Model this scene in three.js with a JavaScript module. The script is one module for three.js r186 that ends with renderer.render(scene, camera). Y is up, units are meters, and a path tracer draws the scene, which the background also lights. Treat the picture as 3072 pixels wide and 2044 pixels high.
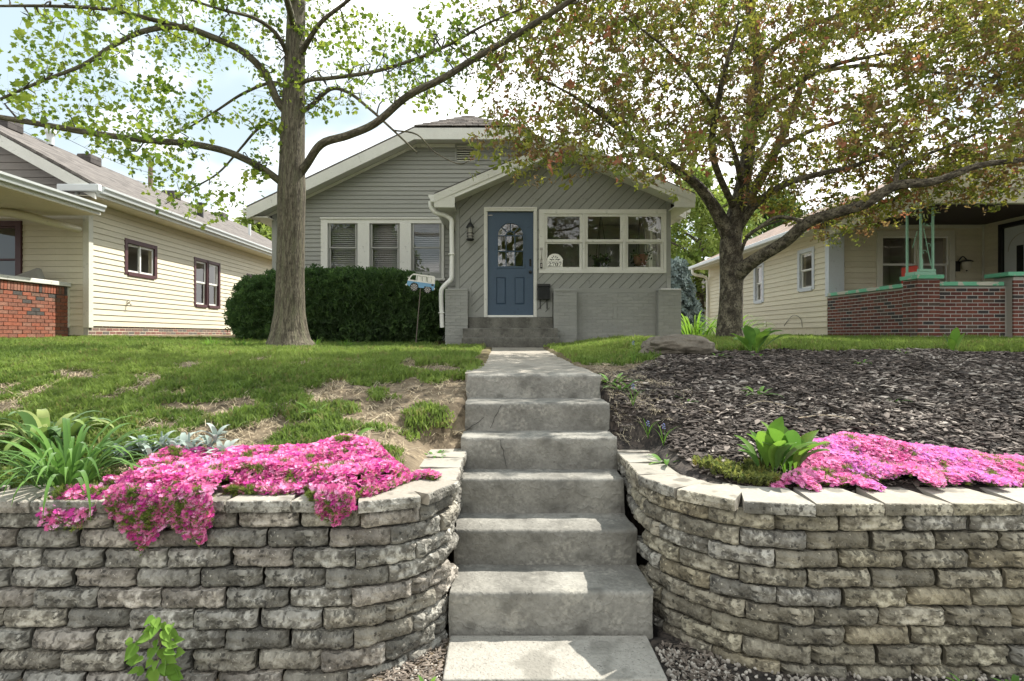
import * as THREE from 'three';
import { mergeGeometries } from 'three/addons/utils/BufferGeometryUtils.js';
import { RoundedBoxGeometry } from 'three/addons/geometries/RoundedBoxGeometry.js';
import { FontLoader } from 'three/addons/loaders/FontLoader.js';
import { TextGeometry } from 'three/addons/geometries/TextGeometry.js';

// ---------------------------------------------------------------- camera, sky, sun, exposure
const scene = new THREE.Scene();
const EYE = 1.6, FOC = 1655, CX = 1505, CY = 1006;          // eye height (m); lens and vanishing point of the photograph (px of 3072 x 2044)
const camera = new THREE.PerspectiveCamera(2 * Math.atan(1022 / FOC) * 180 / Math.PI, 3072 / 2044, 0.05, 900);
camera.position.set(0, EYE, 0);
camera.setViewOffset(3072, 2044, 1536 - CX, 1022 - CY, 3072, 2044);   // a shifted lens: verticals stay upright
const renderer = new THREE.WebGLRenderer({ antialias: true });
renderer.toneMapping = THREE.LinearToneMapping;
renderer.toneMappingExposure = 3.5;
renderer.shadowMap.enabled = true;

// seeded random and value noise
function rng(seed) { let s = seed >>> 0; return () => { s = (s + 0x6D2B79F5) >>> 0; let t = s; t = Math.imul(t ^ (t >>> 15), t | 1); t ^= t + Math.imul(t ^ (t >>> 7), t | 61); return ((t ^ (t >>> 14)) >>> 0) / 4294967296; }; }
const hash3 = (x, y, z) => { let h = Math.imul(x, 374761393) ^ Math.imul(y, 668265263) ^ Math.imul(z, 1442695041); h = Math.imul(h ^ (h >>> 13), 1274126177); return ((h ^ (h >>> 16)) >>> 0) / 4294967296; };
const sm = (t) => t * t * (3 - 2 * t), lerp = (a, b, t) => a + (b - a) * t, clamp = (x, a = 0, b = 1) => Math.min(b, Math.max(a, x));
const sstep = (a, b, x) => sm(clamp((x - a) / (b - a)));
function vnoise(x, y, z = 0) {
  const ix = Math.floor(x), iy = Math.floor(y), iz = Math.floor(z), fx = sm(x - ix), fy = sm(y - iy), fz = sm(z - iz);
  const c = (a, b, d) => hash3(ix + a, iy + b, iz + d);
  return lerp(lerp(lerp(c(0, 0, 0), c(1, 0, 0), fx), lerp(c(0, 1, 0), c(1, 1, 0), fx), fy), lerp(lerp(c(0, 0, 1), c(1, 0, 1), fx), lerp(c(0, 1, 1), c(1, 1, 1), fx), fy), fz);
}
const fbm = (x, y, z = 0, o = 4) => { let s = 0, a = 0.5, n = 0; for (let i = 0; i < o; i++) { s += a * vnoise(x, y, z + i * 7.3); n += a; a *= 0.5; x *= 2.03; y *= 2.03; z *= 2.03; } return s / n; };
// tiling noise for textures: p = cells per tile
function tnoise(u, v, p, seed) {
  const x = u * p, y = v * p, ix = Math.floor(x), iy = Math.floor(y), fx = sm(x - ix), fy = sm(y - iy), w = (a) => ((a % p) + p) % p;
  return lerp(lerp(hash3(w(ix), w(iy), seed), hash3(w(ix + 1), w(iy), seed), fx), lerp(hash3(w(ix), w(iy + 1), seed), hash3(w(ix + 1), w(iy + 1), seed), fx), fy);
}
const tfbm = (u, v, p, seed, o = 4) => { let s = 0, a = 0.5, n = 0; for (let i = 0; i < o; i++) { s += a * tnoise(u, v, p, seed + i); n += a; a *= 0.5; p *= 2; } return s / n; };

// the sky: pale blue with broad bright cloud
const SUN = new THREE.Vector3(0.6, 1, -0.5).normalize();
{
  const W = 1024, H = 512, data = new Float32Array(W * H * 4);
  for (let j = 0; j < H; j++) {
    const up = ((j + 0.5) / H - 0.5) * Math.PI, y = Math.sin(up), cu = Math.cos(up);
    for (let i = 0; i < W; i++) {
      const az = ((i + 0.5) / W - 0.5) * 2 * Math.PI, x = Math.cos(az) * cu, z = Math.sin(az) * cu;
      const h = Math.max(y, 0), k = 1 / (h + 0.22), n = fbm(-x * k * 1.25 + 11.3, z * k * 1.25 + 4.1, 3.7, 6), w = fbm(-x * k * 4 + 3, z * k * 4 + 8, 9.1, 4);
      const c = sstep(0.43, 0.58, n * 0.8 + w * 0.2 + 0.04 * (1 - h));
      const t = Math.pow(1 - h, 2.5), blue = [lerp(0.15, 0.205, t), lerp(0.215, 0.25, t), lerp(0.26, 0.275, t)], g = 0.55 + 0.14 * w;
      const o = (j * W + i) * 4;
      for (let q = 0; q < 3; q++) data[o + q] = y < -0.02 ? 0.14 : lerp(blue[q], g * [1, 0.985, 0.96][q], 0.12 + 0.88 * c);
      data[o + 3] = 1;
    }
  }
  const t = new THREE.DataTexture(data, W, H, THREE.RGBAFormat, THREE.FloatType);
  t.mapping = THREE.EquirectangularReflectionMapping; t.magFilter = THREE.LinearFilter; t.minFilter = THREE.LinearFilter; t.needsUpdate = true;
  scene.background = t; scene.environment = t;
}
const sun = new THREE.DirectionalLight(new THREE.Color(1, 0.95, 0.86), 2.6);
sun.position.copy(SUN).multiplyScalar(40); sun.target.position.set(0, 0, -8); sun.position.z -= 8; sun.castShadow = true;
sun.shadow.mapSize.set(4096, 4096); sun.shadow.radius = 1;
Object.assign(sun.shadow.camera, { left: -30, right: 30, top: 30, bottom: -30, near: 1, far: 120 });
scene.add(sun, sun.target);

// ---------------------------------------------------------------- helpers
const V3 = (x, y, z) => new THREE.Vector3(x, y, z);
const at = (sx, sy, d) => V3((sx - CX) / FOC * d, EYE + (CY - sy) / FOC * d, -d);   // where a sight line stands at a depth of d metres
const PS = 3072 / 2357, atP = (x, y, d) => at(x * PS, y * PS, d);
const taken = new Map();
function numbered(name) { const n = taken.get(name) ?? 0; taken.set(name, n + 1); return n ? `${name}_${String(n).padStart(3, '0')}` : name; }
function tag(o, label, category, group, kind) { o.userData.label = label; if (category) o.userData.category = category; if (group) o.userData.group = group; if (kind) o.userData.kind = kind; return o; }
function thing(name, label, category, base = [0, 0, 0], group, kind) {
  const o = new THREE.Group(); o.name = numbered(name); o.position.set(...base); o.wp = V3(...base); scene.add(o); return tag(o, label, category, group, kind);
}
// a mesh whose geometry is given in world axes; parent is a thing or a part (parts stand at their thing's base)
function part(parent, name, geo, mat) {
  const m = new THREE.Mesh(geo, mat); m.name = name; m.position.set(0, 0, 0);
  const w = parent.wp ?? V3(0, 0, 0); geo.translate(-w.x, -w.y, -w.z); m.wp = w; parent.add(m); return m;
}
// a mesh of a shared geometry at a world place
function piece(parent, name, geo, mat, x, y, z, ry = 0, sc) {
  const m = new THREE.Mesh(geo, mat); m.name = name; const w = parent.wp ?? V3(0, 0, 0); m.position.set(x - w.x, y - w.y, z - w.z); m.rotation.y = ry; if (sc) m.scale.set(...sc); parent.add(m); m.wp = V3(x, y, z); return m;
}
function solo(name, geo, mat, label, category, kind, group) { const m = new THREE.Mesh(geo, mat); m.name = numbered(name); scene.add(m); return tag(m, label, category, group, kind); }
function group(parent, name, x, y, z, ry = 0) { const g = new THREE.Group(); g.name = name; const w = parent.wp ?? V3(0, 0, 0); g.position.set(x - w.x, y - w.y, z - w.z); g.rotation.y = ry; parent.add(g); g.wp = V3(0, 0, 0); return g; }
// uv in metres, by the way each face points
function metric(geo, s = 1, ou = 0, ov = 0) {
  const g = geo.index ? geo.toNonIndexed() : geo, p = g.attributes.position, n = g.attributes.normal, uv = new Float32Array(p.count * 2), a = V3(), b = V3(), c = V3();
  for (let i = 0; i < p.count; i += 3) {
    a.fromBufferAttribute(p, i); b.fromBufferAttribute(p, i + 1); c.fromBufferAttribute(p, i + 2);
    const f = b.clone().sub(a).cross(c.clone().sub(a)), ax = Math.abs(f.x), ay = Math.abs(f.y), az = Math.abs(f.z);
    [a, b, c].forEach((q, k) => { const [u, v] = az >= ax && az >= ay ? [q.x, q.y] : ax >= ay ? [q.z, q.y] : [q.x, q.z]; uv[(i + k) * 2] = u * s + ou; uv[(i + k) * 2 + 1] = v * s + ov; });
  }
  g.setAttribute('uv', new THREE.BufferAttribute(uv, 2)); return g;
}
const box = (x0, x1, y0, y1, z0, z1) => metric(new THREE.BoxGeometry(Math.abs(x1 - x0), Math.abs(y1 - y0), Math.abs(z1 - z0)).translate((x0 + x1) / 2, (y0 + y1) / 2, (z0 + z1) / 2));
const rbox = (x0, x1, y0, y1, z0, z1, r = 0.006) => metric(new RoundedBoxGeometry(Math.abs(x1 - x0), Math.abs(y1 - y0), Math.abs(z1 - z0), 1, r).translate((x0 + x1) / 2, (y0 + y1) / 2, (z0 + z1) / 2));
const merge = (list) => mergeGeometries(list.map((g) => { const q = g.index ? g.toNonIndexed() : g; for (const k of Object.keys(q.attributes)) if (!['position', 'normal', 'uv'].includes(k)) q.deleteAttribute(k); if (!q.attributes.uv) q.setAttribute('uv', new THREE.BufferAttribute(new Float32Array(q.attributes.position.count * 2), 2)); return q; }));
function extrude(pts, depth, holes = [], bevel = 0) {
  const s = new THREE.Shape(pts.map(([x, y]) => new THREE.Vector2(x, y)));
  for (const h of holes) s.holes.push(new THREE.Path(h.map(([x, y]) => new THREE.Vector2(x, y))));
  return metric(new THREE.ExtrudeGeometry(s, { depth, bevelEnabled: bevel > 0, bevelThickness: bevel, bevelSize: bevel, bevelOffset: -bevel, bevelSegments: 1, curveSegments: 10 }));
}
// a tapering tube through points; uv in metres (round, along)
function tube(pts, radii, radial = 8, per = 4, cap = true) {
  const curve = pts.length > 2 ? new THREE.CatmullRomCurve3(pts, false, 'centripetal') : new THREE.LineCurve3(pts[0], pts[1]);
  const n = pts.length > 2 ? (pts.length - 1) * per : per, pos = [], nor = [], uv = [], idx = [];
  let N = null, along = 0, prev = null;
  for (let i = 0; i <= n; i++) {
    const t = i / n, p = curve.getPoint(t), T = curve.getTangent(t).normalize(), f = t * (pts.length - 1), k = Math.min(Math.floor(f), pts.length - 2), r = lerp(radii[k], radii[k + 1], f - k);
    if (!N) N = Math.abs(T.y) < 0.9 ? V3(0, 1, 0) : V3(1, 0, 0);
    N = N.clone().addScaledVector(T, -N.dot(T)).normalize();
    const B = T.clone().cross(N); if (prev) along += p.distanceTo(prev); prev = p;
    for (let j = 0; j <= radial; j++) { const a = j / radial * Math.PI * 2, d = N.clone().multiplyScalar(Math.cos(a)).addScaledVector(B, Math.sin(a)); pos.push(p.x + d.x * r, p.y + d.y * r, p.z + d.z * r); nor.push(d.x, d.y, d.z); uv.push(j / radial * 2 * Math.PI * Math.max(radii[0], 0.01), along); }
    if (i < n) for (let j = 0; j < radial; j++) { const q = i * (radial + 1) + j; idx.push(q, q + 1, q + radial + 1, q + 1, q + radial + 2, q + radial + 1); }
  }
  if (cap) for (const i of [0, n]) { const c = pos.length / 3, p = curve.getPoint(i / n), T = curve.getTangent(i / n).multiplyScalar(i ? 1 : -1); pos.push(p.x, p.y, p.z); nor.push(T.x, T.y, T.z); uv.push(0, 0); for (let j = 0; j < radial; j++) { const q = i * (radial + 1) + j; i ? idx.push(c, q, q + 1) : idx.push(c, q + 1, q); } }
  const g = new THREE.BufferGeometry(); g.setAttribute('position', new THREE.Float32BufferAttribute(pos, 3)); g.setAttribute('normal', new THREE.Float32BufferAttribute(nor, 3)); g.setAttribute('uv', new THREE.Float32BufferAttribute(uv, 2)); g.setIndex(idx); return g;
}
function geoOf(pos, idx, uv) { const g = new THREE.BufferGeometry(); g.setAttribute('position', new THREE.Float32BufferAttribute(pos, 3)); if (uv) g.setAttribute('uv', new THREE.Float32BufferAttribute(uv, 2)); g.setIndex(idx); g.computeVertexNormals(); return g; }
function instanced(parent, name, geo, mat, list, colors) {
  const m = new THREE.InstancedMesh(geo, mat, list.length); m.name = parent === scene ? numbered(name) : name; list.forEach((x, i) => m.setMatrixAt(i, x)); if (colors) list.forEach((_, i) => m.setColorAt(i, colors[i])); parent.add(m); return m;
}
const M4 = (p, q, s) => new THREE.Matrix4().compose(p, q, typeof s === 'number' ? V3(s, s, s) : s);
const Q = (x, y, z) => new THREE.Quaternion().setFromEuler(new THREE.Euler(x, y, z, 'YXZ'));
const lin = (r, g, b) => new THREE.Color().setRGB(r, g, b);
// ---------------------------------------------------------------- textures (what the surfaces are made of) and materials
function tex(size, fn, srgb = true) {
  const d = new Uint8Array(size * size * 4);
  for (let j = 0; j < size; j++) for (let i = 0; i < size; i++) { const c = fn((i + 0.5) / size, (j + 0.5) / size), o = (j * size + i) * 4; for (let k = 0; k < 3; k++) d[o + k] = clamp(typeof c === 'number' ? c : c[k]) * 255; d[o + 3] = 255; }
  const t = new THREE.DataTexture(d, size, size); t.wrapS = t.wrapT = THREE.RepeatWrapping; t.magFilter = THREE.LinearFilter; t.minFilter = THREE.LinearMipmapLinearFilter; t.generateMipmaps = true; if (srgb) t.colorSpace = THREE.SRGBColorSpace; t.needsUpdate = true; return t;
}
const mix3 = (a, b, t) => [lerp(a[0], b[0], t), lerp(a[1], b[1], t), lerp(a[2], b[2], t)];
const rep = (t, u, v = u) => { const c = t.clone(); c.repeat.set(u, v); c.needsUpdate = true; return c; };
const std = (color, rough = 0.8, o = {}) => new THREE.MeshStandardMaterial({ color, roughness: rough, ...o });
const leafy = (color, t = 0.45, o = {}) => new THREE.MeshPhysicalMaterial({ color, roughness: 1, transmission: t, thickness: 0, side: THREE.DoubleSide, specularIntensity: 0.4, ...o });

// split-faced concrete block: pale aggregate, dark weathering in uneven patches, pits and specks
const blockHeight = (u, v) => { const a = tfbm(u, v, 7, 11, 5), b = tfbm(u, v, 30, 21, 4); return a * 0.55 + b * 0.45; };
const T_block = tex(1024, (u, v) => {
  const h = blockHeight(u, v), big = tfbm(u, v, 4, 31, 4), mid = tfbm(u, v, 26, 41, 4), fine = tfbm(u, v, 70, 51, 3), sp = tnoise(u, v, 150, 61);
  let c = mix3([0.40, 0.388, 0.36], [0.79, 0.778, 0.74], sstep(0.34, 0.66, h * 0.25 + mid * 0.5 + fine * 0.25));
  c = mix3(c, [0.22, 0.212, 0.195], sstep(0.46, 0.70, big * 0.5 + mid * 0.3 + fine * 0.2) * 0.55);
  c = mix3(c, [0.12, 0.115, 0.105], sstep(0.60, 0.78, tfbm(u, v, 48, 57, 4)) * 0.55);
  return mix3(c, [0.86, 0.84, 0.79], sstep(0.90, 0.97, sp) * 0.7);
});
const B_block = tex(1024, (u, v) => blockHeight(u, v) * 0.6 + tfbm(u, v, 90, 51, 3) * 0.4, false);
// smooth-topped cap concrete
const T_cap = tex(512, (u, v) => { const a = tfbm(u, v, 5, 71, 4), f = tfbm(u, v, 80, 72, 2), s = tnoise(u, v, 170, 73); let c = mix3([0.60, 0.585, 0.55], [0.74, 0.725, 0.69], a * 0.6 + f * 0.4); c = mix3(c, [0.40, 0.39, 0.36], sstep(0.60, 0.78, tfbm(u, v, 9, 75, 4)) * 0.6); c = mix3(c, [0.88, 0.86, 0.82], sstep(0.92, 0.97, s) * 0.6); return mix3(c, [0.26, 0.25, 0.23], sstep(0.04, 0.015, tnoise(u, v, 110, 74)) * 0.6); });
const B_cap = tex(512, (u, v) => tfbm(u, v, 60, 76, 3), false);
// trowelled, patched concrete of the steps
const trowel = (u, v) => { const w = tfbm(u, v, 5, 83, 3), a = Math.abs(tfbm(u + 0.03 * w, v, 15, 81, 4) - 0.5) * 2, b = tfbm(u, v, 40, 82, 3); return 0.28 * Math.pow(1 - a, 5) + 0.24 * b + 0.4 * w; };
const T_conc = tex(1024, (u, v) => {
  const a = tfbm(u, v, 4, 84, 5), f = tfbm(u, v, 60, 85, 3), p = tfbm(u, v, 7, 86, 5);
  const g = tfbm(u, v, 110, 89, 2); let c = mix3([0.40, 0.395, 0.38], [0.62, 0.615, 0.595], sstep(0.12, 0.88, a * 0.6 + f * 0.28 + g * 0.12));
  c = mix3(c, [0.66, 0.65, 0.62], sstep(0.58, 0.76, p * 0.7 + f * 0.3) * 0.5);
  c = mix3(c, [0.32, 0.315, 0.30], sstep(0.52, 0.76, tfbm(u, v, 10, 87, 6) * 0.78 + f * 0.22) * 0.55);
  return mix3(c, [0.22, 0.21, 0.2], sstep(0.84, 0.95, tfbm(u, v, 120, 88, 2)) * 0.8);
});
const B_conc = tex(1024, trowel, false);
// exposed sandy concrete of walk and slab
const T_walk = tex(512, (u, v) => { const a = tfbm(u, v, 4, 91, 4), f = tnoise(u, v, 150, 92), g = tfbm(u, v, 60, 93, 3); let c = mix3([0.56, 0.545, 0.515], [0.73, 0.715, 0.68], a * 0.5 + g * 0.5); c = mix3(c, [0.36, 0.35, 0.33], sstep(0.80, 0.96, f) * 0.6); return mix3(c, [0.46, 0.45, 0.42], sstep(0.57, 0.73, tfbm(u, v, 6, 95, 4)) * 0.55); });
const B_walk = tex(512, (u, v) => tfbm(u, v, 90, 94, 3), false);
// soil with straw, dark mulch, lawn floor
const T_soil = tex(1024, (u, v) => { const a = tfbm(u, v, 6, 101, 5), f = tfbm(u, v, 90, 102, 3), s = tfbm(u * 1, v, 40, 103, 2); let c = mix3([0.37, 0.32, 0.26], [0.63, 0.575, 0.485], a * 0.6 + f * 0.4); c = mix3(c, [0.72, 0.66, 0.56], sstep(0.60, 0.75, s * 0.6 + f * 0.4) * 0.7); return mix3(c, [0.22, 0.18, 0.13], sstep(0.62, 0.8, tfbm(u, v, 20, 104, 4)) * 0.7); });
const B_soil = tex(512, (u, v) => tfbm(u, v, 24, 105, 5), false);
const T_dark = tex(512, (u, v) => { const a = tfbm(u, v, 12, 111, 4), f = tfbm(u * 1, v, 70, 112, 3); return mix3([0.12, 0.105, 0.095], [0.31, 0.28, 0.255], sstep(0.3, 0.7, a * 0.4 + f * 0.6)); });
// bark
const T_bark = tex(512, (u, v) => { const r = tfbm(u * 1, v * 1, 8, 121, 3), vert = tnoise(u, v * 0.5 + 0.02 * r, 26, 122) * 0.4 + tfbm(u, v, 34, 123, 3) * 0.6, p = tfbm(u, v, 5, 124, 4); let c = mix3([0.34, 0.315, 0.275], [0.60, 0.57, 0.51], sstep(0.25, 0.75, vert * 0.65 + r * 0.35)); c = mix3(c, [0.49, 0.50, 0.40], sstep(0.5, 0.72, p) * 0.45); return mix3(c, [0.21, 0.19, 0.165], sstep(0.66, 0.85, tfbm(u, v, 24, 126, 3)) * 0.7); });
const B_bark = tex(512, (u, v) => tnoise(u, v * 0.5, 26, 122) * 0.35 + tfbm(u, v, 34, 123, 3) * 0.35 + tfbm(u, v, 12, 125, 4) * 0.35, false);
const T_bark2 = tex(512, (u, v) => { const p = tfbm(u, v, 6, 131, 4), f = tfbm(u, v, 30, 132, 3); let c = mix3([0.27, 0.25, 0.225], [0.52, 0.50, 0.455], sstep(0.35, 0.68, p * 0.6 + f * 0.4)); c = mix3(c, [0.60, 0.59, 0.54], sstep(0.60, 0.72, tfbm(u, v, 9, 133, 4)) * 0.6); return mix3(c, [0.16, 0.145, 0.13], sstep(0.6, 0.75, tfbm(u, v, 18, 134, 4)) * 0.8); });
const B_bark2 = tex(512, (u, v) => tfbm(u, v, 12, 135, 5), false);
// nearly even paint with brush grain, brick body, shingle grit, rock
const T_paint = tex(512, (u, v) => 0.90 + 0.10 * (tfbm(u, v * 1, 5, 141, 4) * 0.6 + tnoise(u, v, 100, 142) * 0.4) - 0.10 * sstep(0.70, 0.85, tfbm(u, v, 16, 144, 4)));
const B_paint = tex(512, (u, v) => tnoise(u * 0.125, v, 120, 143) * 0.5 + tfbm(u, v, 30, 145, 3) * 0.5, false);
const T_brick = tex(512, (u, v) => { const a = tfbm(u, v, 9, 151, 4), f = tfbm(u, v, 70, 152, 2); return mix3([0.55, 0.53, 0.52], [1, 0.97, 0.94], a * 0.6 + f * 0.4); });
const B_brick = tex(512, (u, v) => tfbm(u, v, 40, 153, 4), false);
const T_shingle = tex(512, (u, v) => { const row = Math.floor(v * 15), col = Math.floor(u * 10 + (row % 2) * 0.5 + hash3(row, 3, 9) * 0.4), t = hash3(((col % 10) + 10) % 10, row, 77), g = tnoise(u, v, 250, 161); return mix3([0.40, 0.375, 0.36], [0.66, 0.63, 0.605], t * 0.6 + g * 0.4); });
const B_shingle = tex(512, (u, v) => { const f = (v * 15) % 1; return 0.25 + 0.6 * (1 - f) + 0.15 * tnoise(u, v, 200, 162); }, false);
const T_rock = tex(512, (u, v) => { const a = tfbm(u, v, 4, 171, 5), f = tfbm(u, v, 50, 172, 3); return mix3([0.38, 0.365, 0.34], [0.64, 0.62, 0.58], a * 0.6 + f * 0.4); });

const M = {};
const bumpy = (map, bumpMap, bumpScale, color = 0xffffff, rough = 0.95) => std(color, rough, { map, bumpMap, bumpScale });
M.block = [[1, 1, 1], [0.86, 0.86, 0.86], [0.84, 0.84, 0.83], [1.0, 0.97, 0.91], [0.74, 0.74, 0.73], [1.0, 0.95, 0.93]].map(([r, g, b]) => bumpy(T_block, B_block, 0.022, lin(r, g, b)));
M.blockWarm = [[1, 0.95, 0.80], [0.86, 0.82, 0.70], [0.84, 0.80, 0.70], [1, 0.92, 0.74], [0.78, 0.75, 0.67], [1, 0.96, 0.86]].map(([r, g, b]) => bumpy(T_block, B_block, 0.022, lin(r, g, b)));
M.cap = [[0.78, 0.77, 0.75], [0.68, 0.67, 0.645], [0.80, 0.775, 0.735], [0.74, 0.71, 0.68]].map(([r, g, b]) => bumpy(T_cap, B_cap, 0.002, lin(r, g, b), 0.9));
M.conc = bumpy(T_conc, B_conc, 0.011, lin(0.96, 0.945, 0.90), 0.85);
M.concPorch = bumpy(rep(T_conc, 1.3), rep(B_conc, 1.3), 0.012, lin(0.58, 0.57, 0.53), 0.9);
M.walk = bumpy(T_walk, B_walk, 0.005, lin(0.86, 0.86, 0.85), 0.9);
M.walkOld = bumpy(rep(T_walk, 0.8), rep(B_walk, 0.8), 0.006, lin(0.86, 0.83, 0.79), 0.95);
M.soil = bumpy(rep(T_soil, 0.8), rep(B_soil, 0.8), 0.02, lin(0.70, 0.68, 0.64));
M.lawnFloor = bumpy(rep(T_soil, 0.6), rep(B_soil, 0.6), 0.02, lin(0.55, 0.56, 0.36));
M.mulchFloor = bumpy(rep(T_dark, 1.3), rep(T_dark, 1.3), 0.02, lin(0.9, 0.88, 0.86));
M.dirt = bumpy(rep(T_dark, 1), rep(B_soil, 1), 0.02, lin(1.3, 1.2, 1.1));
M.bark = bumpy(rep(T_bark, 1.6, 0.9), rep(B_bark, 1.6, 0.9), 0.022, lin(0.56, 0.555, 0.50));
M.bark2 = bumpy(rep(T_bark2, 1.6), rep(B_bark2, 1.6), 0.025, lin(0.80, 0.77, 0.69));
M.twig = std(lin(0.075, 0.066, 0.056), 0.9);
const paint = (r, g, b, rough = 0.6, bs = 0.0015) => std(lin(r, g, b), rough, { map: T_paint, bumpMap: B_paint, bumpScale: bs });
M.greyLap = [paint(0.325, 0.328, 0.298), paint(0.313, 0.317, 0.288), paint(0.335, 0.338, 0.306)];
M.greyDiag = [paint(0.315, 0.32, 0.295), paint(0.303, 0.308, 0.284), paint(0.325, 0.33, 0.303)];
M.greyTrim = paint(0.315, 0.32, 0.295);
M.greyBrick = [paint(0.325, 0.328, 0.305, 0.75, 0.006), paint(0.31, 0.314, 0.292, 0.75, 0.006), paint(0.338, 0.34, 0.316, 0.75, 0.006)];
M.white = paint(0.74, 0.735, 0.68, 0.55);
M.whiteVinyl = std(lin(0.76, 0.76, 0.72), 0.4);
M.blue = paint(0.05, 0.088, 0.14, 0.5);
M.black = std(lin(0.012, 0.012, 0.013), 0.45);
M.blackGloss = std(lin(0.01, 0.011, 0.012), 0.22);
M.metal = std(lin(0.42, 0.40, 0.36), 0.35, { metalness: 0.9 });
M.glass = new THREE.MeshPhysicalMaterial({ color: 0xffffff, roughness: 0.0, transmission: 1, thickness: 0, ior: 1.8 });
M.lampGlass = new THREE.MeshPhysicalMaterial({ color: lin(0.9, 0.88, 0.8), roughness: 0.35, transmission: 0.8, thickness: 0, ior: 1.5 });
M.interior = std(lin(0.40, 0.39, 0.35), 0.9);
M.roomDark = std(lin(0.40, 0.385, 0.35), 0.9);
M.blind = std(lin(0.30, 0.30, 0.29), 0.7);
M.roofGrey = bumpy(rep(T_shingle, 0.5), rep(B_shingle, 0.5), 0.02, lin(0.52, 0.52, 0.52));
M.roofDark = bumpy(rep(T_shingle, 0.5), rep(B_shingle, 0.5), 0.02, lin(0.30, 0.30, 0.31));
M.roofRed = bumpy(rep(T_shingle, 0.5), rep(B_shingle, 0.5), 0.02, lin(0.80, 0.64, 0.56));
M.cream = [paint(0.745, 0.69, 0.53), paint(0.715, 0.66, 0.51), paint(0.765, 0.71, 0.55)];
M.creamPale = M.cream;
M.creamTrim = paint(0.72, 0.70, 0.60);
M.brownLap = [paint(0.30, 0.27, 0.24), paint(0.28, 0.255, 0.23)];
M.maroon = paint(0.085, 0.032, 0.038, 0.5);
M.gutter = std(lin(0.60, 0.63, 0.64), 0.4);
M.blueGrey = bumpy(rep(T_conc, 0.8), rep(B_conc, 0.8), 0.008, lin(1.0, 1.05, 1.12));
M.mint = paint(0.30, 0.56, 0.42, 0.55);
M.brownCeil = paint(0.055, 0.042, 0.035, 0.8);
M.mortar = std(lin(0.42, 0.40, 0.37), 0.95, { bumpMap: B_brick, bumpScale: 0.004 });
M.mortarDark = std(lin(0.12, 0.10, 0.09), 0.95, { bumpMap: B_brick, bumpScale: 0.004 });
const brickMat = (r, g, b) => bumpy(rep(T_brick, 2), rep(B_brick, 2), 0.004, lin(r, g, b), 0.9);
M.brickRed = [brickMat(0.27, 0.085, 0.06), brickMat(0.22, 0.07, 0.052), brickMat(0.17, 0.058, 0.046), brickMat(0.25, 0.10, 0.07), brickMat(0.065, 0.06, 0.062), brickMat(0.14, 0.10, 0.08)];
M.brickOrange = [brickMat(0.50, 0.17, 0.10), brickMat(0.43, 0.17, 0.11), brickMat(0.36, 0.16, 0.11), brickMat(0.48, 0.24, 0.17), brickMat(0.12, 0.115, 0.11), brickMat(0.30, 0.18, 0.13)];
M.brickPale = [brickMat(0.42, 0.22, 0.19), brickMat(0.34, 0.24, 0.21), brickMat(0.38, 0.19, 0.16), brickMat(0.24, 0.22, 0.21)];
M.rock = bumpy(rep(T_rock, 1.5), rep(T_rock, 1.5), 0.04, lin(0.66, 0.62, 0.57));
M.asphalt = bumpy(rep(T_dark, 1), rep(B_walk, 2), 0.004, lin(1.3, 1.35, 1.4));
M.wood = paint(0.20, 0.15, 0.11, 0.9);
M.grass = leafy(0xffffff, 0.45);
M.leaf = leafy(0xffffff, 0.5);
M.petal = leafy(0xffffff, 0.25, { specularIntensity: 0.1 });
M.chip = std(0xffffff, 0.95);
// ---------------------------------------------------------------- terrain
const WALK_X0 = -0.32, WALK_X1 = 0.81, ST_X0 = -0.285, ST_X1 = 0.815;
const STEP_D = [2.955, 3.31, 3.62, 3.88, 4.16, 4.495], STEP_Y = [0.222, 0.4316, 0.658, 0.8807, 1.0887, 1.277];
const walkY = (d) => 1.277 + (d - 4.6) * 0.0165;
const WL = { side: -0.27, front: 2.72, R: 0.45, sb: 0.018, cap: 0.73, h: 0.09, w: 0.305, sgn: -1 }, WR = { side: 0.83, front: 2.70, R: 0.65, sb: 0.010, cap: 0.722, h: 0.0885, w: 0.315, sgn: 1 };
const inWall = (W, x, d) => {                      // metres behind the face of a retaining wall's top course
  const s = W.sgn, a = (x - W.side) * s, b = d - W.front, R = W.R;
  return a < R && b < R ? R - Math.hypot(R - a, R - b) : Math.min(a, b);
};
const profile = (pts, d) => { let s = 0; for (const o of [-0.2, -0.1, 0, 0.1, 0.2]) { const q = d + o; let i = 1; while (i < pts.length - 1 && pts[i][0] < q) i++; const [a, b] = [pts[i - 1], pts[i]]; s += lerp(a[1], b[1], clamp((q - a[0]) / (b[0] - a[0]))); } return s / 5; };
const PL = [[2.5, 0.70], [2.95, 0.72], [3.3, 0.80], [4, 1.0], [4.5, 1.13], [5, 1.235], [5.6, 1.30], [7, 1.345], [10, 1.39], [11, 1.41], [13, 1.46], [16, 1.5]];
const PR = [[2.5, 0.70], [2.95, 0.73], [3.3, 0.82], [4, 1.03], [4.5, 1.17], [5, 1.29], [5.6, 1.37], [6.3, 1.425], [8, 1.47], [10, 1.51], [13, 1.53], [16, 1.53]];
function yardY(x, d) {
  const l = profile(PL, d) + 0.015 * Math.max(0, -x - 2) * sstep(4, 8, d), r = lerp(profile(PL, d), profile(PR, d), sstep(0.9, 2.0, x));
  return (x < 0.25 ? l : r) + (fbm(x * 1.3, d * 1.3, 5, 3) - 0.5) * 0.07 + (fbm(x * 5, d * 5, 2, 2) - 0.5) * 0.06 * (d < 8 ? 1 : 0.4);
}
const stepLine = (d) => 0.222 + (d - 2.955) * 0.685;
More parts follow.
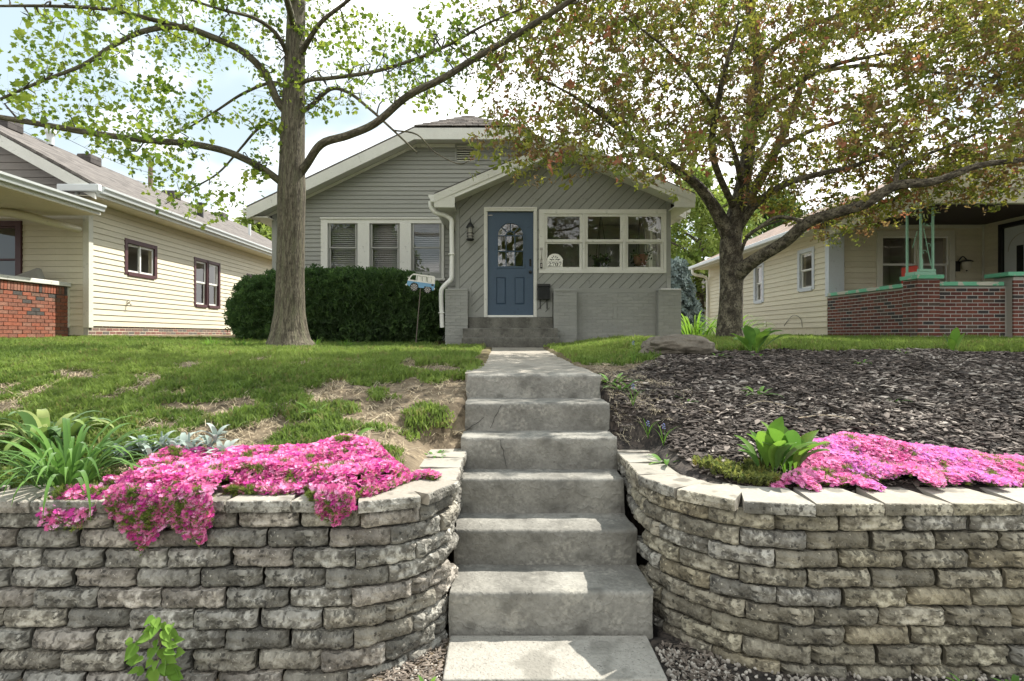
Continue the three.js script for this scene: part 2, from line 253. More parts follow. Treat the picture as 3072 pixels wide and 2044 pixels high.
function groundY(x, d) {
  const s = Math.max(inWall(WL, x, d), inWall(WR, x, d)), off = lerp(0.13, -0.13, sstep(3.75, 4.05, d)), t = sstep(0, 0.05, s - off);
  let low = -0.03;
  let tread = 0; for (let i = 0; i < 6; i++) if (d > STEP_D[i] - 0.02) tread = STEP_Y[i]; if (d > 4 || (x > ST_X0 && x < ST_X1)) for (let i = 0; i < 6; i++) if (d > STEP_D[i] + 0.05) low = STEP_Y[i] - 0.5;
  if (d > 4.6) low = Math.min(walkY(d), 1.4) - 0.06;
  if (d > 10.2) return lerp(1.3, yardY(x, d), sstep(0.05, 0.3, Math.max(x - 3.2, -0.9 - x)));
  let y = yardY(x, d); if (d < 4.9) { const lim = Math.max(0.775, stepLine(Math.max(d, 3.9)) - 0.13) + 0.65 * Math.max(0, s - 0.22 * sstep(4.2, 3.9, d)); y = Math.min(y, lim); if (s < 0.03 && d > 3.9) { let tr = 0.7; for (let i = 0; i < 6; i++) if (d > STEP_D[i] + 0.03) tr = STEP_Y[i]; y = Math.min(y, tr - 0.04); } }
  return t <= 0 ? low : lerp(low, y, t);
}
function axis(list) { const a = []; for (const [from, to, step] of list) for (let v = from; v < to - 1e-6; v += step) a.push(v); a.push(list.at(-1)[1]); return a; }
function sheet(xs, ds, fy, keep = () => true) {
  const pos = [], uv = [], idx = [], n = xs.length;
  for (const d of ds) for (const x of xs) { pos.push(x, fy(x, d), -d); uv.push(x, d); }
  for (let j = 0; j < ds.length - 1; j++) for (let i = 0; i < n - 1; i++) { if (!keep((xs[i] + xs[i + 1]) / 2, (ds[j] + ds[j + 1]) / 2)) continue; const q = j * n + i; idx.push(q, q + 1, q + n, q + 1, q + n + 1, q + n); }
  return geoOf(pos, idx, uv);
}
const bedBack = (x) => lerp(5.0, 6.25, sstep(0.8, 2.3, x)) + 0.12 * (vnoise(x * 2, 7) - 0.5);
const isBed = (x, d) => x > 0.70 && d < bedBack(x);
const gx = axis([[-60, -14, 4], [-14, -6, 0.5], [-6, -3.6, 0.1], [-3.6, 3.6, 0.045], [3.6, 6, 0.1], [6, 14, 0.5], [14, 60, 4]]);
const gd = axis([[2.35, 5.2, 0.045], [5.2, 8, 0.1], [8, 13, 0.25], [13, 30, 1], [30, 120, 10]]);
solo('yard_ground', sheet(gx, gd, groundY, (x, d) => !isBed(x, d) && d < 5.6), M.soil, 'sloping bare soil bank of the front yard', null, 'structure');
solo('lawn_ground', sheet(gx, gd, groundY, (x, d) => !isBed(x, d) && d >= 5.6), M.lawnFloor, 'earth under the lawn in front of the houses', null, 'structure');
solo('mulch_bed_ground', sheet(gx, gd, groundY, (x, d) => isBed(x, d)), M.mulchFloor, 'dark mulch covered bed behind the right retaining wall', null, 'structure');
solo('sidewalk', rbox(-30, 30, -0.12, -0.012, -2.44, -0.7, 0.01), M.walk, 'pale concrete public sidewalk in front of the retaining walls', null, 'structure');
solo('road', box(-80, 80, -0.2, -0.15, 1.5, 11), M.asphalt, 'asphalt road behind the viewpoint', null, 'structure');
solo('verge_ground', box(-80, 80, -0.25, -0.1, -0.7, 1.5), M.lawnFloor, 'grass verge between sidewalk and road', null, 'structure');
solo('far_ground', box(-80, 80, -0.25, -0.05, 11, 90), M.lawnFloor, 'lawns on the far side of the road', null, 'structure');

// the front walk: slabs with open joints
const walkT = thing('front_walk', 'worn concrete front walk between the top step and the porch steps', null, [0.25, 1.27, -4.6], null, 'structure');
{
  const cuts = [4.79, 6.0, 7.2, 8.4, 9.6, 10.45];
  for (let i = 0; i < 5; i++) {
    const d0 = cuts[i] + 0.008, d1 = cuts[i + 1] - 0.008, g = sheet(axis([[WALK_X0, WALK_X1, 0.1]]), axis([[d0, d1, 0.12]]), (x, d) => walkY(d) + (vnoise(x * 9, d * 9) - 0.5) * 0.008 + (x < WALK_X0 + 0.001 || x > WALK_X1 - 0.001 || d < d0 + 0.001 || d > d1 - 0.001 ? -0.012 : 0));
    part(walkT, 'walk_slab', merge([g, box(WALK_X0 + 0.005, WALK_X1 - 0.005, walkY(d0) - 0.12, walkY(d0) - 0.013, -d1 + 0.005, -d0 - 0.005)]), M.walkOld);
  }
}
// the slab at the foot of the steps
solo('foot_slab', rbox(-0.275, 0.77, -0.11, 0.012, -2.925, -2.545, 0.012), M.walk, 'pale concrete slab at the foot of the steps', null, 'structure');

// ---------------------------------------------------------------- concrete steps, each cast step a mesh with a worn nose
function stepGeo(x0, x1, y0, y1, d0, d1, seed, rough = 0.007, nu = 44) {
  const prof = [], r = 0.022; // (depth, height, kind)
  for (let i = 0; i <= 7; i++) prof.push([d0, lerp(y0, y1 - r, i / 7)]);
  for (let i = 1; i <= 3; i++) { const a = i / 3 * Math.PI / 2; prof.push([d0 + r - r * Math.cos(a), y1 - r + r * Math.sin(a)]); }
  for (let i = 1; i <= 7; i++) prof.push([lerp(d0 + r, d1, i / 7), y1]);
  const pos = [], idx = [], uv = [], n = prof.length; let run = 0; const runs = prof.map((p, i) => (run += i ? Math.hypot(p[0] - prof[i - 1][0], p[1] - prof[i - 1][1]) : 0));
  for (let i = 0; i <= nu; i++) {
    const u = i / nu;
    prof.forEach(([d, y], k) => {
      const edge = Math.min(u, 1 - u) * (x1 - x0), pull = Math.max(0, 0.03 - edge), x = lerp(x0, x1, u) + (vnoise(y * 12, d * 12, seed) - 0.5) * 0.016 * (u < 0.02 ? 1 : u > 0.98 ? 1 : 0.2);
      const nz = (fbm(x * 7, y * 12, seed + d * 3, 4) - 0.5) * 2 * rough, nose = k > 6 && k < 12 ? (vnoise(x * 11, seed, 3) - 0.6) * 0.012 : 0;
      const front = k <= 10 ? 1 : 0;
      pos.push(x, y - (front ? 0 : pull * pull * 6) + (front ? 0 : nz * 0.45) + nose * 0.6, -(d - nz * (front ? 1 : 0) - nose + pull * pull * 12 * front));
      uv.push(x + seed * 0.37, runs[k] + seed * 0.61);
    });
  }
  for (let i = 0; i < nu; i++) for (let k = 0; k < n - 1; k++) { const q = i * n + k; idx.push(q, q + n, q + 1, q + 1, q + n, q + n + 1); }
  const g = geoOf(pos, idx, uv);
  // ends
  const ends = []; for (const i of [0, nu]) { const s = []; for (let k = 0; k < n; k++) s.push(V3(pos[(i * n + k) * 3], pos[(i * n + k) * 3 + 1], pos[(i * n + k) * 3 + 2])); const c = V3(s[0].x, y0, -d1); const p = [], id = []; p.push(c.x, c.y, c.z); s.forEach((q) => p.push(q.x, q.y, q.z)); for (let k = 1; k < s.length; k++) i ? id.push(0, k, k + 1) : id.push(0, k + 1, k); const eg = geoOf(p, id, p.flatMap((_, q) => (q % 3 ? [] : [p[q + 2], p[q + 1]]))); ends.push(eg); }
  return merge([g, ...ends]);
}
const steps = thing('concrete_steps', 'weathered grey concrete steps rising between the two retaining walls', 'steps', [0.26, 0, -3]);
for (let i = 0; i < 6; i++) {
  const x0 = ST_X0 - 0.005 * (i % 2) + 0.006 * vnoise(i, 3), x1 = ST_X1 - 0.004 * (i % 3);
  part(steps, 'step', stepGeo(x0, x1, i ? STEP_Y[i - 1] - 0.03 : -0.05, STEP_Y[i], STEP_D[i], i < 5 ? STEP_D[i + 1] + 0.03 : 4.77, i + 1), M.conc);
}
// cracks: thin dark tubes on the risers, gap shade put into their colour
function crack(pts, r = 0.0014) { return tube(pts, pts.map((_, i) => r * (0.7 + 0.6 * hash3(i, 5, 2))), 4, 3); }
M.crack = std(lin(0.02, 0.019, 0.018), 1);
const zig = (ax, ay, bx, by, d, n, seed) => Array.from({ length: n + 1 }, (_, i) => V3(lerp(ax, bx, i / n) + (hash3(i, seed, 4) - 0.5) * 0.014, lerp(ay, by, i / n), -(d - 0.004)));
part(steps, 'crack', crack(zig(0.0, 1.07, -0.09, 0.9, STEP_D[4], 7, 1)), M.crack);
part(steps, 'crack', crack(zig(-0.13, 0.98, -0.265, 0.885, STEP_D[4], 6, 2)), M.crack);
part(steps, 'crack', crack(zig(-0.008, 0.865, 0.033, 0.67, STEP_D[3], 8, 3)), M.crack);

// ---------------------------------------------------------------- retaining walls of split-faced blocks with flat caps
const blockGeos = [], capGeos = [];
function blockGeo(seed, w, h, dep) {
  const nx = 14, ny = 6, pos = [], uv = [], idx = [], r = rng(seed * 97 + 5), ou = r() * 3, ov = r() * 3, tilt = (r() - 0.5) * 0.016, cx = 0.018 + r() * 0.012;
  const W2 = w / 2 - 0.002, H2 = h / 2 - 0.0015;
  for (let j = 0; j <= ny; j++) for (let i = 0; i <= nx; i++) {
    const x = (i / nx - 0.5) * 2, y = (j / ny - 0.5) * 2, ex = Math.max(0, Math.abs(x) - 0.90) / 0.10, ey = Math.max(0, Math.abs(y) - 0.78) / 0.22, e = Math.hypot(ex, ey * (y < 0 ? 0.95 : 0.7));
    const px = x * W2 * (1 - 0.02 * vnoise(y * 3 + 4, seed, 2)) , py = y * H2 + (Math.abs(y) > 0.9 ? (vnoise(x * 4, seed, y > 0 ? 1 : 6) - 0.6) * 0.010 * Math.sign(-y) * -1 : 0) * (y > 0 ? 0.6 : 0.4);
    const z = -cx * Math.min(1.6, e * e) * 1.25 + (fbm(x * 2.6 + seed * 3.7, y * 1.3, seed, 3) - 0.5) * 0.026 - Math.abs(fbm(x * 4.3 + seed * 1.7, y * 2.1 + seed, seed, 3) - 0.5) * 0.05 + 0.006 + tilt * x;
    pos.push(px, Math.min(py, H2), z); uv.push(px + ou, py + ov);
  }
  for (let j = 0; j < ny; j++) for (let i = 0; i < nx; i++) { const q = j * (nx + 1) + i; idx.push(q, q + 1, q + nx + 1, q + 1, q + nx + 2, q + nx + 1); }
  const F = geoOf(pos, idx, uv), sides = [], rim = [];
  for (let i = 0; i <= nx; i++) rim.push(i); for (let j = 1; j <= ny; j++) rim.push(j * (nx + 1) + nx); for (let i = nx - 1; i >= 0; i--) rim.push(ny * (nx + 1) + i); for (let j = ny - 1; j > 0; j--) rim.push(j * (nx + 1));
  const sp = [], si = [], su = [], m = rim.length; rim.forEach((k) => { const x = pos[k * 3], y = pos[k * 3 + 1], z = pos[k * 3 + 2]; sp.push(x, y, z, x * 0.78, y, -dep); su.push(x + ou, z + ov, x + ou, ov - dep); });
  for (let k = 0; k < m; k++) { const a = k * 2, b = ((k + 1) % m) * 2; si.push(a, a + 1, b, b, a + 1, b + 1); }
  const S = geoOf(sp, si, su).toNonIndexed(); S.computeVertexNormals(); return merge([F, S]);
}
function capGeo(seed, w, th, dep, back) {
  const nx = 10, pos = [], idx = [], uv = [], r = rng(seed * 31 + 2), ou = r() * 4, ov = r() * 4, rows = [];
  const fr = (x, y) => (fbm(x * 5 + seed * 5, y * 20, seed, 3) - 0.5) * 0.024;
  for (let i = 0; i <= nx; i++) { const x = (i / nx - 0.5) * w; rows.push([V3(x, 0, fr(x, 0) - 0.004), V3(x, th * 0.5, fr(x, 0.03) + 0.004), V3(x, th - 0.004, fr(x, 0.06)), V3(x, th, fr(x, 0.06) - 0.006), V3(x * back, th, -dep * 0.5 + 0), V3(x * back * 1, th - 0.001, -dep), V3(x * back, 0, -dep)]); }
  rows.forEach((q, i) => { const x = q[0].x; q[4].x = x * lerp(1, back, 0.5); });
  rows.forEach((q) => q.forEach((p, k) => { pos.push(p.x, p.y, p.z); uv.push(p.x * 0.32 + ou, (k < 3 ? p.y : th - p.z) + ov); }));
  const n = 7; for (const [k0, k1] of [[0, 3], [3, n - 1]]) for (let i = 0; i < nx; i++) for (let k = k0; k < k1; k++) { const q = i * n + k; idx.push(q, q + n, q + 1, q + 1, q + n, q + n + 1); }
  for (const i of [0, nx]) { const q = i * n; for (let k = 1; k < n - 1; k++) i ? idx.push(q, q + k, q + k + 1) : idx.push(q, q + k + 1, q + k); }
  const g = geoOf(pos, idx, uv).toNonIndexed(); g.computeVertexNormals(); g.clearGroups(); g.addGroup(0, nx * 18, 0); g.addGroup(nx * 18, idx.length - nx * 18, 1); return g;
}
for (let k = 0; k < 12; k++) blockGeos.push(blockGeo(k + 1, 0.31, 0.0885, 0.2));
for (let k = 0; k < 6; k++) capGeos.push(capGeo(k + 1, 1, 0.057, 0.30, 0.74));
function retainingWall(W, label, mats, sideEnd, frontEnd, seed) {
  const t = thing('retaining_wall', label, 'retaining wall', [W.side + W.sgn * 1.2, 0, -W.front - 0.1], 'block retaining walls'), r = rng(seed);
  const courses = 9;
  // path of a course: from the far front end, along the front, round the corner, back along the steps
  const place = (k, s) => {
    const f = W.front - W.sb * k, R = W.R + W.sb * k, cx = W.side + W.sgn * R, cd = f + R, L1 = Math.abs(frontEnd - cx), L2 = R * Math.PI / 2;
    if (s < L1) return { x: frontEnd - W.sgn * s, d: f, a: 0 };
    if (s < L1 + L2) { const a = (s - L1) / R; return { x: cx - W.sgn * R * Math.sin(a), d: cd - R * Math.cos(a), a }; }
    return { x: W.side, d: cd + (s - L1 - L2), a: Math.PI / 2 };
  };
  const total = (k) => { const R = W.R + W.sb * k; return Math.abs(frontEnd - W.side - W.sgn * R) + R * Math.PI / 2 + (sideEnd - (W.front - W.sb * k + R)); };
  for (let k = 1; k <= courses; k++) {
    const y = W.cap - (k - 0.5) * W.h; let s = (k % 2 ? 0.5 : 0) * W.w + r() * 0.03;
    for (; s < total(k); s += W.w + 0.004) {
      const p = place(k - 1, s), onSide = p.a > 1.45, top = y + W.h / 2;
      if (onSide) { let st = 0; for (let i = 0; i < 6; i++) if (p.d > STEP_D[i]) st = STEP_Y[i]; if (top < st - 0.28) continue; }
      if (onSide && groundY(p.x + W.sgn * 0.5, p.d) - 0.35 > top) continue;
      const g = blockGeos[Math.floor(r() * 12)], ry = -W.sgn * p.a + (r() - 0.5) * 0.05, jit = (r() - 0.5) * 0.012;
      const m = piece(t, 'block', g, mats[Math.floor(r() * mats.length)], p.x + Math.sin(ry) * jit, y + (r() - 0.5) * 0.002, -p.d + Math.cos(ry) * jit, ry, [W.w / 0.31 * (0.985 + r() * 0.015) * (r() < 0.5 ? 1 : 1), W.h / 0.0885, 1]);
      m.rotation.z = (r() - 0.5) * 0.012;
    }
  }
  for (let s = 0.05 + (W.sgn > 0 ? 0.1 : 0); s < total(0); s += W.sgn > 0 ? 0.335 : 0.318) {
    const p = place(0, s), ry = -W.sgn * p.a + (r() - 0.5) * 0.04, wid = (W.sgn > 0 ? 0.328 : 0.312) * (0.97 + r() * 0.04);
    const onSide = p.a > 0.6, out = 0.018 + r() * 0.008;
    const m = piece(t, 'cap_stone', capGeos[Math.floor(r() * 6)], [mats[Math.floor(r() * mats.length)], M.cap[Math.floor(r() * 4)]], p.x + Math.sin(ry) * out, W.cap + 0.001, -p.d + Math.cos(ry) * out, ry, [wid * (onSide ? 0.93 : 1), 1, 1]);
    m.rotation.z = (r() - 0.5) * 0.01;
    s -= onSide ? 0.03 : 0;
  }
  return t;
}
retainingWall(WL, 'grey block retaining wall with pink phlox spilling over it, left of the steps', M.block, 4.0, -4.74, 4);
retainingWall(WR, 'yellowish grey block retaining wall with open wedge gaps between its caps, right of the steps', [...M.blockWarm, ...M.blockWarm, M.block[0], M.block[2]], 4.15, 4.86, 9);
// ---------------------------------------------------------------- building helpers
// a lap board of unit length: thick butt at the bottom, thin top
function boardGeo(exp, t = 0.022) {
  const h = exp - 0.007, P = [[-0.5, 0, t], [0.5, 0, t], [0.5, h, 0.006], [-0.5, h, 0.006], [-0.5, 0, 0], [0.5, 0, 0], [0.5, h, 0], [-0.5, h, 0]];
  const f = [[0, 1, 2, 3], [1, 5, 6, 2], [5, 4, 7, 6], [4, 0, 3, 7], [3, 2, 6, 7], [4, 5, 1, 0]], pos = [], idx = [], uv = [];
  f.forEach((q) => { const b = pos.length / 3; q.forEach((k) => { pos.push(...P[k]); uv.push(P[k][0] * 2, P[k][1] * 4); }); idx.push(b, b + 1, b + 2, b, b + 2, b + 3); });
  const g = geoOf(pos, idx, uv).toNonIndexed(); g.computeVertexNormals(); return g;
}
const cuts = (segs, a, b) => segs.flatMap(([s, e]) => (b <= s || a >= e ? [[s, e]] : [[s, a], [b, e]].filter(([p, q]) => q - p > 0.01)));
// lap siding on a wall. (x, z): the left end seen from outside; ry: turn of the wall (0 faces the street)
function lapWall(parent, { x, y, z, ry = 0, len, h, exp, mats, holes = [], span, name = 'siding_board', seed = 1, off = 0.0 }) {
  const g = boardGeo(exp), r = rng(seed), c = Math.cos(ry), s = Math.sin(ry), n = Math.round(h / exp);
  for (let i = 0; i < n; i++) {
    const v0 = i * exp, v1 = v0 + exp; let segs = [span ? span(v0 + exp * 0.5) : [0, len]];
    if (segs[0][1] - segs[0][0] < 0.05) continue;
    for (const [a, b, p, q] of holes) if (Math.min(v1, q) - Math.max(v0, p) > 0.4 * exp) segs = cuts(segs, a, b);
    segs = segs.flatMap(([a, b]) => { if (b - a < 4.2) return [[a, b]]; const k = a + (b - a) * (0.35 + 0.3 * r()); return [[a, k - 0.001], [k + 0.001, b]]; });
    for (const [a, b] of segs) { const m = (a + b) / 2; piece(parent, name, g, mats[Math.floor(r() * mats.length)], x + c * m + s * off, y + v0, z - s * m + c * off, ry, [b - a, 1, 1]); }
  }
}
const sheetPane = (x0, x1, y0, y1, z) => metric(new THREE.PlaneGeometry(x1 - x0, y1 - y0).translate((x0 + x1) / 2, (y0 + y1) / 2, z));
// a window standing in its own group: casing, sashes, panes; u to the right, origin at the middle of the sill
function windowUnit(parent, { x, y, z, ry = 0, w, h, casing = 0.09, casingMat, sashMat, style = 'double', blind = false, name = 'window', deep = 0.06, sash = 0.035, curtain }) {
  const g = group(parent, name, x, y, z, ry), W = w / 2, add = (n, geo, mat) => { const m = new THREE.Mesh(geo, mat); m.name = n; g.add(m); return m; };
  if (casing) { const o = 0.042; add('casing', merge([rbox(-W - casing, -W, -casing * 0.6, h + casing, -deep, o, 0.004), rbox(W, W + casing, -casing * 0.6, h + casing, -deep, o, 0.004), rbox(-W, W, h, h + casing, -deep, o - 0.003, 0.004), rbox(-W, W, -casing * 0.9, 0, -deep, o + 0.012, 0.004)]), casingMat); }
  const frame = (x0, x1, y0, y1, z0, z1, s) => merge([rbox(x0, x0 + s, y0, y1, z0, z1, 0.003), rbox(x1 - s, x1, y0, y1, z0, z1, 0.003), rbox(x0 + s, x1 - s, y0, y0 + s, z0 + 0.001, z1 - 0.001, 0.003), rbox(x0 + s, x1 - s, y1 - s, y1, z0 + 0.001, z1 - 0.001, 0.003)]);
  if (style === 'double') {
    const m = h * 0.505;
    add('upper_sash', frame(-W, W, m - 0.012, h, -0.028, -0.006, sash), sashMat); add('lower_sash', frame(-W + 0.002, W - 0.002, 0, m + 0.012, -0.055, -0.03, sash), sashMat);
    add('pane', sheetPane(-W + sash, W - sash, m + sash - 0.012, h - sash, -0.017), M.glass); add('pane', sheetPane(-W + sash, W - sash, sash, m - sash + 0.012, -0.043), M.glass);
  } else if (style === 'slider') {
    add('fixed_sash', frame(-W, 0.02, 0, h, -0.05, -0.028, sash), sashMat); add('sliding_sash', frame(-0.02, W, 0, h, -0.026, -0.004, sash), sashMat);
    add('pane', sheetPane(-W + sash, 0.02 - sash, sash, h - sash, -0.039), M.glass); add('pane', sheetPane(-0.02 + sash, W - sash, sash, h - sash, -0.015), M.glass);
  }
  if (blind) for (let v = 0.04; v < h - 0.03; v += 0.045) { const b = add('blind_slat', new THREE.BoxGeometry(w - 0.05, 0.003, 0.045), M.blind); b.position.set(0, v, -0.13); b.rotation.x = 0.75; }
  return g;
}
// bricks in running bond on a face; (x, z) left end seen from outside
const brickGeoCache = new Map();
function brickGeo(w, h, d, k) { const key = [w.toFixed(3), h, d, k].join(); if (!brickGeoCache.has(key)) brickGeoCache.set(key, metric(new RoundedBoxGeometry(w, h, d, 1, 0.003), 1, k * 0.37, k * 0.71)); return brickGeoCache.get(key); }
function brickFace(parent, { x, y, z, ry = 0, len, h, bw = 0.2, bh = 0.0575, gap = 0.01, mats, proud = 0.012, seed = 3, jit = 0.002, holes = [], pick }) {
  const r = rng(seed), c = Math.cos(ry), s = Math.sin(ry), n = Math.floor((h + 0.03) / (bh + gap));
  for (let i = 0; i < n; i++) {
    const yy = y + i * (bh + gap) + bh / 2 + gap; let u = 0, first = i % 2 ? bw / 2 : bw;
    while (u < len - 0.02) {
      let w = u === 0 ? first : bw; w = Math.min(w, len - u); if (len - u - w < 0.05) w = len - u;
      const m = u + w / 2, bwid = Math.max(0.03, w - gap), p = proud + (r() - 0.5) * jit * 2;
      if (!holes.some(([a, b, p0, p1]) => m > a && m < b && yy - y > p0 && yy - y < p1)) piece(parent, 'brick', brickGeo(Math.round(bwid * 50) / 50, bh, 0.03, Math.floor(r() * 3)), pick ? pick(i, r) : mats[Math.floor(r() * mats.length)], x + c * m + s * (p - 0.015), yy, z - s * m + c * (p - 0.015), ry, [bwid / (Math.round(bwid * 50) / 50), 1, 1]);
      u += w;
    }
  }
}
// a slab between four corners with thickness downwards
function slab(a, b, c, d, th, s = 1) {
  const n = b.clone().sub(a).cross(d.clone().sub(a)).normalize(); if (n.y < 0) n.negate();
  const t = [a, b, c, d], l = t.map((p) => p.clone().addScaledVector(n, -th)), P = [...t, ...l], F = [[0, 1, 2, 3], [7, 6, 5, 4], [0, 4, 5, 1], [1, 5, 6, 2], [2, 6, 7, 3], [3, 7, 4, 0]], pos = [], uv = [], idx = [], e1 = b.clone().sub(a).normalize(), e2 = n.clone().cross(e1);
  F.forEach((q) => { const k = pos.length / 3; q.forEach((i) => { const p = P[i]; pos.push(p.x, p.y, p.z); uv.push(p.dot(e1) * s, p.dot(e2) * s); }); idx.push(k, k + 1, k + 2, k, k + 2, k + 3); });
  const g = geoOf(pos, idx, uv).toNonIndexed(); g.computeVertexNormals(); return g;
}
// a board that follows a line, with a given drop and thickness (rakes, fascias)
const rail = (a, b, drop, t) => { const d = b.clone().sub(a), z = Math.abs(d.z) > Math.abs(d.x) ? V3(t, 0, 0) : V3(0, 0, t), q = [a, b, b.clone().add(V3(0, -drop, 0)), a.clone().add(V3(0, -drop, 0))], P = [...q, ...q.map((p) => p.clone().sub(z))], F = [[3, 2, 1, 0], [4, 5, 6, 7], [0, 1, 5, 4], [2, 3, 7, 6], [1, 2, 6, 5], [3, 0, 4, 7]], pos = [], idx = []; F.forEach((f) => { const k = pos.length / 3; f.forEach((i) => pos.push(P[i].x, P[i].y, P[i].z)); idx.push(k, k + 2, k + 1, k, k + 3, k + 2); }); const g = geoOf(pos, idx).toNonIndexed(); g.computeVertexNormals(); return metric(g); };
// clip a convex polygon by a half plane a*x + b*y <= c
const clipHalf = (poly, a, b, c) => { const out = []; poly.forEach((p, i) => { const q = poly[(i + 1) % poly.length], dp = a * p[0] + b * p[1] - c, dq = a * q[0] + b * q[1] - c; if (dp <= 0) out.push(p); if ((dp < 0 && dq > 0) || (dp > 0 && dq < 0)) { const t = dp / (dp - dq); out.push([lerp(p[0], q[0], t), lerp(p[1], q[1], t)]); } }); return out; };

// ---------------------------------------------------------------- the grey bungalow
const PD = 11.0, MD = 13.0;                                        // depth of the porch front and of the main front wall
const house = thing('grey_bungalow', 'grey bungalow with a gabled enclosed porch and a blue front door', 'house', [0.3, 1.37, -13]);
{
  const mx0 = -5.38, mx1 = 3.77, cx = -0.807, eaveY = 4.50, sl = 0.475, clipY = 6.32, rakeD = 12.6, by = 1.74;
  const topAt = (x) => Math.min(clipY - 0.05, eaveY - 0.03 + (5.02 - Math.abs(x - cx)) * sl);
  // main front wall: backing with the window openings cut out
  const wins = [[-4.06, -3.42], [-3.075, -2.43], [-2.095, -1.44]], wy0 = 3.07, wy1 = 4.245;
  const outline = [[mx0, 1.35], [mx1, 1.35], [mx1, topAt(mx1)], [cx + 1.19, topAt(cx + 1.19)], [cx - 1.19, topAt(cx - 1.19)], [mx0, topAt(mx0)]];
  const hole = wins.map(([a, b]) => [[a, wy0], [a, wy1], [b, wy1], [b, wy0]]);
  const doorIn = [[0.0, 2.02], [0.0, 4.0], [0.9, 4.0], [0.9, 2.02]];
  const wall = part(house, 'front_wall', extrude(outline, 0.14, [...hole, doorIn, [[-1.05, 5.70], [-1.05, 6.05], [-0.665, 6.05], [-0.665, 5.70]]]).translate(0, 0, -MD - 0.142), M.greyTrim);
  lapWall(wall, { x: mx0, y: by, z: -MD, len: mx1 - mx0, h: 4.6, exp: 0.102, mats: M.greyLap, seed: 5, span: (v) => { const y = by + v, q = y < eaveY - 0.03 + (5.02 - 4.57) * sl ? 4.57 : 5.02 - (y - eaveY + 0.03) / sl; return y > clipY ? [0, 0] : [cx - q - mx0, Math.min(cx + q, mx1) - mx0]; }, holes: [[-4.2 - mx0, -1.4 - mx0, 3.0 - by, 4.33 - by], [-0.88 - mx0, 3.33 - mx0, 0, 4.0 - by], [-1.06 - mx0, -0.655 - mx0, 5.69 - by, 6.06 - by]] });
  for (const [a, b] of [[mx0 - 0.03, mx0 + 0.07]]) part(wall, 'corner_board', rbox(a, b, 1.5, topAt(mx0), -MD - 0.05, -MD + 0.022, 0.004), M.greyTrim);
  part(house, 'foundation', box(mx0 + 0.02, mx1 - 0.02, 1.2, 1.73, -22, -MD - 0.03), M.greyBrick[1]);
  part(house, 'side_wall', box(mx0, mx0 + 0.14, 1.73, 4.55, -22, -MD - 0.15), M.greyLap[0]);
  part(house, 'side_wall', box(mx1 - 0.14, mx1, 1.73, 4.55, -22, -MD - 0.15), M.greyLap[0]);
  part(house, 'rear_wall', box(mx0, mx1, 1.73, 4.55, -22.15, -22.01), M.greyLap[0]);
  part(house, 'floor', box(mx0 + 0.15, mx1 - 0.15, 1.9, 2.0, -21.9, -MD - 0.16), M.roomDark);
  part(house, 'room_partition', box(mx0 + 0.15, mx1 - 0.15, 2.01, 4.5, -17.1, -17), M.roomDark);
  part(house, 'ceiling', box(mx0 + 0.15, mx1 - 0.15, 4.46, 4.52, -21.9, -MD - 0.16), M.roomDark);
  // the group of three windows: frame of casings round the three sashes
  {
    const x0 = -4.253, x1 = -1.354, t = 4.37, b = 2.93, z1 = -MD + 0.045, z0 = -MD - 0.05;
    const pieces = [[x0, x0 + 0.16, b, t - 0.04], [x1 - 0.06, x1, b, t - 0.04], [-3.385, -3.11, b, t - 0.14], [-2.395, -2.13, b, t - 0.14]];
    const f = part(house, 'window_surround', merge([rbox(x0 - 0.015, x1 + 0.015, t - 0.04, t, z0, z1 + 0.02, 0.004), rbox(x0 + 0.16, x1 - 0.06, t - 0.14, t - 0.04, z0, z1 - 0.004, 0.004), rbox(x0 - 0.03, x1 + 0.03, b - 0.05, b, z0, z1 + 0.05, 0.006), ...pieces.map(([a, c, p, q]) => rbox(a, c, p, q, z0, z1, 0.004))]), M.white);
    wins.forEach(([a, c]) => windowUnit(house, { x: (a + c) / 2, y: wy0, z: -MD + 0.02, w: c - a, h: wy1 - wy0, casing: 0, sashMat: M.sashGrey ??= std(lin(0.34, 0.34, 0.32), 0.5), blind: true, sash: 0.03 }));
  }
  // gable vent with louvres
  { const v = part(house, 'gable_vent', merge([rbox(-1.10, -1.055, 5.65, 6.10, -MD - 0.02, -MD + 0.04), rbox(-0.66, -0.615, 5.65, 6.10, -MD - 0.02, -MD + 0.04), rbox(-1.055, -0.66, 6.055, 6.10, -MD - 0.02, -MD + 0.038), rbox(-1.055, -0.66, 5.65, 5.69, -MD - 0.02, -MD + 0.038)]), M.greyTrim); const sg = new RoundedBoxGeometry(0.39, 0.008, 0.05, 1, 0.002); for (let y = 5.71; y < 6.05; y += 0.055) { const m = piece(v, 'louvre', sg, M.creamTrim, -0.857, y, -MD + 0.025); m.rotation.x = 0.7; } }
  // main roof: two slopes, clipped front hip
  const ex = 5.02, ry = 6.885, zb = -22.4, zf = -rakeD, hx = 1.19, zr = -13.44, up = 0.06;
  const L0 = V3(cx - ex, eaveY + up, zf), Lc = V3(cx - hx, clipY + up, zf), Rc = V3(cx + hx, clipY + up, zf), R0 = V3(cx + ex, eaveY + up, zf), Rg = V3(cx, ry + up, zr), Bg = V3(cx, ry + up, zb), L1 = V3(cx - ex, eaveY + up, zb), R1 = V3(cx + ex, eaveY + up, zb);
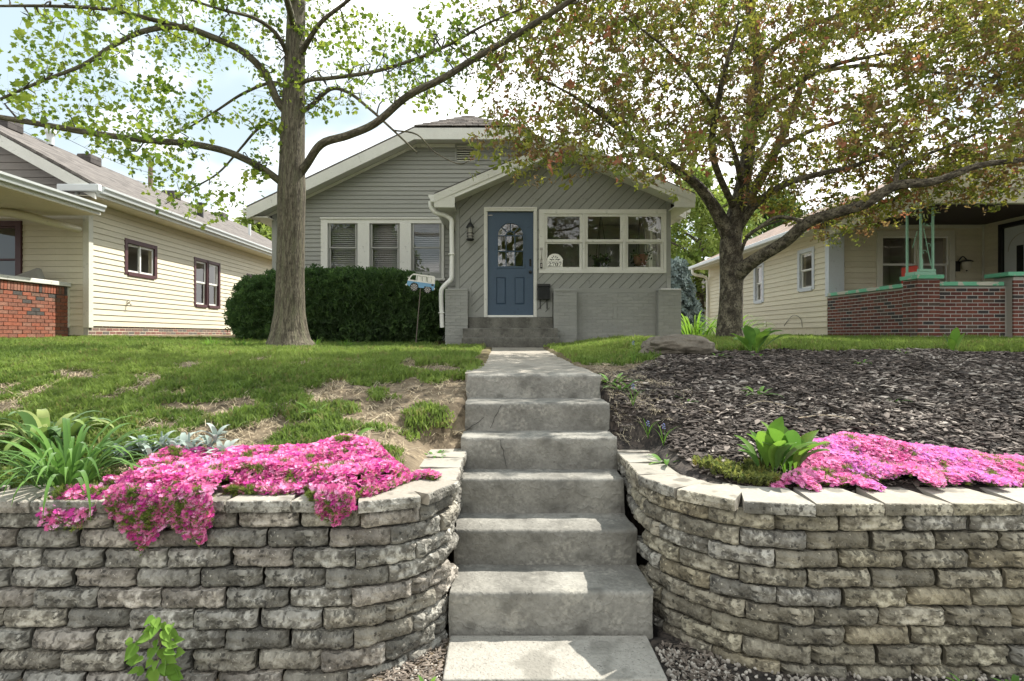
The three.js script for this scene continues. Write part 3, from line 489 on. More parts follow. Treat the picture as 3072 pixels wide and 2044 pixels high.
  const tri = (pts) => { const P = [...pts, ...pts.map((p) => p.clone().add(V3(0, -0.03, 0)))], n = pts.length, pos = [], idx = [], uv = []; P.forEach((p) => { pos.push(p.x, p.y, p.z); uv.push(p.x, p.z * 1.1); }); for (let i = 1; i < n - 1; i++) { idx.push(0, i, i + 1, n, n + i + 1, n + i); } for (let i = 0; i < n; i++) { const j = (i + 1) % n; idx.push(i, i + n, j, j, i + n, j + n); } const g = geoOf(pos, idx, uv).toNonIndexed(); g.computeVertexNormals(); return g; };
  const roof = part(house, 'roof', merge([tri([L0, Lc, Rg, Bg, L1]), tri([R0, R1, Bg, Rg, Rc])]), M.roofGrey);
  // shingle courses of the clipped hip
  for (let i = 0; i < 7; i++) { const a = i / 7, b = (i + 1) / 7, A = Lc.clone().lerp(Rg, a), B = Rc.clone().lerp(Rg, a), C = Rc.clone().lerp(Rg, b), D = Lc.clone().lerp(Rg, b), k = Math.max(2, Math.round((B.x - A.x) / 0.3)); for (let q = 0; q < k; q++) { const t0 = q / k, t1 = (q + 1) / k - 0.012, P = [A.clone().lerp(B, t0), A.clone().lerp(B, t1), D.clone().lerp(C, t1), D.clone().lerp(C, t0)]; P[0].y += 0.02; P[1].y += 0.02; part(roof, 'shingle', tri(P.map((p) => p.add(V3(0, 0.012, 0)))), [M.roofGrey, M.roofGrey2 ??= bumpy(rep(T_shingle, 0.5), rep(B_shingle, 0.5), 0.02, lin(0.66, 0.64, 0.63))][(q + i * 3 + (q * i) % 2) % 2]); } }
  // rakes, clipped fascia and soffits
  const bargeF = (a, b, n) => part(house, n, rail(a, b, 0.26, 0.035), M.white);
  bargeF(L0.clone().add(V3(0, -0.045, 0.012)), Lc.clone().add(V3(0, -0.045, 0.012)), 'barge_board'); bargeF(Lc.clone().add(V3(0, -0.045, 0.012)), Rc.clone().add(V3(0, -0.045, 0.012)), 'fascia'); bargeF(Rc.clone().add(V3(0, -0.045, 0.012)), R0.clone().add(V3(0, -0.045, 0.012)), 'barge_board');
  const so = (a, b) => slab(a.clone().add(V3(0, -0.24, -0.03)), b.clone().add(V3(0, -0.24, -0.03)), b.clone().add(V3(0, -0.24, -0.42)), a.clone().add(V3(0, -0.24, -0.42)), 0.02);
  part(house, 'soffit', merge([so(L0, Lc), so(Lc, Rc), so(Rc, R0)]), M.white);
  part(house, 'soffit_moulding', merge([rail(L0.clone().add(V3(0, -0.27, -0.37)), Lc.clone().add(V3(0, -0.27, -0.37)), 0.07, 0.03), rail(Lc.clone().add(V3(0, -0.27, -0.37)), Rc.clone().add(V3(0, -0.27, -0.37)), 0.09, 0.03), rail(Rc.clone().add(V3(0, -0.27, -0.37)), R0.clone().add(V3(0, -0.27, -0.37)), 0.07, 0.03)]), M.white);
  for (const s of [-1, 1]) { const x = cx + s * ex; part(house, 'eave', merge([rail(V3(x - s * 0.02, eaveY, zf - 0.05), V3(x - s * 0.02, eaveY, zb), 0.18, s * 0.03), box(x - s * 0.06, x - s * 0.47, eaveY - 0.2, eaveY - 0.18, zb, zf - 0.04)]), M.white); part(house, 'eave_gutter', rbox(x + s * 0.005, x + s * 0.115, eaveY - 0.10, eaveY + 0.03, zb, zf - 0.02, 0.02), M.whiteVinyl); }

  // ------------------------------------------------------------ the porch
  const px0 = -0.92, px1 = 3.366, pz = -PD, pe = 4.264, psl = 0.433, pcx = 1.21, phw = 2.51, prD = 10.6;
  const pTop = (x) => pe - 0.03 + (phw - Math.abs(x - pcx)) * psl;
  const dx0 = -0.31, dx1 = 0.662, dTop = 4.10, dBot = 1.965, fx0 = 0.745, fx1 = 3.276, fy0 = 2.834, fy1 = 4.103;
  const gl = [[0.88, 1.585], [1.685, 2.39], [2.49, 3.205]], gy0 = 2.90, gy1 = 4.02;
  const porch = part(house, 'porch_wall', extrude([[px0, 1.5], [dx0, 1.5], [dx0, dTop], [dx1, dTop], [dx1, 1.5], [px1, 1.5], [px1, pTop(px1)], [pcx, pTop(pcx)], [px0, pTop(px0)]], 0.12, gl.map(([a, b]) => [[a, gy0], [a, gy1], [b, gy1], [b, gy0]])).translate(0, 0, pz - 0.124), M.greyDiagBack ??= std(lin(0.09, 0.092, 0.085), 0.9));
  // diagonal boards, cut to the wall round door and windows
  const regions = [
    [[-0.835, 1.5], [-0.352, 1.5], [-0.352, 4.148], [-0.835, 4.148]],
    [[-0.352, 4.148], [fx0 - 0.001, 4.148], [fx0 - 0.001, pTop(fx0)], [-0.352, pTop(-0.352)]],
    [[-0.835, 4.148], [-0.352, 4.148], [-0.352, pTop(-0.352)], [-0.835, pTop(-0.835)]],
    [[fx0, 4.103], [fx1, 4.103], [fx1, pTop(fx1)], [pcx, pTop(pcx)], [fx0, pTop(fx0)]],
    [[0.704, 2.53], [fx1, 2.53], [fx1, 2.834], [0.704, 2.834]], [[0.704, 1.965], [1.014, 1.965], [1.014, 2.53], [0.704, 2.53]], [[0.704, 2.834], [0.745, 2.834], [0.745, 4.148], [0.704, 4.148]],
  ];
  const pitch = 0.1405, q2 = Math.SQRT1_2;
  let bi = 0;
  for (const reg of regions) for (let k = -40; k < 60; k++) {          // board k lies where k*pitch <= (y - x)/sqrt2 < (k+1)*pitch
    const lo = k * pitch + 0.0055, hi = (k + 1) * pitch - 0.0055; let p = clipHalf(reg, -q2, q2, hi); if (p.length > 2) p = clipHalf(p, q2, -q2, -lo); if (p.length < 3) continue;
    const area = Math.abs(p.reduce((s, a, i) => { const b = p[(i + 1) % p.length]; return s + a[0] * b[1] - a[1] * b[0]; }, 0)) / 2; if (area < 0.0008) continue;
    part(porch, 'diagonal_board', extrude(p, 0.02 + 0.0015 * hash3(k, 4, 1)).translate(0, 0, pz), M.greyDiag[(k + 60) % 3]); bi++;
  }
  for (const [a, b] of [[px0, -0.838], [fx1 + 0.003, px1]]) part(porch, 'corner_board', rbox(a, b, 2.45, pTop(a < 0 ? a : b) + 0.02, pz - 0.03, pz + 0.03, 0.004), M.greyTrim);
  part(porch, 'sill_board', rbox(1.0, 3.33, 2.44, 2.535, pz - 0.02, pz + 0.05, 0.006), M.greyTrim);
  part(porch, 'base_board', merge([rbox(-0.66, -0.34, 1.962, 2.06, pz - 0.02, pz + 0.026, 0.004), rbox(0.72, 1.01, 1.962, 2.06, pz - 0.02, pz + 0.026, 0.004), rbox(-0.662, -0.605, 2.0, 2.58, pz - 0.02, pz + 0.03, 0.004), rbox(0.955, 1.012, 2.06, 2.55, pz - 0.02, pz + 0.028, 0.004)]), M.greyTrim);
  // sides, floor, ceiling of the porch room; the right side has a window too
  part(house, 'porch_side_wall', box(px0, px0 + 0.12, 1.9, 4.35, -MD + 0.03, pz - 0.13), M.interior);
  { const r = [[-12.35, 2.9, -11.45, 4.0]]; const sh = extrude([[-MD + 0.03, 1.9], [pz - 0.13, 1.9], [pz - 0.13, 4.35], [-MD + 0.03, 4.35]], 0.12, r.map(([a, b, c, d]) => [[a, b], [a, d], [c, d], [c, b]])); sh.rotateY(-Math.PI / 2).translate(px1, 0, 0); part(house, 'porch_side_wall', sh, M.creamTrim); windowUnit(house, { x: px1 - 0.03, y: 2.9, z: -11.9, ry: Math.PI / 2, w: 0.9, h: 1.1, casing: 0.09, casingMat: M.white, sashMat: M.whiteVinyl }); const f = group(house, 'window_trim', px1 - 0.13, 2.9, -11.9, Math.PI / 2); for (const [a, b, c, d] of [[-0.54, -0.45, -0.1, 1.2], [0.45, 0.54, -0.1, 1.2], [-0.45, 0.45, 1.1, 1.2], [-0.45, 0.45, -0.1, 0]]) { const m = new THREE.Mesh(rbox(a, b, c, d, -0.03, 0.0), M.white); m.name = 'trim_board'; f.add(m); } }
  part(house, 'porch_floor', box(px0 + 0.13, px1 - 0.13, 1.9, 1.96, -MD + 0.03, pz - 0.13), M.interior);
  part(house, 'porch_ceiling', box(px0 + 0.13, px1 - 0.13, 4.2, 4.24, -MD + 0.03, pz - 0.13), M.creamTrim);
  // painted brick piers and panel
  const pier = (x0, x1, top, n, proud) => { const zf2 = pz + proud, p = part(house, n, box(x0 + 0.012, x1 - 0.012, 1.2, top - 0.05, pz - 0.1, zf2 - 0.006), M.greyBrick[1]); brickFace(p, { x: x0, y: 1.33, z: zf2 - 0.003, len: x1 - x0, h: top - 1.36, mats: M.greyBrick, proud: 0.004, gap: 0.005, jit: 0.002, seed: 20 + Math.round(x0 * 10), bw: 0.205, bh: 0.06 }); part(p, 'coping', rbox(x0, x1, top - 0.045, top, pz + 0.03, zf2 + 0.008, 0.015), M.greyTrim); return p; };
  pier(-1.109, -0.660, 2.51, 'pier', 0.22); pier(1.014, 1.473, 2.50, 'pier', 0.22); pier(3.058, 3.508, 2.505, 'pier', 0.24);
  { const p = part(house, 'base_panel', box(1.46, 3.07, 1.2, 2.44, pz - 0.1, pz + 0.058), M.greyBrick[1]); brickFace(p, { x: 1.475, y: 1.33, z: pz + 0.06, len: 1.58, h: 1.08, mats: M.greyBrick, proud: 0.003, gap: 0.004, jit: 0.0012, seed: 41, bw: 0.205, bh: 0.06 }); part(p, 'vent_patch', rbox(2.21, 2.285, 1.93, 2.16, pz + 0.05, pz + 0.074, 0.003), M.greyTrim); }
  part(house, 'porch_side_base', merge([box(px0, px0 + 0.12, 1.2, 1.9, -MD, pz - 0.05), box(px1 - 0.12, px1, 1.2, 1.9, -MD, pz - 0.05)]), M.greyBrick[0]);
  // porch steps
  part(house, 'porch_step', stepGeo(-0.655, 1.008, 1.5, 1.955, pz + 0.1 < 0 ? 10.84 : 0, 11.02, 31, 0.006, 30), M.concPorch);
  part(house, 'porch_step', stepGeo(-0.745, 1.075, 1.3, 1.735, 10.55, 10.9, 32, 0.006, 30), M.concPorch);
  part(house, 'porch_step', stepGeo(-0.74, 1.085, 1.2, 1.555, 10.25, 10.6, 33, 0.006, 30), M.concPorch);
  // porch roof
  const zA = -prD, zB = -13.9, ux = 0.07, pL = V3(pcx - phw, pe + ux, zA), pP = V3(pcx, pe + phw * psl + ux, zA), pR = V3(pcx + phw, pe + ux, zA);
  part(house, 'porch_roof', merge([slab(pL, pP, pP.clone().setZ(zB), pL.clone().setZ(zB), 0.03), slab(pP, pR, pR.clone().setZ(zB), pP.clone().setZ(zB), 0.03)]), M.roofDark);
  const lo = (p, y, z) => p.clone().add(V3(0, y, z));
  part(house, 'porch_barge_board', rail(lo(pL, -0.03, 0.02), lo(pP, -0.03, 0.02), 0.15, 0.03), M.white); part(house, 'porch_barge_board', rail(lo(pP, -0.03, 0.02), lo(pR, -0.03, 0.02), 0.15, 0.03), M.white);
  part(house, 'porch_frieze', merge([rail(lo(pL, -0.14, 0.0), lo(pP, -0.14, 0.0), 0.115, 0.03), rail(lo(pP, -0.14, 0), lo(pR, -0.14, 0), 0.115, 0.03)]), M.whiteVinyl);
  const ps = (a, b) => slab(lo(a, -0.235, -0.03), lo(b, -0.235, -0.03), lo(b, -0.235, -0.41), lo(a, -0.235, -0.41), 0.02);
  part(house, 'porch_soffit', merge([ps(pL, pP), ps(pP, pR)]), M.white);
  for (const s of [-1, 1]) { const x = pcx + s * phw; part(house, 'porch_eave', merge([rail(V3(x - s * 0.02, pe + 0.03, zA - 0.03), V3(x - s * 0.02, pe + 0.03, zB), 0.20, s * 0.03), box(x - s * 0.06, x - s * 0.4, pe - 0.2, pe - 0.18, zB, zA - 0.03), rbox(x - s * 0.40, x - s * 0.005, pe - 0.21, pe + 0.03, zA - 0.02, zA + 0.012, 0.004)]), M.white); }
  // left gutter with its profile, and the downspout
  { const x = pcx - phw, g = extrude([[0, 0.02], [-0.125, 0.02], [-0.12, -0.02], [-0.09, -0.06], [-0.075, -0.115], [0, -0.115]], 3.2).translate(x + 0.002, pe + 0.04, zB + 0.01); const gu = part(house, 'porch_gutter', g, M.whiteVinyl);
    const dp = [V3(-1.40, 4.24, -11.0), V3(-1.39, 4.12, -11.0), V3(-1.30, 4.02, -11.0), V3(-1.08, 3.94, -11.0), V3(-0.99, 3.86, -11.0), V3(-0.985, 3.72, -11.0), V3(-0.985, 2.85, -11.0), V3(-1.0, 2.70, -11.0), V3(-1.10, 2.60, -11.0), V3(-1.18, 2.50, -11.0), V3(-1.19, 2.36, -11.0), V3(-1.18, 2.02, -11.0), V3(-1.17, 1.75, -11.0)].map((p) => p.setZ(-10.86));
    const ds = part(house, 'downspout', tube(dp, dp.map(() => 0.046), 8, 5), M.whiteVinyl); part(ds, 'band', merge([rbox(-1.24, -1.12, 2.03, 2.05, -10.92, -10.80), rbox(-1.045, -0.925, 3.18, 3.2, -10.92, -10.8)]), M.whiteVinyl); }
  // window band on the porch: surround and three double-hung windows
  const zF = pz + 0.04; const band = [[fx0, fx1, 4.015, fy1], [fx0, fx1, fy0, 2.905], [fx0, 0.855, 2.905, 4.015], [1.61, 1.66, 2.905, 4.015], [2.415, 2.465, 2.905, 4.015], [3.23, fx1, 2.905, 4.015]];
  part(house, 'porch_window_surround', merge(band.map(([a, b, c, d]) => rbox(a, b, c, d, pz - 0.01, zF, 0.004))), M.white);
  for (const [a, b] of [[0.855, 1.61], [1.66, 2.415], [2.465, 3.23]]) windowUnit(house, { x: (a + b) / 2, y: 2.905, z: pz + 0.03, w: b - a, h: 1.11, casing: 0, sashMat: M.white, sash: 0.055, name: 'porch_window' });
  // door
  const D = group(house, 'front_door', 0.176, 2.0, pz - 0.02), W2 = 0.457, Hd = 2.06, dm = (n, g, m, p = D) => { const o = new THREE.Mesh(g, m); o.name = n; p.add(o); return o; };
  const arch = (hw, y0, y1, n = 16) => { const p = [[-hw, y0], [hw, y0], [hw, y1]]; for (let i = 1; i <= n; i++) { const a = i / n * Math.PI; p.push([hw * Math.cos(a), y1 + hw * Math.sin(a)]); } return p; };
  const panels = [[[-0.285, 0.215], [-0.09, 0.215], [-0.09, 0.755], [-0.285, 0.755]], [[0.085, 0.215], [0.28, 0.215], [0.28, 0.755], [0.085, 0.755]]];
  const slabDoor = dm('door_slab', extrude([[-W2, 0], [W2, 0], [W2, Hd], [-W2, Hd]], 0.04, [arch(0.272, 0.955, 1.585).reverse(), ...panels.map((p) => p.slice().reverse())]).translate(0, 0, -0.03), M.blue);
  panels.forEach((p) => { const [a, b] = [p[0], p[2]], s = new THREE.Shape([[a[0] + 0.03, a[1] + 0.03], [b[0] - 0.03, a[1] + 0.03], [b[0] - 0.03, b[1] - 0.03], [a[0] + 0.03, b[1] - 0.03]].map((q) => new THREE.Vector2(...q))); dm('door_panel', merge([metric(new THREE.ExtrudeGeometry(s, { depth: 0.004, bevelEnabled: true, bevelThickness: 0.014, bevelSize: 0.026, bevelSegments: 1 })).translate(0, 0, -0.010), box(a[0], b[0], a[1], b[1], -0.028, -0.022)]), M.blue); });
  dm('glass_frame', extrude(arch(0.290, 0.935, 1.585), 0.022, [arch(0.250, 0.977, 1.585).reverse()], 0.004).translate(0, 0, -0.004), M.blue);
  const mun = (x0, y0, x1, y1) => { const L = Math.hypot(x1 - x0, y1 - y0); return metric(new RoundedBoxGeometry(L, 0.020, 0.018, 1, 0.004).rotateZ(Math.atan2(y1 - y0, x1 - x0)).translate((x0 + x1) / 2, (y0 + y1) / 2, 0.004)); };
  const ring = metric(new THREE.TorusGeometry(0.09, 0.011, 6, 14, Math.PI).translate(0, 1.585, 0.004));
  const muns = [[-0.253, 1.585, 0.253, 1.585], [-0.253, 1.275, 0.253, 1.275], [-0.088, 0.975, -0.088, 1.585], [0.088, 0.975, 0.088, 1.585], [0, 1.672, 0, 1.838], [-0.066, 1.65, -0.18, 1.764], [0.066, 1.65, 0.18, 1.764]];
  muns.forEach((m) => dm('muntin', mun(...m), M.blue)); dm('muntin', ring, M.blue);
  // one wavy pane per light of the door, their reflections bend a little each
  const wav = new THREE.MeshPhysicalMaterial({ color: 0xffffff, roughness: 0, transmission: 1, thickness: 0, ior: 2.3, bumpMap: tex(256, (u, v) => tfbm(u, v, 4, 191, 2), false), bumpScale: 0.012 });
  const pane = (x0, x1, y0, y1, ou) => { const g = new THREE.PlaneGeometry(x1 - x0, y1 - y0, 1, 1).translate((x0 + x1) / 2, (y0 + y1) / 2, -0.006); const uv = g.attributes.uv; for (let i = 0; i < 4; i++) uv.setXY(i, g.attributes.position.getX(i) * 1.5 + ou, g.attributes.position.getY(i) * 1.5 + ou * 2); return g; };
  [[-0.26, -0.088], [-0.088, 0.088], [0.088, 0.26]].forEach(([a, b], i) => { dm('pane', pane(a, b, 0.96, 1.275, i * 0.3), wav); dm('pane', pane(a, b, 1.275, 1.585, i * 0.3 + 0.15), wav); });
  { const g = new THREE.ShapeGeometry(new THREE.Shape(arch(0.265, 1.585, 1.5855).map((q) => new THREE.Vector2(...q)))).translate(0, 0, -0.006); dm('fanlight_pane', metric(g, 1.5), wav); }
  dm('keypad_lock', merge([rbox(0.375, 0.415, 0.975, 1.12, 0.009, 0.035, 0.01), metric(new THREE.CylinderGeometry(0.011, 0.011, 0.008, 12).rotateX(Math.PI / 2).translate(0.395, 1.0, 0.038))]), M.blackGloss);
  dm('door_knob', metric(new THREE.LatheGeometry([[0.0, 0.065], [0.018, 0.064], [0.028, 0.052], [0.026, 0.038], [0.012, 0.028], [0.012, 0.012], [0.033, 0.010], [0.033, 0.0]].map((q) => new THREE.Vector2(...q)), 14).rotateX(Math.PI / 2).translate(0.395, 0.86, 0.009)), M.blackGloss);
  dm('closer_arm', rbox(-0.44, -0.36, 1.985, 1.998, 0.009, 0.03, 0.002), M.metal);
  part(house, 'door_frame', merge([rbox(-0.352, -0.283, 1.958, 4.068, pz - 0.06, pz + 0.045, 0.005), rbox(0.635, 0.704, 1.958, 4.068, pz - 0.06, pz + 0.045, 0.005), rbox(-0.352, 0.704, 4.068, 4.148, pz - 0.06, pz + 0.048, 0.005), rbox(-0.33, -0.305, 1.96, 4.07, pz + 0.03, pz + 0.058, 0.004), rbox(0.657, 0.682, 1.96, 4.07, pz + 0.03, pz + 0.058, 0.004), rbox(-0.33, 0.682, 4.11, 4.135, pz + 0.03, pz + 0.06, 0.004)]), M.white);
  part(house, 'threshold', rbox(-0.28, 0.632, 1.958, 1.998, pz - 0.06, pz + 0.03, 0.005), M.whiteVinyl);
}
// wall lantern, mailbox, pull handle and lock box, number plaque
{
  const X = -0.62, Z = -PD + 0.02, L = thing('wall_lantern', 'black carriage wall lantern left of the blue door', 'lantern', [X, 3.45, Z]);
  const lz = Z + 0.12, P = (n, g, m) => part(L, n, g, m);
  P('back_plate', rbox(X - 0.03, X + 0.03, 3.62, 3.82, Z - 0.001, Z + 0.018, 0.006), M.black);
  P('arm', tube([V3(X, 3.76, Z + 0.01), V3(X, 3.86, Z + 0.05), V3(X, 3.88, lz - 0.02), V3(X, 3.83, lz)], [0.01, 0.01, 0.01, 0.01], 6, 4), M.black);
  P('finial', metric(new THREE.LatheGeometry([[0.012, 0], [0.02, 0.02], [0.008, 0.05], [0.013, 0.07], [0.004, 0.13], [0, 0.14]].map((q) => new THREE.Vector2(...q)), 10).translate(X, 3.80, lz)), M.black);
  P('roof', metric(new THREE.LatheGeometry([[0, 0.1], [0.02, 0.1], [0.035, 0.085], [0.055, 0.05], [0.078, 0.02], [0.082, 0]].map((q) => new THREE.Vector2(...q)), 12).translate(X, 3.72, lz)), M.black);
  P('glass', metric(new THREE.CylinderGeometry(0.058, 0.058, 0.2, 14, 1, true).translate(X, 3.62, lz)), M.lampGlass);
  for (let i = 0; i < 4; i++) { const a = i * Math.PI / 2 + 0.78; P('cage_bar', rbox(X + 0.064 * Math.cos(a) - 0.006, X + 0.064 * Math.cos(a) + 0.006, 3.5, 3.72, lz + 0.064 * Math.sin(a) - 0.006, lz + 0.064 * Math.sin(a) + 0.006, 0.002), M.black); }
  for (const y of [3.605, 3.545]) P('cage_ring', metric(new THREE.TorusGeometry(0.064, 0.007, 6, 16).rotateX(Math.PI / 2).translate(X, y, lz)), M.black);
  P('base', metric(new THREE.LatheGeometry([[0, -0.02], [0.05, -0.015], [0.078, 0], [0.078, 0.02], [0.05, 0.03], [0, 0.03]].map((q) => new THREE.Vector2(...q)), 14).translate(X, 3.475, lz)), M.black);
}
{
  const x0 = 0.715, x1 = 0.955, Z = -PD + 0.018, B = thing('mailbox', 'black metal wall mailbox with hooks below it, right of the door', 'mailbox', [0.835, 2.3, Z]);
  part(B, 'box', rbox(x0, x1, 2.30, 2.565, Z, Z + 0.11, 0.008), M.blackGloss);
  { const g = extrude([[0, 0], [0.135, 0], [0.135, 0.015], [0.02, 0.055], [0, 0.055]], x1 - x0 + 0.012).rotateY(-Math.PI / 2).translate(x1 + 0.006, 2.566, Z); part(B, 'lid', g, M.black); }
  for (const x of [0.765, 0.9]) part(B, 'hook', tube([V3(x, 2.31, Z + 0.02), V3(x, 2.16, Z + 0.02), V3(x, 2.13, Z + 0.035), V3(x, 2.155, Z + 0.05)], [0.008, 0.008, 0.008, 0.008], 6, 3), M.black);
}
{
  const Z = -PD + 0.042, x = 0.785, H = thing('pull_handle', 'pewter pull handle with a small lock box on the white window frame', 'handle', [x, 3.1, Z]);
  part(H, 'grip', tube([V3(x, 3.315, Z), V3(x, 3.30, Z + 0.045), V3(x, 3.13, Z + 0.045), V3(x, 3.095, Z)], [0.01, 0.01, 0.01, 0.01], 6, 4), M.metal);
  for (const y of [3.31, 3.08]) part(H, 'mount', rbox(x - 0.026, x + 0.026, y - 0.02, y + 0.03, Z - 0.002, Z + 0.008, 0.004), M.metal);
  part(H, 'lock_box', rbox(x - 0.022, x + 0.022, 2.925, 3.04, Z - 0.002, Z + 0.025, 0.006), M.black); part(H, 'lock_face', rbox(x - 0.012, x + 0.012, 2.95, 3.015, Z + 0.0255, Z + 0.029, 0.003), M.metal);
}
const font = await new FontLoader().loadAsync('fonts/droid/droid_serif_bold.typeface.json');
{
  const Z = -PD - 0.008, x0 = 0.905, x1 = 1.215, y0 = 2.962, N = thing('house_number_plaque', 'white arched house number plaque reading 2707 in the porch window', 'plaque', [1.06, y0, Z]);
  const out = [[x0, y0], [x1, y0], [x1, y0 + 0.135], [x1 + 0.015, y0 + 0.14]]; for (let i = 1; i < 8; i++) { const a = i / 8 * Math.PI; out.push([1.06 + 0.15 * Math.cos(a), y0 + 0.14 + 0.125 * Math.sin(a)]); } out.push([x0 - 0.015, y0 + 0.14], [x0, y0 + 0.135]);
  part(N, 'plate', extrude(out, 0.008).translate(0, 0, Z), M.plaque = std(lin(0.85, 0.84, 0.78), 0.5));
  const g = new TextGeometry('2707', { font, size: 0.073, depth: 0.003, curveSegments: 4 }); g.computeBoundingBox(); const bw = g.boundingBox.max.x - g.boundingBox.min.x, kx = 0.26 / bw; g.scale(kx, 1, 1).translate(x0 + 0.025, y0 + 0.016, Z + 0.008); part(N, 'digits', metric(g), M.black);
  for (const y of [y0 + 0.006, y0 + 0.108]) part(N, 'rule', box(x0 + 0.02, x1 - 0.02, y, y + 0.004, Z + 0.0085, Z + 0.0105), M.black);
  for (const s of [-1, 1]) for (const [u, v, a] of [[0.025, 0.155, 0.5], [0.05, 0.195, 0.9], [0.085, 0.16, 0.1], [0.06, 0.15, -0.4], [0.02, 0.215, 1.2]]) { const l = new THREE.SphereGeometry(0.02, 8, 5); l.scale(1, 0.45, 0.15).rotateZ(s * a).translate(1.06 + s * u, y0 + v - 0.01, Z + 0.009); part(N, 'leaf_ornament', metric(l), M.black); }
}
// hanging plants inside the porch
function hangingPlant(x, y, z, label, mat, leaves, trail, seed) {
  const r = rng(seed), T = thing('hanging_plant', label, 'hanging plant', [x, y, z], 'hanging plants in the porch');
  part(T, 'pot', metric(new THREE.LatheGeometry([[0, 0], [0.09, 0], [0.13, 0.06], [0.15, 0.2], [0.165, 0.21], [0.165, 0.23], [0.14, 0.23], [0.13, 0.1], [0, 0.1]].map((q) => new THREE.Vector2(...q)), 18).translate(x, y, z)), mat);
  for (let i = 0; i < 3; i++) { const a = i * 2.1 + 0.4; part(T, 'cord', tube([V3(x + 0.15 * Math.cos(a), y + 0.22, z + 0.15 * Math.sin(a)), V3(x, 4.18, z)], [0.008, 0.005], 5, 2), M.black); }
  const g = merge(Array.from({ length: leaves }, () => { const a = r() * 6.28, L = 0.1 + r() * trail, o = 0.1 + r() * 0.12, l = new THREE.SphereGeometry(0.035, 5, 3); l.scale(1, 0.25, 0.6).rotateZ(r() * 3).rotateY(r() * 6).translate(x + o * Math.cos(a), y + 0.26 - L * r() * 1.3 + 0.08 * r(), z + o * Math.sin(a)); return l; }));
  part(T, 'leaves', g, M.darkLeaf ??= leafy(lin(0.03, 0.06, 0.02), 0.3));
}
hangingPlant(2.1, 3.0, -11.7, 'trailing dark plant hanging inside the middle porch window', M.black, 120, 0.5, 3);
hangingPlant(2.92, 3.06, -11.6, 'terracotta pot hanging inside the right porch window', M.pot = std(lin(0.24, 0.11, 0.08), 0.8), 40, 0.15, 4);
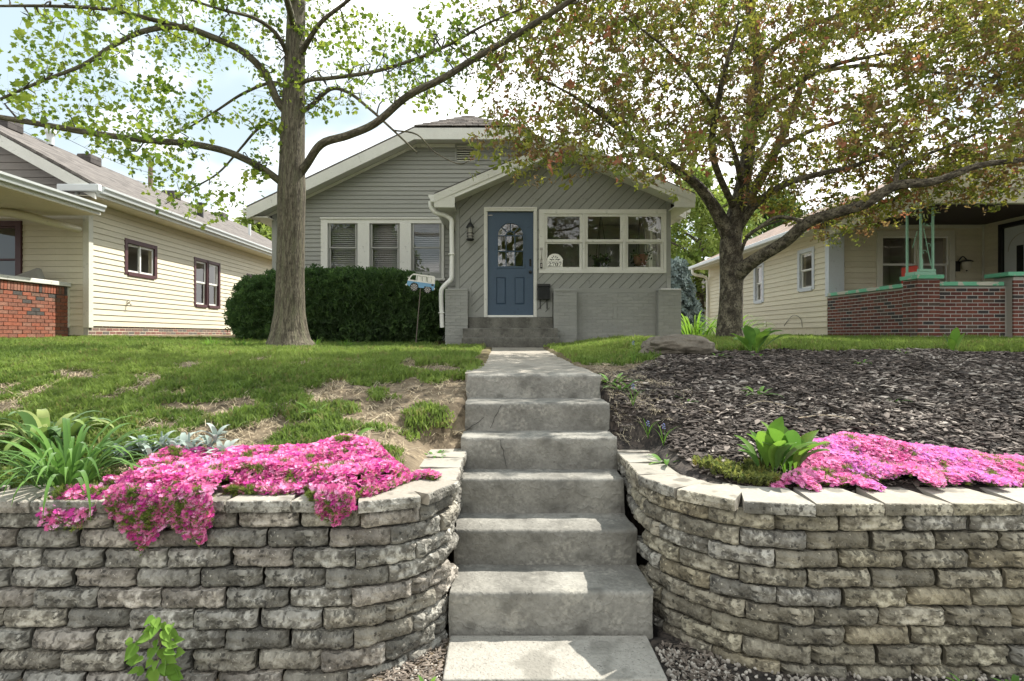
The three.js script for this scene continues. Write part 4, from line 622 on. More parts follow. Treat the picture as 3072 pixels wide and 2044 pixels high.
// ---------------------------------------------------------------- the cream house on the left
{
  const wx = -8.84, d0 = 11.8, d1 = 24, yb = 1.80, yt = 4.46, T = thing('cream_house', 'cream sided house with maroon window trim and brick porch wall on the left', 'house', [-9.5, 1.45, -12], 'neighbouring houses');
  const wins = [{ a: 12.05, b: 14.1 }, 0];
  // side wall (faces right): backing, siding with window openings, windows
  const len = d1 - d0, U = (d) => d - d0;          // u runs away from the street: left end seen from outside is the near corner... seen from +x, near end is on the left
  const w1 = { d: wx / ((420 - CX) / FOC) * 1, w: 1.02, y: 0, h: 0.64 };
  const dOf = (sx) => -wx * FOC / (CX - sx), yOf = (sy, d) => EYE + (CY - sy) / FOC * d;
  const A = { d0: dOf(380), d1: dOf(461), y0: 3.10, y1: 3.78 }, B = { d0: dOf(584), d1: dOf(655), y0: 2.50, y1: 3.76 }, C = { d0: dOf(742), d1: dOf(760), y0: 2.75, y1: 3.65 };
  const holes = [A, B, C].map((q) => [q.d0 - d0 - 0.06, q.d1 - d0 + 0.06, q.y0 - yb - 0.06, q.y1 - yb + 0.06]);
  const sh = extrude([[0, 1.6], [len, 1.6], [len, yt + 0.1], [0, yt + 0.1]], 0.14, [A, B, C].map((q) => [[q.d0 - d0, q.y0], [q.d0 - d0, q.y1], [q.d1 - d0, q.y1], [q.d1 - d0, q.y0]]));
  sh.translate(0, 0, -0.142).rotateY(Math.PI / 2).translate(wx, 0, -d0); const side = part(T, 'side_wall', sh, M.cream[1]);
  lapWall(side, { x: wx, y: yb, z: -d0, ry: Math.PI / 2, len, h: yt - yb, exp: 0.127, mats: M.creamPale, holes, seed: 8 });
  windowUnit(T, { x: wx - 0.01, y: A.y0, z: -(A.d0 + A.d1) / 2, ry: Math.PI / 2, w: A.d1 - A.d0, h: A.y1 - A.y0, casing: 0.10, casingMat: M.maroon, sashMat: M.whiteVinyl, style: 'slider', sash: 0.05 });
  { const m = (B.d0 + B.d1) / 2, q = (B.d1 - B.d0) / 2; for (const s of [-1, 1]) windowUnit(T, { x: wx - 0.01, y: B.y0, z: -(m + s * (q / 2 + 0.02)), ry: Math.PI / 2, w: q - 0.08, h: B.y1 - B.y0, casing: 0.09, casingMat: M.maroon, sashMat: M.whiteVinyl, sash: 0.05 }); }
  windowUnit(T, { x: wx - 0.01, y: C.y0, z: -(C.d0 + C.d1) / 2, ry: Math.PI / 2, w: C.d1 - C.d0, h: C.y1 - C.y0, casing: 0.09, casingMat: M.maroon, sashMat: M.whiteVinyl });
  part(T, 'room', box(wx - 3, wx - 2.9, 1.6, 4.5, -23.5, -12.2), M.roomDark);
  part(T, 'corner_post', rbox(wx - 0.10, wx + 0.03, 1.76, yt, -d0 - 0.10, -d0 + 0.035, 0.006), M.creamTrim);
  // front wall under the porch roof
  const fx0 = -14.4, wnx0 = -10.86, wnx1 = -10.16, fw = part(T, 'front_wall', extrude([[fx0, 1.6], [wx - 0.02, 1.6], [wx - 0.02, 4.6], [fx0, 4.6]], 0.14, [[[-11.9, 2.45], [-11.9, 3.95], [-10.3, 3.95], [-10.3, 2.45]]]).translate(0, 0, -d0 - 0.144), M.cream[1]);
  lapWall(fw, { x: fx0, y: yb, z: -d0 - 0.001, len: wx - 0.1 - fx0, h: yt - yb, exp: 0.127, mats: M.cream, holes: [[-11.96 - fx0, -10.24 - fx0, 2.3 - yb, 4.1 - yb]], seed: 9 });
  for (const x of [-11.5, -10.7]) windowUnit(T, { x, y: 2.5, z: -d0 + 0.01, w: 0.66, h: 1.42, casing: 0.12, casingMat: M.maroon, sashMat: M.maroon });
  // brick base: bricks near the street, plain beyond
  const bs = part(T, 'brick_base', box(wx - 0.1, wx - 0.012, 1.2, 1.79, -d1, -d0 + 0.01), M.mortar); brickFace(bs, { x: wx - 0.012, y: 1.46, z: -d0, ry: Math.PI / 2, len: 6.2, h: 0.34, mats: M.brickPale, seed: 6, bw: 0.21, bh: 0.064, proud: 0.012 });
  const bf = part(T, 'brick_base', box(-9.3, wx - 0.03, 1.2, 1.79, -d0 - 0.1, -d0 - 0.03), M.mortarDark); brickFace(bf, { x: -9.24, y: 1.46, z: -d0 - 0.028, len: 0.36, h: 0.34, mats: M.brickRed, seed: 7, bh: 0.064 });
  // porch wall of brick, facing right, with cap
  const px = -9.24, pd0 = 9.3, pw = part(T, 'porch_wall', box(px - 0.22, px - 0.012, 1.2, 2.62, -d0 + 0.02, -pd0), M.mortarDark);
  brickFace(pw, { x: px - 0.012, y: 1.40, z: -pd0, ry: Math.PI / 2, len: d0 - 0.05 - pd0, h: 1.05, seed: 11, bh: 0.064, bw: 0.205, jit: 0.004, pick: (i, r) => M.brickOrange[i < 8 ? Math.floor(r() * 4) : Math.floor(r() * 6)] });
  { const r = rng(13), sg = brickGeo(0.06, 0.155, 0.03, 1); for (let d = pd0 + 0.04; d < d0 - 0.08; d += 0.071) piece(pw, 'brick', sg, M.brickOrange[Math.floor(r() * 6)], px - 0.008, 2.535, -d, Math.PI / 2); }
  part(pw, 'cap', rbox(px - 0.26, px + 0.05, 2.63, 2.72, -d0 + 0.02, -pd0 + 0.05, 0.012), M.white);
  part(pw, 'edge_trim', rbox(px - 0.02, px + 0.012, 1.76, 2.62, -d0 + 0.02, -d0 + 0.06, 0.004), M.creamTrim);
  // porch roof eave: soffit, gutter, front beam
  part(T, 'porch_soffit', slab(V3(-8.36, 4.12, -11.45), V3(-8.36, 4.12, -7.4), V3(-12.5, 4.16, -7.4), V3(-12.5, 4.16, -11.75), 0.03), M.cream[1]);
  part(T, 'porch_roof', slab(V3(-8.30, 4.32, -11.5), V3(-8.30, 4.32, -7.3), V3(-12.5, 5.3, -7.3), V3(-12.5, 5.3, -11.5), 0.05), M.roofGrey);
  part(T, 'porch_fascia', rbox(-8.40, -8.36, 4.10, 4.27, -11.5, -7.4), M.white);
  part(T, 'porch_gutter', extrude([[0, 0.06], [0.125, 0.06], [0.12, 0.02], [0.09, -0.02], [0.075, -0.07], [0, -0.07]], 4.1).translate(-8.358, 4.24, -11.5), M.gutter);
  part(T, 'porch_beam', tube([V3(-11.2, 4.0, -10.6), V3(-9.7, 4.02, -10.9), V3(-9.05, 3.86, -11.3), V3(-8.95, 3.84, -11.7)], [0.09, 0.09, 0.075, 0.07], 4, 3), M.cream[0]);
  // main roof, rake, gable siding
  const ex = -8.3, ey = 4.70, sl = 0.55, rx = -11.6, ryy = ey + (ex - rx) * sl, zf = -11.3, zb = -25;
  const roof = part(T, 'roof', merge([slab(V3(ex, ey, zf), V3(ex, ey, zb), V3(rx, ryy, zb), V3(rx, ryy, zf), 0.05), slab(V3(rx, ryy, zf), V3(rx, ryy, zb), V3(rx - 3.3, ey, zb), V3(rx - 3.3, ey, zf), 0.05)]), M.roofGrey);
  for (const d of [12.6, 15.1, 18.9, 22.2]) part(roof, 'roof_vent', rbox(rx + 0.12, rx + 0.5, ryy - 0.26, ryy + 0.0, -d - 0.22, -d + 0.22, 0.03), M.roofDark);
  part(roof, 'vent_pipe', metric(new THREE.CylinderGeometry(0.09, 0.09, 0.5, 12).translate(-9.4, 5.48, -17.2)), M.black); part(roof, 'vent_pipe', metric(new THREE.CylinderGeometry(0.05, 0.05, 0.55, 10).translate(-9.6, 5.55, -21)), M.gutter); part(roof, 'flue_cap', metric(new THREE.LatheGeometry([[0.08, 0], [0.08, 0.25], [0.13, 0.27], [0.13, 0.36], [0.05, 0.42], [0, 0.42]].map((q) => new THREE.Vector2(...q)), 12).translate(-11.3, 6.36, -13.8)), M.gutter);
  part(T, 'barge_board', rail(V3(ex - 0.02, ey - 0.07, zf + 0.02), V3(rx, ryy - 0.07, zf + 0.02), 0.24, 0.04), M.white);
  part(T, 'gable_wall', extrude([[-14.4, 4.5], [wx, 4.5], [wx, 4.9], [rx, ryy - 0.2], [-14.4, 4.9]], 0.12).translate(0, 0, -d0 - 0.13), M.brownLap[0]);
  lapWall(T.children.at(-1), { x: -12.5, y: 4.5, z: -d0 - 0.008, len: 3.6, h: 1.9, exp: 0.16, mats: M.brownLap, span: (v) => [0, Math.max(0, Math.min(3.6, (wx - 0.0 - (v + 4.5 - 4.9) / sl) + 12.5))], seed: 12 });
  part(T, 'eave_soffit', slab(V3(ex - 0.05, 4.47, zf - 0.02), V3(ex - 0.05, 4.47, zb), V3(wx - 0.02, 4.49, zb), V3(wx - 0.02, 4.49, zf - 0.02), 0.02), M.cream[0]);
  part(T, 'eave_fascia', rbox(ex - 0.05, ex - 0.02, 4.46, 4.66, zb, zf + 0.01), M.white);
  part(T, 'eave_gutter', extrude([[0, 0.05], [0.125, 0.05], [0.12, 0.01], [0.09, -0.03], [0.075, -0.085], [0, -0.085]], 13.6).translate(ex - 0.018, 4.62, zb), M.gutter);
  part(T, 'gutter_return', rbox(ex - 0.75, ex + 0.1, 4.53, 4.68, zf - 0.02, zf + 0.1, 0.02), M.gutter);
  part(T, 'downspout', tube([V3(-8.75, 4.55, -11.36), V3(-8.75, 4.3, -11.36)], [0.045, 0.045], 8, 1), M.gutter);
  part(T, 'faucet', merge([tube([V3(wx, 2.35, -13.0), V3(wx + 0.09, 2.35, -13.0), V3(wx + 0.1, 2.28, -13)], [0.015, 0.015, 0.012], 6, 3), metric(new THREE.TorusGeometry(0.03, 0.008, 5, 10).translate(wx + 0.05, 2.4, -13))]), M.metal);
  part(T, 'other_side_wall', box(-14.4, -14.26, 1.6, 4.9, -d1, -d0 - 0.15), M.cream[1]); part(T, 'rear_wall', box(-14.4, wx, 1.6, 5, -d1 - 0.16, -d1 - 0.02), M.cream[1]);
  const cu = thing('porch_cushion', 'grey cushion lying behind the white cap of the left porch wall', 'cushion', [-10, 2.5, -11.3]); part(cu, 'cushion', metric(new RoundedBoxGeometry(0.55, 0.4, 0.14, 3, 0.06).rotateZ(0.35).translate(-9.78, 2.73, -11.45)), M.cushion = std(lin(0.30, 0.29, 0.26), 0.95));
  part(cu, 'bench_seat', rbox(-10.3, -9.5, 2.3, 2.42, -11.7, -11.2, 0.02), M.wood);
}
// ---------------------------------------------------------------- the pale yellow house on the right
{
  const wx = 7.6, d0 = 12.85, d1 = 20.1, yb = 1.79, yt = 4.06, T = thing('pale_yellow_house', 'pale yellow sided house with a red brick porch on the right', 'house', [9, 1.5, -13], 'neighbouring houses');
  const dOf = (sx) => wx * FOC / (sx - CX), len = d1 - d0;
  const ws = [{ a: dOf(2439), b: dOf(2402), y0: 2.78, y1: 3.66 }, { a: dOf(2289), b: dOf(2268), y0: 2.62, y1: 3.62 }, { a: dOf(2178), b: dOf(2165), y0: 2.6, y1: 3.62 }].map((q) => ({ ...q, u0: d1 - q.b, u1: d1 - q.a }));
  const hz = ws.map((q) => [q.u0 - 0.06, q.u1 + 0.06, q.y0 - yb - 0.06, q.y1 - yb + 0.06]);
  const sh = extrude([[0, 1.6], [len, 1.6], [len, yt + 0.2], [0, yt + 0.2]], 0.14, ws.map((q) => [[q.u0, q.y0], [q.u0, q.y1], [q.u1, q.y1], [q.u1, q.y0]])).translate(0, 0, -0.142).rotateY(-Math.PI / 2).translate(wx, 0, -d1);
  const side = part(T, 'side_wall', sh, M.cream[1]);
  lapWall(side, { x: wx, y: yb, z: -d1, ry: -Math.PI / 2, len, h: yt - yb, exp: 0.127, mats: M.creamPale, holes: hz, seed: 18 });
  ws.forEach((q) => windowUnit(T, { x: wx + 0.01, y: q.y0, z: -(q.a + q.b) / 2, ry: -Math.PI / 2, w: q.b - q.a, h: q.y1 - q.y0, casing: 0.10, casingMat: M.paleBlue ??= paint(0.64, 0.68, 0.74), sashMat: M.whiteVinyl }));
  part(T, 'foundation', box(wx + 0.02, wx + 0.3, 1.2, 1.785, -d1, -d0), M.blueGrey);
  part(T, 'room', box(wx + 2.5, wx + 2.6, 1.6, 4.2, -d1, -d0 - 1), M.roomDark);
  part(T, 'corner_post', rbox(wx - 0.03, wx + 0.33, 2.5, 4.17, -d0 - 0.06, -d0 + 0.09, 0.006), M.paleBlue);
  // porch back wall with a pair of windows
  const bx1 = 11.22, fw = part(T, 'front_wall', extrude([[wx + 0.02, 1.6], [bx1, 1.6], [bx1, 4.3], [wx + 0.02, 4.3]], 0.14, [[[8.85, 2.58], [8.85, 3.9], [9.65, 3.9], [9.65, 2.58]], [[9.78, 2.58], [9.78, 3.9], [10.4, 3.9], [10.4, 2.58]]]).translate(0, 0, -d0 - 0.144), M.cream[1]);
  lapWall(fw, { x: wx + 0.3, y: yb, z: -d0 - 0.001, len: bx1 - wx - 0.3, h: 2.3, exp: 0.127, mats: M.cream, holes: [[8.72 - wx - 0.3, 10.58 - wx - 0.3, 2.4 - yb, 4.05 - yb]], seed: 21 });
  windowUnit(T, { x: 9.25, y: 2.58, z: -d0 + 0.01, w: 0.8, h: 1.32, casing: 0.13, casingMat: M.creamTrim, sashMat: M.whiteVinyl }); windowUnit(T, { x: 10.09, y: 2.58, z: -d0 + 0.012, w: 0.62, h: 1.32, casing: 0.13, casingMat: M.creamTrim, sashMat: M.whiteVinyl });
  part(T, 'front_room', merge([box(7.8, 14, 1.6, 4.3, -d0 - 1.6, -d0 - 1.5), box(7.76, 14, 4.06, 4.12, -d1 - 0.2, -d0 - 0.15), box(13.9, 14, 1.6, 4.3, -d1, -9.8)]), M.roomDark);
  part(T, 'frieze_board', rbox(wx + 0.3, bx1, 4.09, 4.17, -d0 - 0.02, -d0 + 0.03), M.creamTrim);
  // the door wall, coming towards the street
  const dw = part(T, 'door_wall', extrude([[0, 1.6], [2.6, 1.6], [2.6, 4.3], [0, 4.3]], 0.14, [[[0.5, 2.0], [0.5, 4.0], [1.5, 4.0], [1.5, 2.0]]]).translate(0, 0, -0.144).rotateY(-Math.PI / 2).translate(bx1, 0, -d0), M.cream[1]);
  lapWall(dw, { x: bx1, y: yb, z: -d0, ry: -Math.PI / 2, len: 2.6, h: 2.3, exp: 0.127, mats: M.cream, holes: [[0.4, 1.6, 0, 2.28]], seed: 22 });
  { const g = group(T, 'front_door', bx1 - 0.02, 2.0, -d0 + 1.0, -Math.PI / 2), add = (n, q, m) => { const o = new THREE.Mesh(q, m); o.name = n; g.add(o); }; add('door_slab', rbox(-0.46, 0.46, 0, 1.98, -0.06, -0.02), M.gutter); add('door_frame', merge([rbox(-0.56, -0.47, 0, 2.08, -0.08, 0.035), rbox(0.47, 0.56, 0, 2.08, -0.08, 0.035), rbox(-0.47, 0.47, 1.99, 2.08, -0.08, 0.033)]), M.black); add('leaded_pane', rbox(-0.16, 0.0, 0.95, 1.55, -0.019, -0.012), M.blackGloss); add('arch_moulding', metric(new THREE.TorusGeometry(0.36, 0.008, 5, 16, Math.PI).translate(0, 1.45, -0.016)), M.metal); add('handle', rbox(-0.44, -0.36, 0.95, 1.0, -0.02, 0.05), M.black); }
  part(T, 'inner_corner_trim', rbox(bx1 - 0.05, bx1 - 0.012, yb, 4.17, -d0 + 0.018, -d0 + 0.055, 0.004), M.creamTrim);
  // porch ceiling, fascia, roof
  part(T, 'porch_ceiling', box(wx - 0.2, 14, 4.171, 4.20, -d0 - 0.1, -9.72), M.brownCeil);
  part(T, 'porch_fascia', merge([rbox(wx - 0.35, 14, 3.90, 4.16, -9.70, -9.60, 0.01), rbox(wx - 0.35, 14, 4.162, 4.30, -9.66, -9.56, 0.01)]), M.creamTrim);
  part(T, 'porch_beam', rbox(wx - 0.05, wx + 0.10, 3.92, 4.17, -d0 + 0.1, -9.71, 0.006), M.creamTrim);
  part(T, 'porch_gable', extrude([[wx - 0.35, 4.32], [14, 4.32], [14, 6.3], [11, 5.6]], 0.1).translate(0, 0, -9.75), M.creamTrim);
  part(T, 'porch_roof', slab(V3(wx - 0.6, 4.30, -9.45), V3(11, 5.75, -9.45), V3(11, 5.75, -13.5), V3(wx - 0.6, 4.30, -13.5), 0.05), M.roofRed);
  // main roof and gutter on the left eave
  const ex = 7.05, ey = 4.16; part(T, 'roof', merge([slab(V3(ex, ey, -d1 - 0.4), V3(ex, ey, -d0 + 0.2), V3(11.2, ey + 1.9, -d0 + 0.2), V3(11.2, ey + 1.9, -d1 - 0.4), 0.05)]), M.roofRed);
  part(T, 'eave_soffit', box(ex + 0.03, wx + 0.02, 4.03, 4.05, -d1 - 0.35, -d0 + 0.15), M.creamTrim); part(T, 'eave_fascia', rbox(ex, ex + 0.03, 3.98, 4.14, -d1 - 0.38, -d0 + 0.18), M.white);
  part(T, 'eave_gutter', rbox(ex - 0.12, ex - 0.002, 4.02, 4.14, -d1 - 0.4, -d0 + 0.2, 0.03), M.gutter);
  part(T, 'downspout', tube([V3(ex - 0.06, 4.02, -20.2), V3(ex - 0.04, 3.85, -20.2), V3(wx - 0.1, 3.7, -20.2), V3(wx - 0.07, 3.5, -20.2), V3(wx - 0.07, 1.6, -20.2)], [0.05, 0.05, 0.05, 0.05, 0.05], 8, 4), M.whiteVinyl);
  part(T, 'rear_wall', box(wx, 14, 1.6, 4.2, -d1 - 0.16, -d1 - 0.02), M.cream[1]);
  part(T, 'hose_tap', merge([rbox(wx - 0.03, wx, 1.85, 2.0, -15.9, -15.8), tube([V3(wx, 1.93, -15.9), V3(wx - 0.15, 1.93, -16.0), V3(wx - 0.25, 1.88, -16.1)], [0.012, 0.012, 0.012], 5, 3)]), M.metal);
  part(T, 'cable', tube([V3(wx - 0.02, 1.79, -13.9), V3(wx - 0.03, 2.0, -13.95), V3(wx - 0.06, 2.12, -14.2), V3(wx - 0.03, 1.98, -14.6), V3(wx - 0.02, 1.85, -14.8)], [0.006, 0.006, 0.006, 0.006, 0.006], 5, 5), M.black);
  // brick porch: side wall (faces left), corner pier, front wall, second pier; flaking mint caps
  const bx = 7.57, cap = (p, x0, x1, y, z0, z1) => part(p, 'cap', rbox(x0, x1, y, y + 0.075, z0, z1, 0.01), M.mintWorn ??= std(0xffffff, 0.8, { map: tex(256, (u, v) => mix3([0.42, 0.70, 0.57], [0.72, 0.71, 0.66], sstep(0.57, 0.62, tfbm(u, v, 6, 201, 5)))) }));
  const pickR = (i, r) => M.brickRed[r() < 0.78 ? Math.floor(r() * 4) : 4 + Math.floor(r() * 2)];
  const s1 = part(T, 'porch_side_brickwork', box(bx + 0.012, bx + 0.2, 1.2, 2.49, -d0 + 0.02, -10.3), M.mortar); brickFace(s1, { gap: 0.014, bh: 0.0535, proud: 0.005, x: bx + 0.012, y: 1.44, z: -d0 + 0.02, ry: -Math.PI / 2, len: d0 - 0.02 - 10.3, h: 1.04, seed: 31, pick: pickR }); cap(s1, bx - 0.04, bx + 0.24, 2.495, -d0 + 0.10, -10.3);
  const p1 = part(T, 'corner_pier', box(7.482, 7.868, 1.2, 2.60, -10.28, -9.912), M.mortar); brickFace(p1, { gap: 0.014, bh: 0.0535, x: 7.47, y: 1.44, z: -9.908, len: 0.41, h: 1.16, seed: 32, pick: pickR, proud: 0.002 }); brickFace(p1, { x: 7.482, y: 1.44, z: -10.28, ry: -Math.PI / 2, len: 0.37, h: 1.16, seed: 33, pick: pickR, proud: 0.005, gap: 0.014, bh: 0.0535 }); cap(p1, 7.43, 7.92, 2.61, -10.3, -9.86);
  const f1 = part(T, 'porch_front_brickwork', box(7.88, 9.5, 1.2, 2.49, -10.2, -10.052), M.mortar); brickFace(f1, { gap: 0.014, bh: 0.0535, proud: 0.004, x: 7.88, y: 1.44, z: -10.05, len: 1.3, h: 1.04, seed: 34, pick: pickR }); cap(f1, 7.86, 9.12, 2.497, -10.22, -10.0);
  const p2 = part(T, 'second_pier', box(9.20, 9.9, 1.2, 2.65, -10.3, -9.912), M.mortar); brickFace(p2, { gap: 0.014, bh: 0.0535, x: 9.19, y: 1.44, z: -9.908, len: 0.62, h: 1.18, seed: 35, pick: pickR, proud: 0.002 }); cap(p2, 9.05, 10, 2.66, -10.35, -9.85);
  part(T, 'porch_floor', box(7.78, 11.2, 1.7, 1.95, -d0 + 0.02, -10.25), M.walkOld);
  // wall lamp beside the window
  const L = thing('porch_lamp', 'dark porch lamp with a frosted bell glass on the yellow siding', 'lamp', [10.62, 3.2, -d0 + 0.02]); part(L, 'back_plate', rbox(10.5, 10.66, 3.08, 3.32, -d0 + 0.018, -d0 + 0.04, 0.006), M.black); part(L, 'arm', tube([V3(10.6, 3.3, -d0 + 0.04), V3(10.66, 3.42, -d0 + 0.1), V3(10.72, 3.34, -d0 + 0.14)], [0.014, 0.014, 0.014], 6, 4), M.black); part(L, 'hood', metric(new THREE.LatheGeometry([[0, 0.05], [0.08, 0.03], [0.13, 0.0], [0.12, -0.012], [0, 0.0]].map((q) => new THREE.Vector2(...q)), 14).translate(10.72, 3.30, -d0 + 0.14)), M.black); part(L, 'glass_bell', metric(new THREE.LatheGeometry([[0.09, 0], [0.1, -0.06], [0.08, -0.14], [0.03, -0.19], [0, -0.2]].map((q) => new THREE.Vector2(...q)), 14).translate(10.72, 3.295, -d0 + 0.14)), M.frost = std(lin(0.5, 0.46, 0.36), 0.4)); part(L, 'tip', metric(new THREE.SphereGeometry(0.02, 8, 6).translate(10.72, 3.09, -d0 + 0.14)), M.black);
  // mint iron post with scrolls on the corner pier
  const I = thing('iron_porch_post', 'mint green wrought iron porch post with scrolls on the brick pier', 'iron post', [7.66, 2.68, -10.1]);
  const bars = [[7.50, -10.2], [7.60, -10.0], [7.82, -10.0]];
  for (const [x, z] of bars) part(I, 'upright', rbox(x - 0.016, x + 0.016, 2.686, 3.92, z - 0.016, z + 0.016, 0.004), M.mint);
  part(I, 'foot_plate', merge([rbox(7.47, 7.86, 2.686, 2.75, -10.22, -9.97, 0.01), rbox(7.56, 7.86, 2.751, 2.80, -10.04, -9.975, 0.006), rbox(7.585, 7.635, 2.80, 2.98, -10.015, -9.985, 0.005)]), M.mint);
  const scroll = (cx, cy, z, s, f) => { const pts = []; for (let i = 0; i <= 14; i++) { const a = i / 14 * 4.6, r = 0.055 * (1 - i / 18); pts.push(V3(cx + s * r * Math.cos(a), cy + f * r * Math.sin(a), z)); } return tube(pts, pts.map(() => 0.007), 5, 1); };
  for (const [x, y, s, f] of [[7.68, 3.62, 1, -1], [7.76, 3.62, -1, -1], [7.66, 3.10, 1, 1], [7.75, 3.22, -1, 1]]) part(I, 'scroll', scroll(x, y, -10.0, s, f), M.mint);
  part(I, 'brace', tube([V3(7.65, 3.55, -10), V3(7.72, 3.2, -10), V3(7.79, 2.85, -10)], [0.008, 0.008, 0.008], 5, 4), M.mint); part(I, 'brace', tube([V3(7.58, 3.5, -10.05), V3(7.54, 3.2, -10.12)], [0.008, 0.008], 5, 2), M.mint);
  // red chair on the porch, seen past the pier
  const R = thing('red_porch_chair', 'bright red chair half hidden behind the brick corner pier', 'chair', [8.0, 1.95, -11.4]), rm = std(lin(0.62, 0.05, 0.025), 0.5);
  part(R, 'seat', rbox(7.85, 8.45, 2.36, 2.41, -11.65, -11.15, 0.02), rm); part(R, 'backrest', merge([rbox(8.40, 8.46, 2.42, 3.02, -11.6, -11.2, 0.02)]), rm); for (const [x, z] of [[7.88, -11.6], [7.88, -11.2], [8.42, -11.6], [8.42, -11.2]]) part(R, 'leg', rbox(x - 0.02, x + 0.02, 1.951, 2.36, z - 0.02, z + 0.02, 0.005), rm); for (const z of [-11.63, -11.17]) part(R, 'armrest', merge([rbox(7.85, 8.42, 2.58, 2.62, z - 0.03, z + 0.03, 0.01), rbox(7.86, 7.90, 2.41, 2.58, z - 0.02, z + 0.02, 0.004)]), rm);
}
// ---------------------------------------------------------------- things further back
{
  const G = thing('garage', 'small garage with a dark roof behind the shrubs between the houses', 'garage', [10, 1.5, -32]);
  part(G, 'wall', box(9.6, 14.5, 1.4, 3.6, -36, -32), M.brownLap[0]); part(G, 'gable_wall', box(11.6, 16, 1.4, 3.5, -31.9, -29), M.creamPale[0]);
  part(G, 'roof', slab(V3(9.2, 3.5, -31.6), V3(15, 3.5, -31.6), V3(15, 6.2, -35), V3(10.5, 6.2, -35), 0.08), M.roofDark); part(G, 'lower_roof', slab(V3(10.8, 3.2, -28.7), V3(16, 3.2, -28.7), V3(16, 5.0, -31.8), V3(12.0, 5.0, -31.8), 0.08), M.roofRed); part(G, 'fascia', merge([rail(V3(10.8, 3.2, -28.68), V3(16, 3.2, -28.68), 0.25, 0.06), rail(V3(10.75, 3.25, -28.66), V3(12.0, 5.05, -31.8), 0.25, 0.06)]), M.gutter);
  for (const x of [10.6, 11.9]) part(G, 'roof_vent', rbox(x, x + 0.15, 5.0, 5.4, -33.6, -33.4), M.black);
  const p0 = at(451, 545, 34), U = thing('utility_pole', 'weathered wooden utility pole beyond the left roof', 'utility pole', [p0.x, 1.5, -34]);
  part(U, 'pole', tube([V3(p0.x, 1.4, -34), V3(p0.x, 12.3, -34)], [0.17, 0.13], 10, 6), M.wood); part(U, 'insulator', merge([metric(new THREE.CylinderGeometry(0.06, 0.08, 0.3, 8).translate(p0.x - 0.8, 10.2, -34)), tube([V3(p0.x, 10.1, -34), V3(p0.x - 0.9, 10.0, -34)], [0.04, 0.04], 6, 1)]), M.black);
  for (const [y, sx, sy, k] of [[11.6, 230, 420, 26], [10.9, 200, 445, 26], [10.2, 660, 660, 40], [9.8, 700, 640, 40], [9.3, 640, 690, 40]]) { const e = at(sx, sy, k), a = V3(p0.x, y, -34), m = a.clone().lerp(e, 0.5); m.y -= 0.25; part(U, 'wire', tube([a, m, e.clone().lerp(a, -0.6)], [0.012, 0.012, 0.012], 4, 4), M.black); }
}
// across the road: what the front windows mirror
{
  const H = thing('white_house', 'white gabled house on the far side of the road', 'house', [-2, 0, 27]);
  part(H, 'wall', extrude([[-7, -0.05], [3, -0.05], [3, 3.4], [-2, 6.6], [-7, 3.4]], 8).translate(0, 0, 27), M.farWall = paint(0.5, 0.5, 0.48)); part(H, 'roof', merge([slab(V3(-7.6, 3.1, 26.5), V3(-2, 6.8, 26.5), V3(-2, 6.8, 35.5), V3(-7.6, 3.1, 35.5), 0.1), slab(V3(-2, 6.8, 26.5), V3(3.6, 3.1, 26.5), V3(3.6, 3.1, 35.5), V3(-2, 6.8, 35.5), 0.1)]), M.roofGrey);
  for (const x of [-5, 0.5]) part(H, 'window', rbox(x - 0.5, x + 0.5, 1.2, 2.7, 26.9, 26.97), M.roomDark); part(H, 'door', rbox(-2.6, -1.6, 0.1, 2.2, 26.9, 26.97), M.maroon);
}
// ---------------------------------------------------------------- trees
// one flat-lobed leaf (fan of faces, a little folded), pointing along +y from its stalk
function lobedLeaf(size, pts, fold = 0.18) { const pos = [0, 0.42 * size, 0.02 * size], idx = []; pts.forEach(([x, y]) => pos.push(x * size, y * size, -Math.abs(x) * fold * size)); const n = pts.length; for (let i = 0; i < n; i++) idx.push(0, 1 + i, 1 + ((i + 1) % n)); return geoOf(pos, idx); }
const planePts = [[0, 0], [0.22, 0.06], [0.5, 0.18], [0.34, 0.34], [0.52, 0.6], [0.24, 0.62], [0, 1.0], [-0.24, 0.62], [-0.52, 0.6], [-0.34, 0.34], [-0.5, 0.18], [-0.22, 0.06]];
const ovalPts = [[0, 0], [0.2, 0.22], [0.25, 0.5], [0.14, 0.8], [0, 1], [-0.14, 0.8], [-0.25, 0.5], [-0.2, 0.22]];
const diamondPts = [[0, 0], [0.24, 0.45], [0, 1], [-0.24, 0.45]];
// a sprig: several leaves round a short shoot, in its own axes (+y outwards)
function sprig(leaf, n, spread, r, droop = 0.3) { return merge(Array.from({ length: n }, (_, i) => { const l = leaf.clone(), s = 0.7 + 0.5 * r(); l.scale(s, s, s); l.rotateX(0.5 + r() * 1.1).rotateY(i / n * 6.28 + r()).rotateZ((r() - 0.5) * droop); l.translate((r() - 0.5) * spread * 0.5, i / n * spread, (r() - 0.5) * spread * 0.5); return l; })); }
function limbTube(pts, radial = 9) { return tube(pts.map((p) => p.p), pts.map((p) => p.r), radial, 5); }
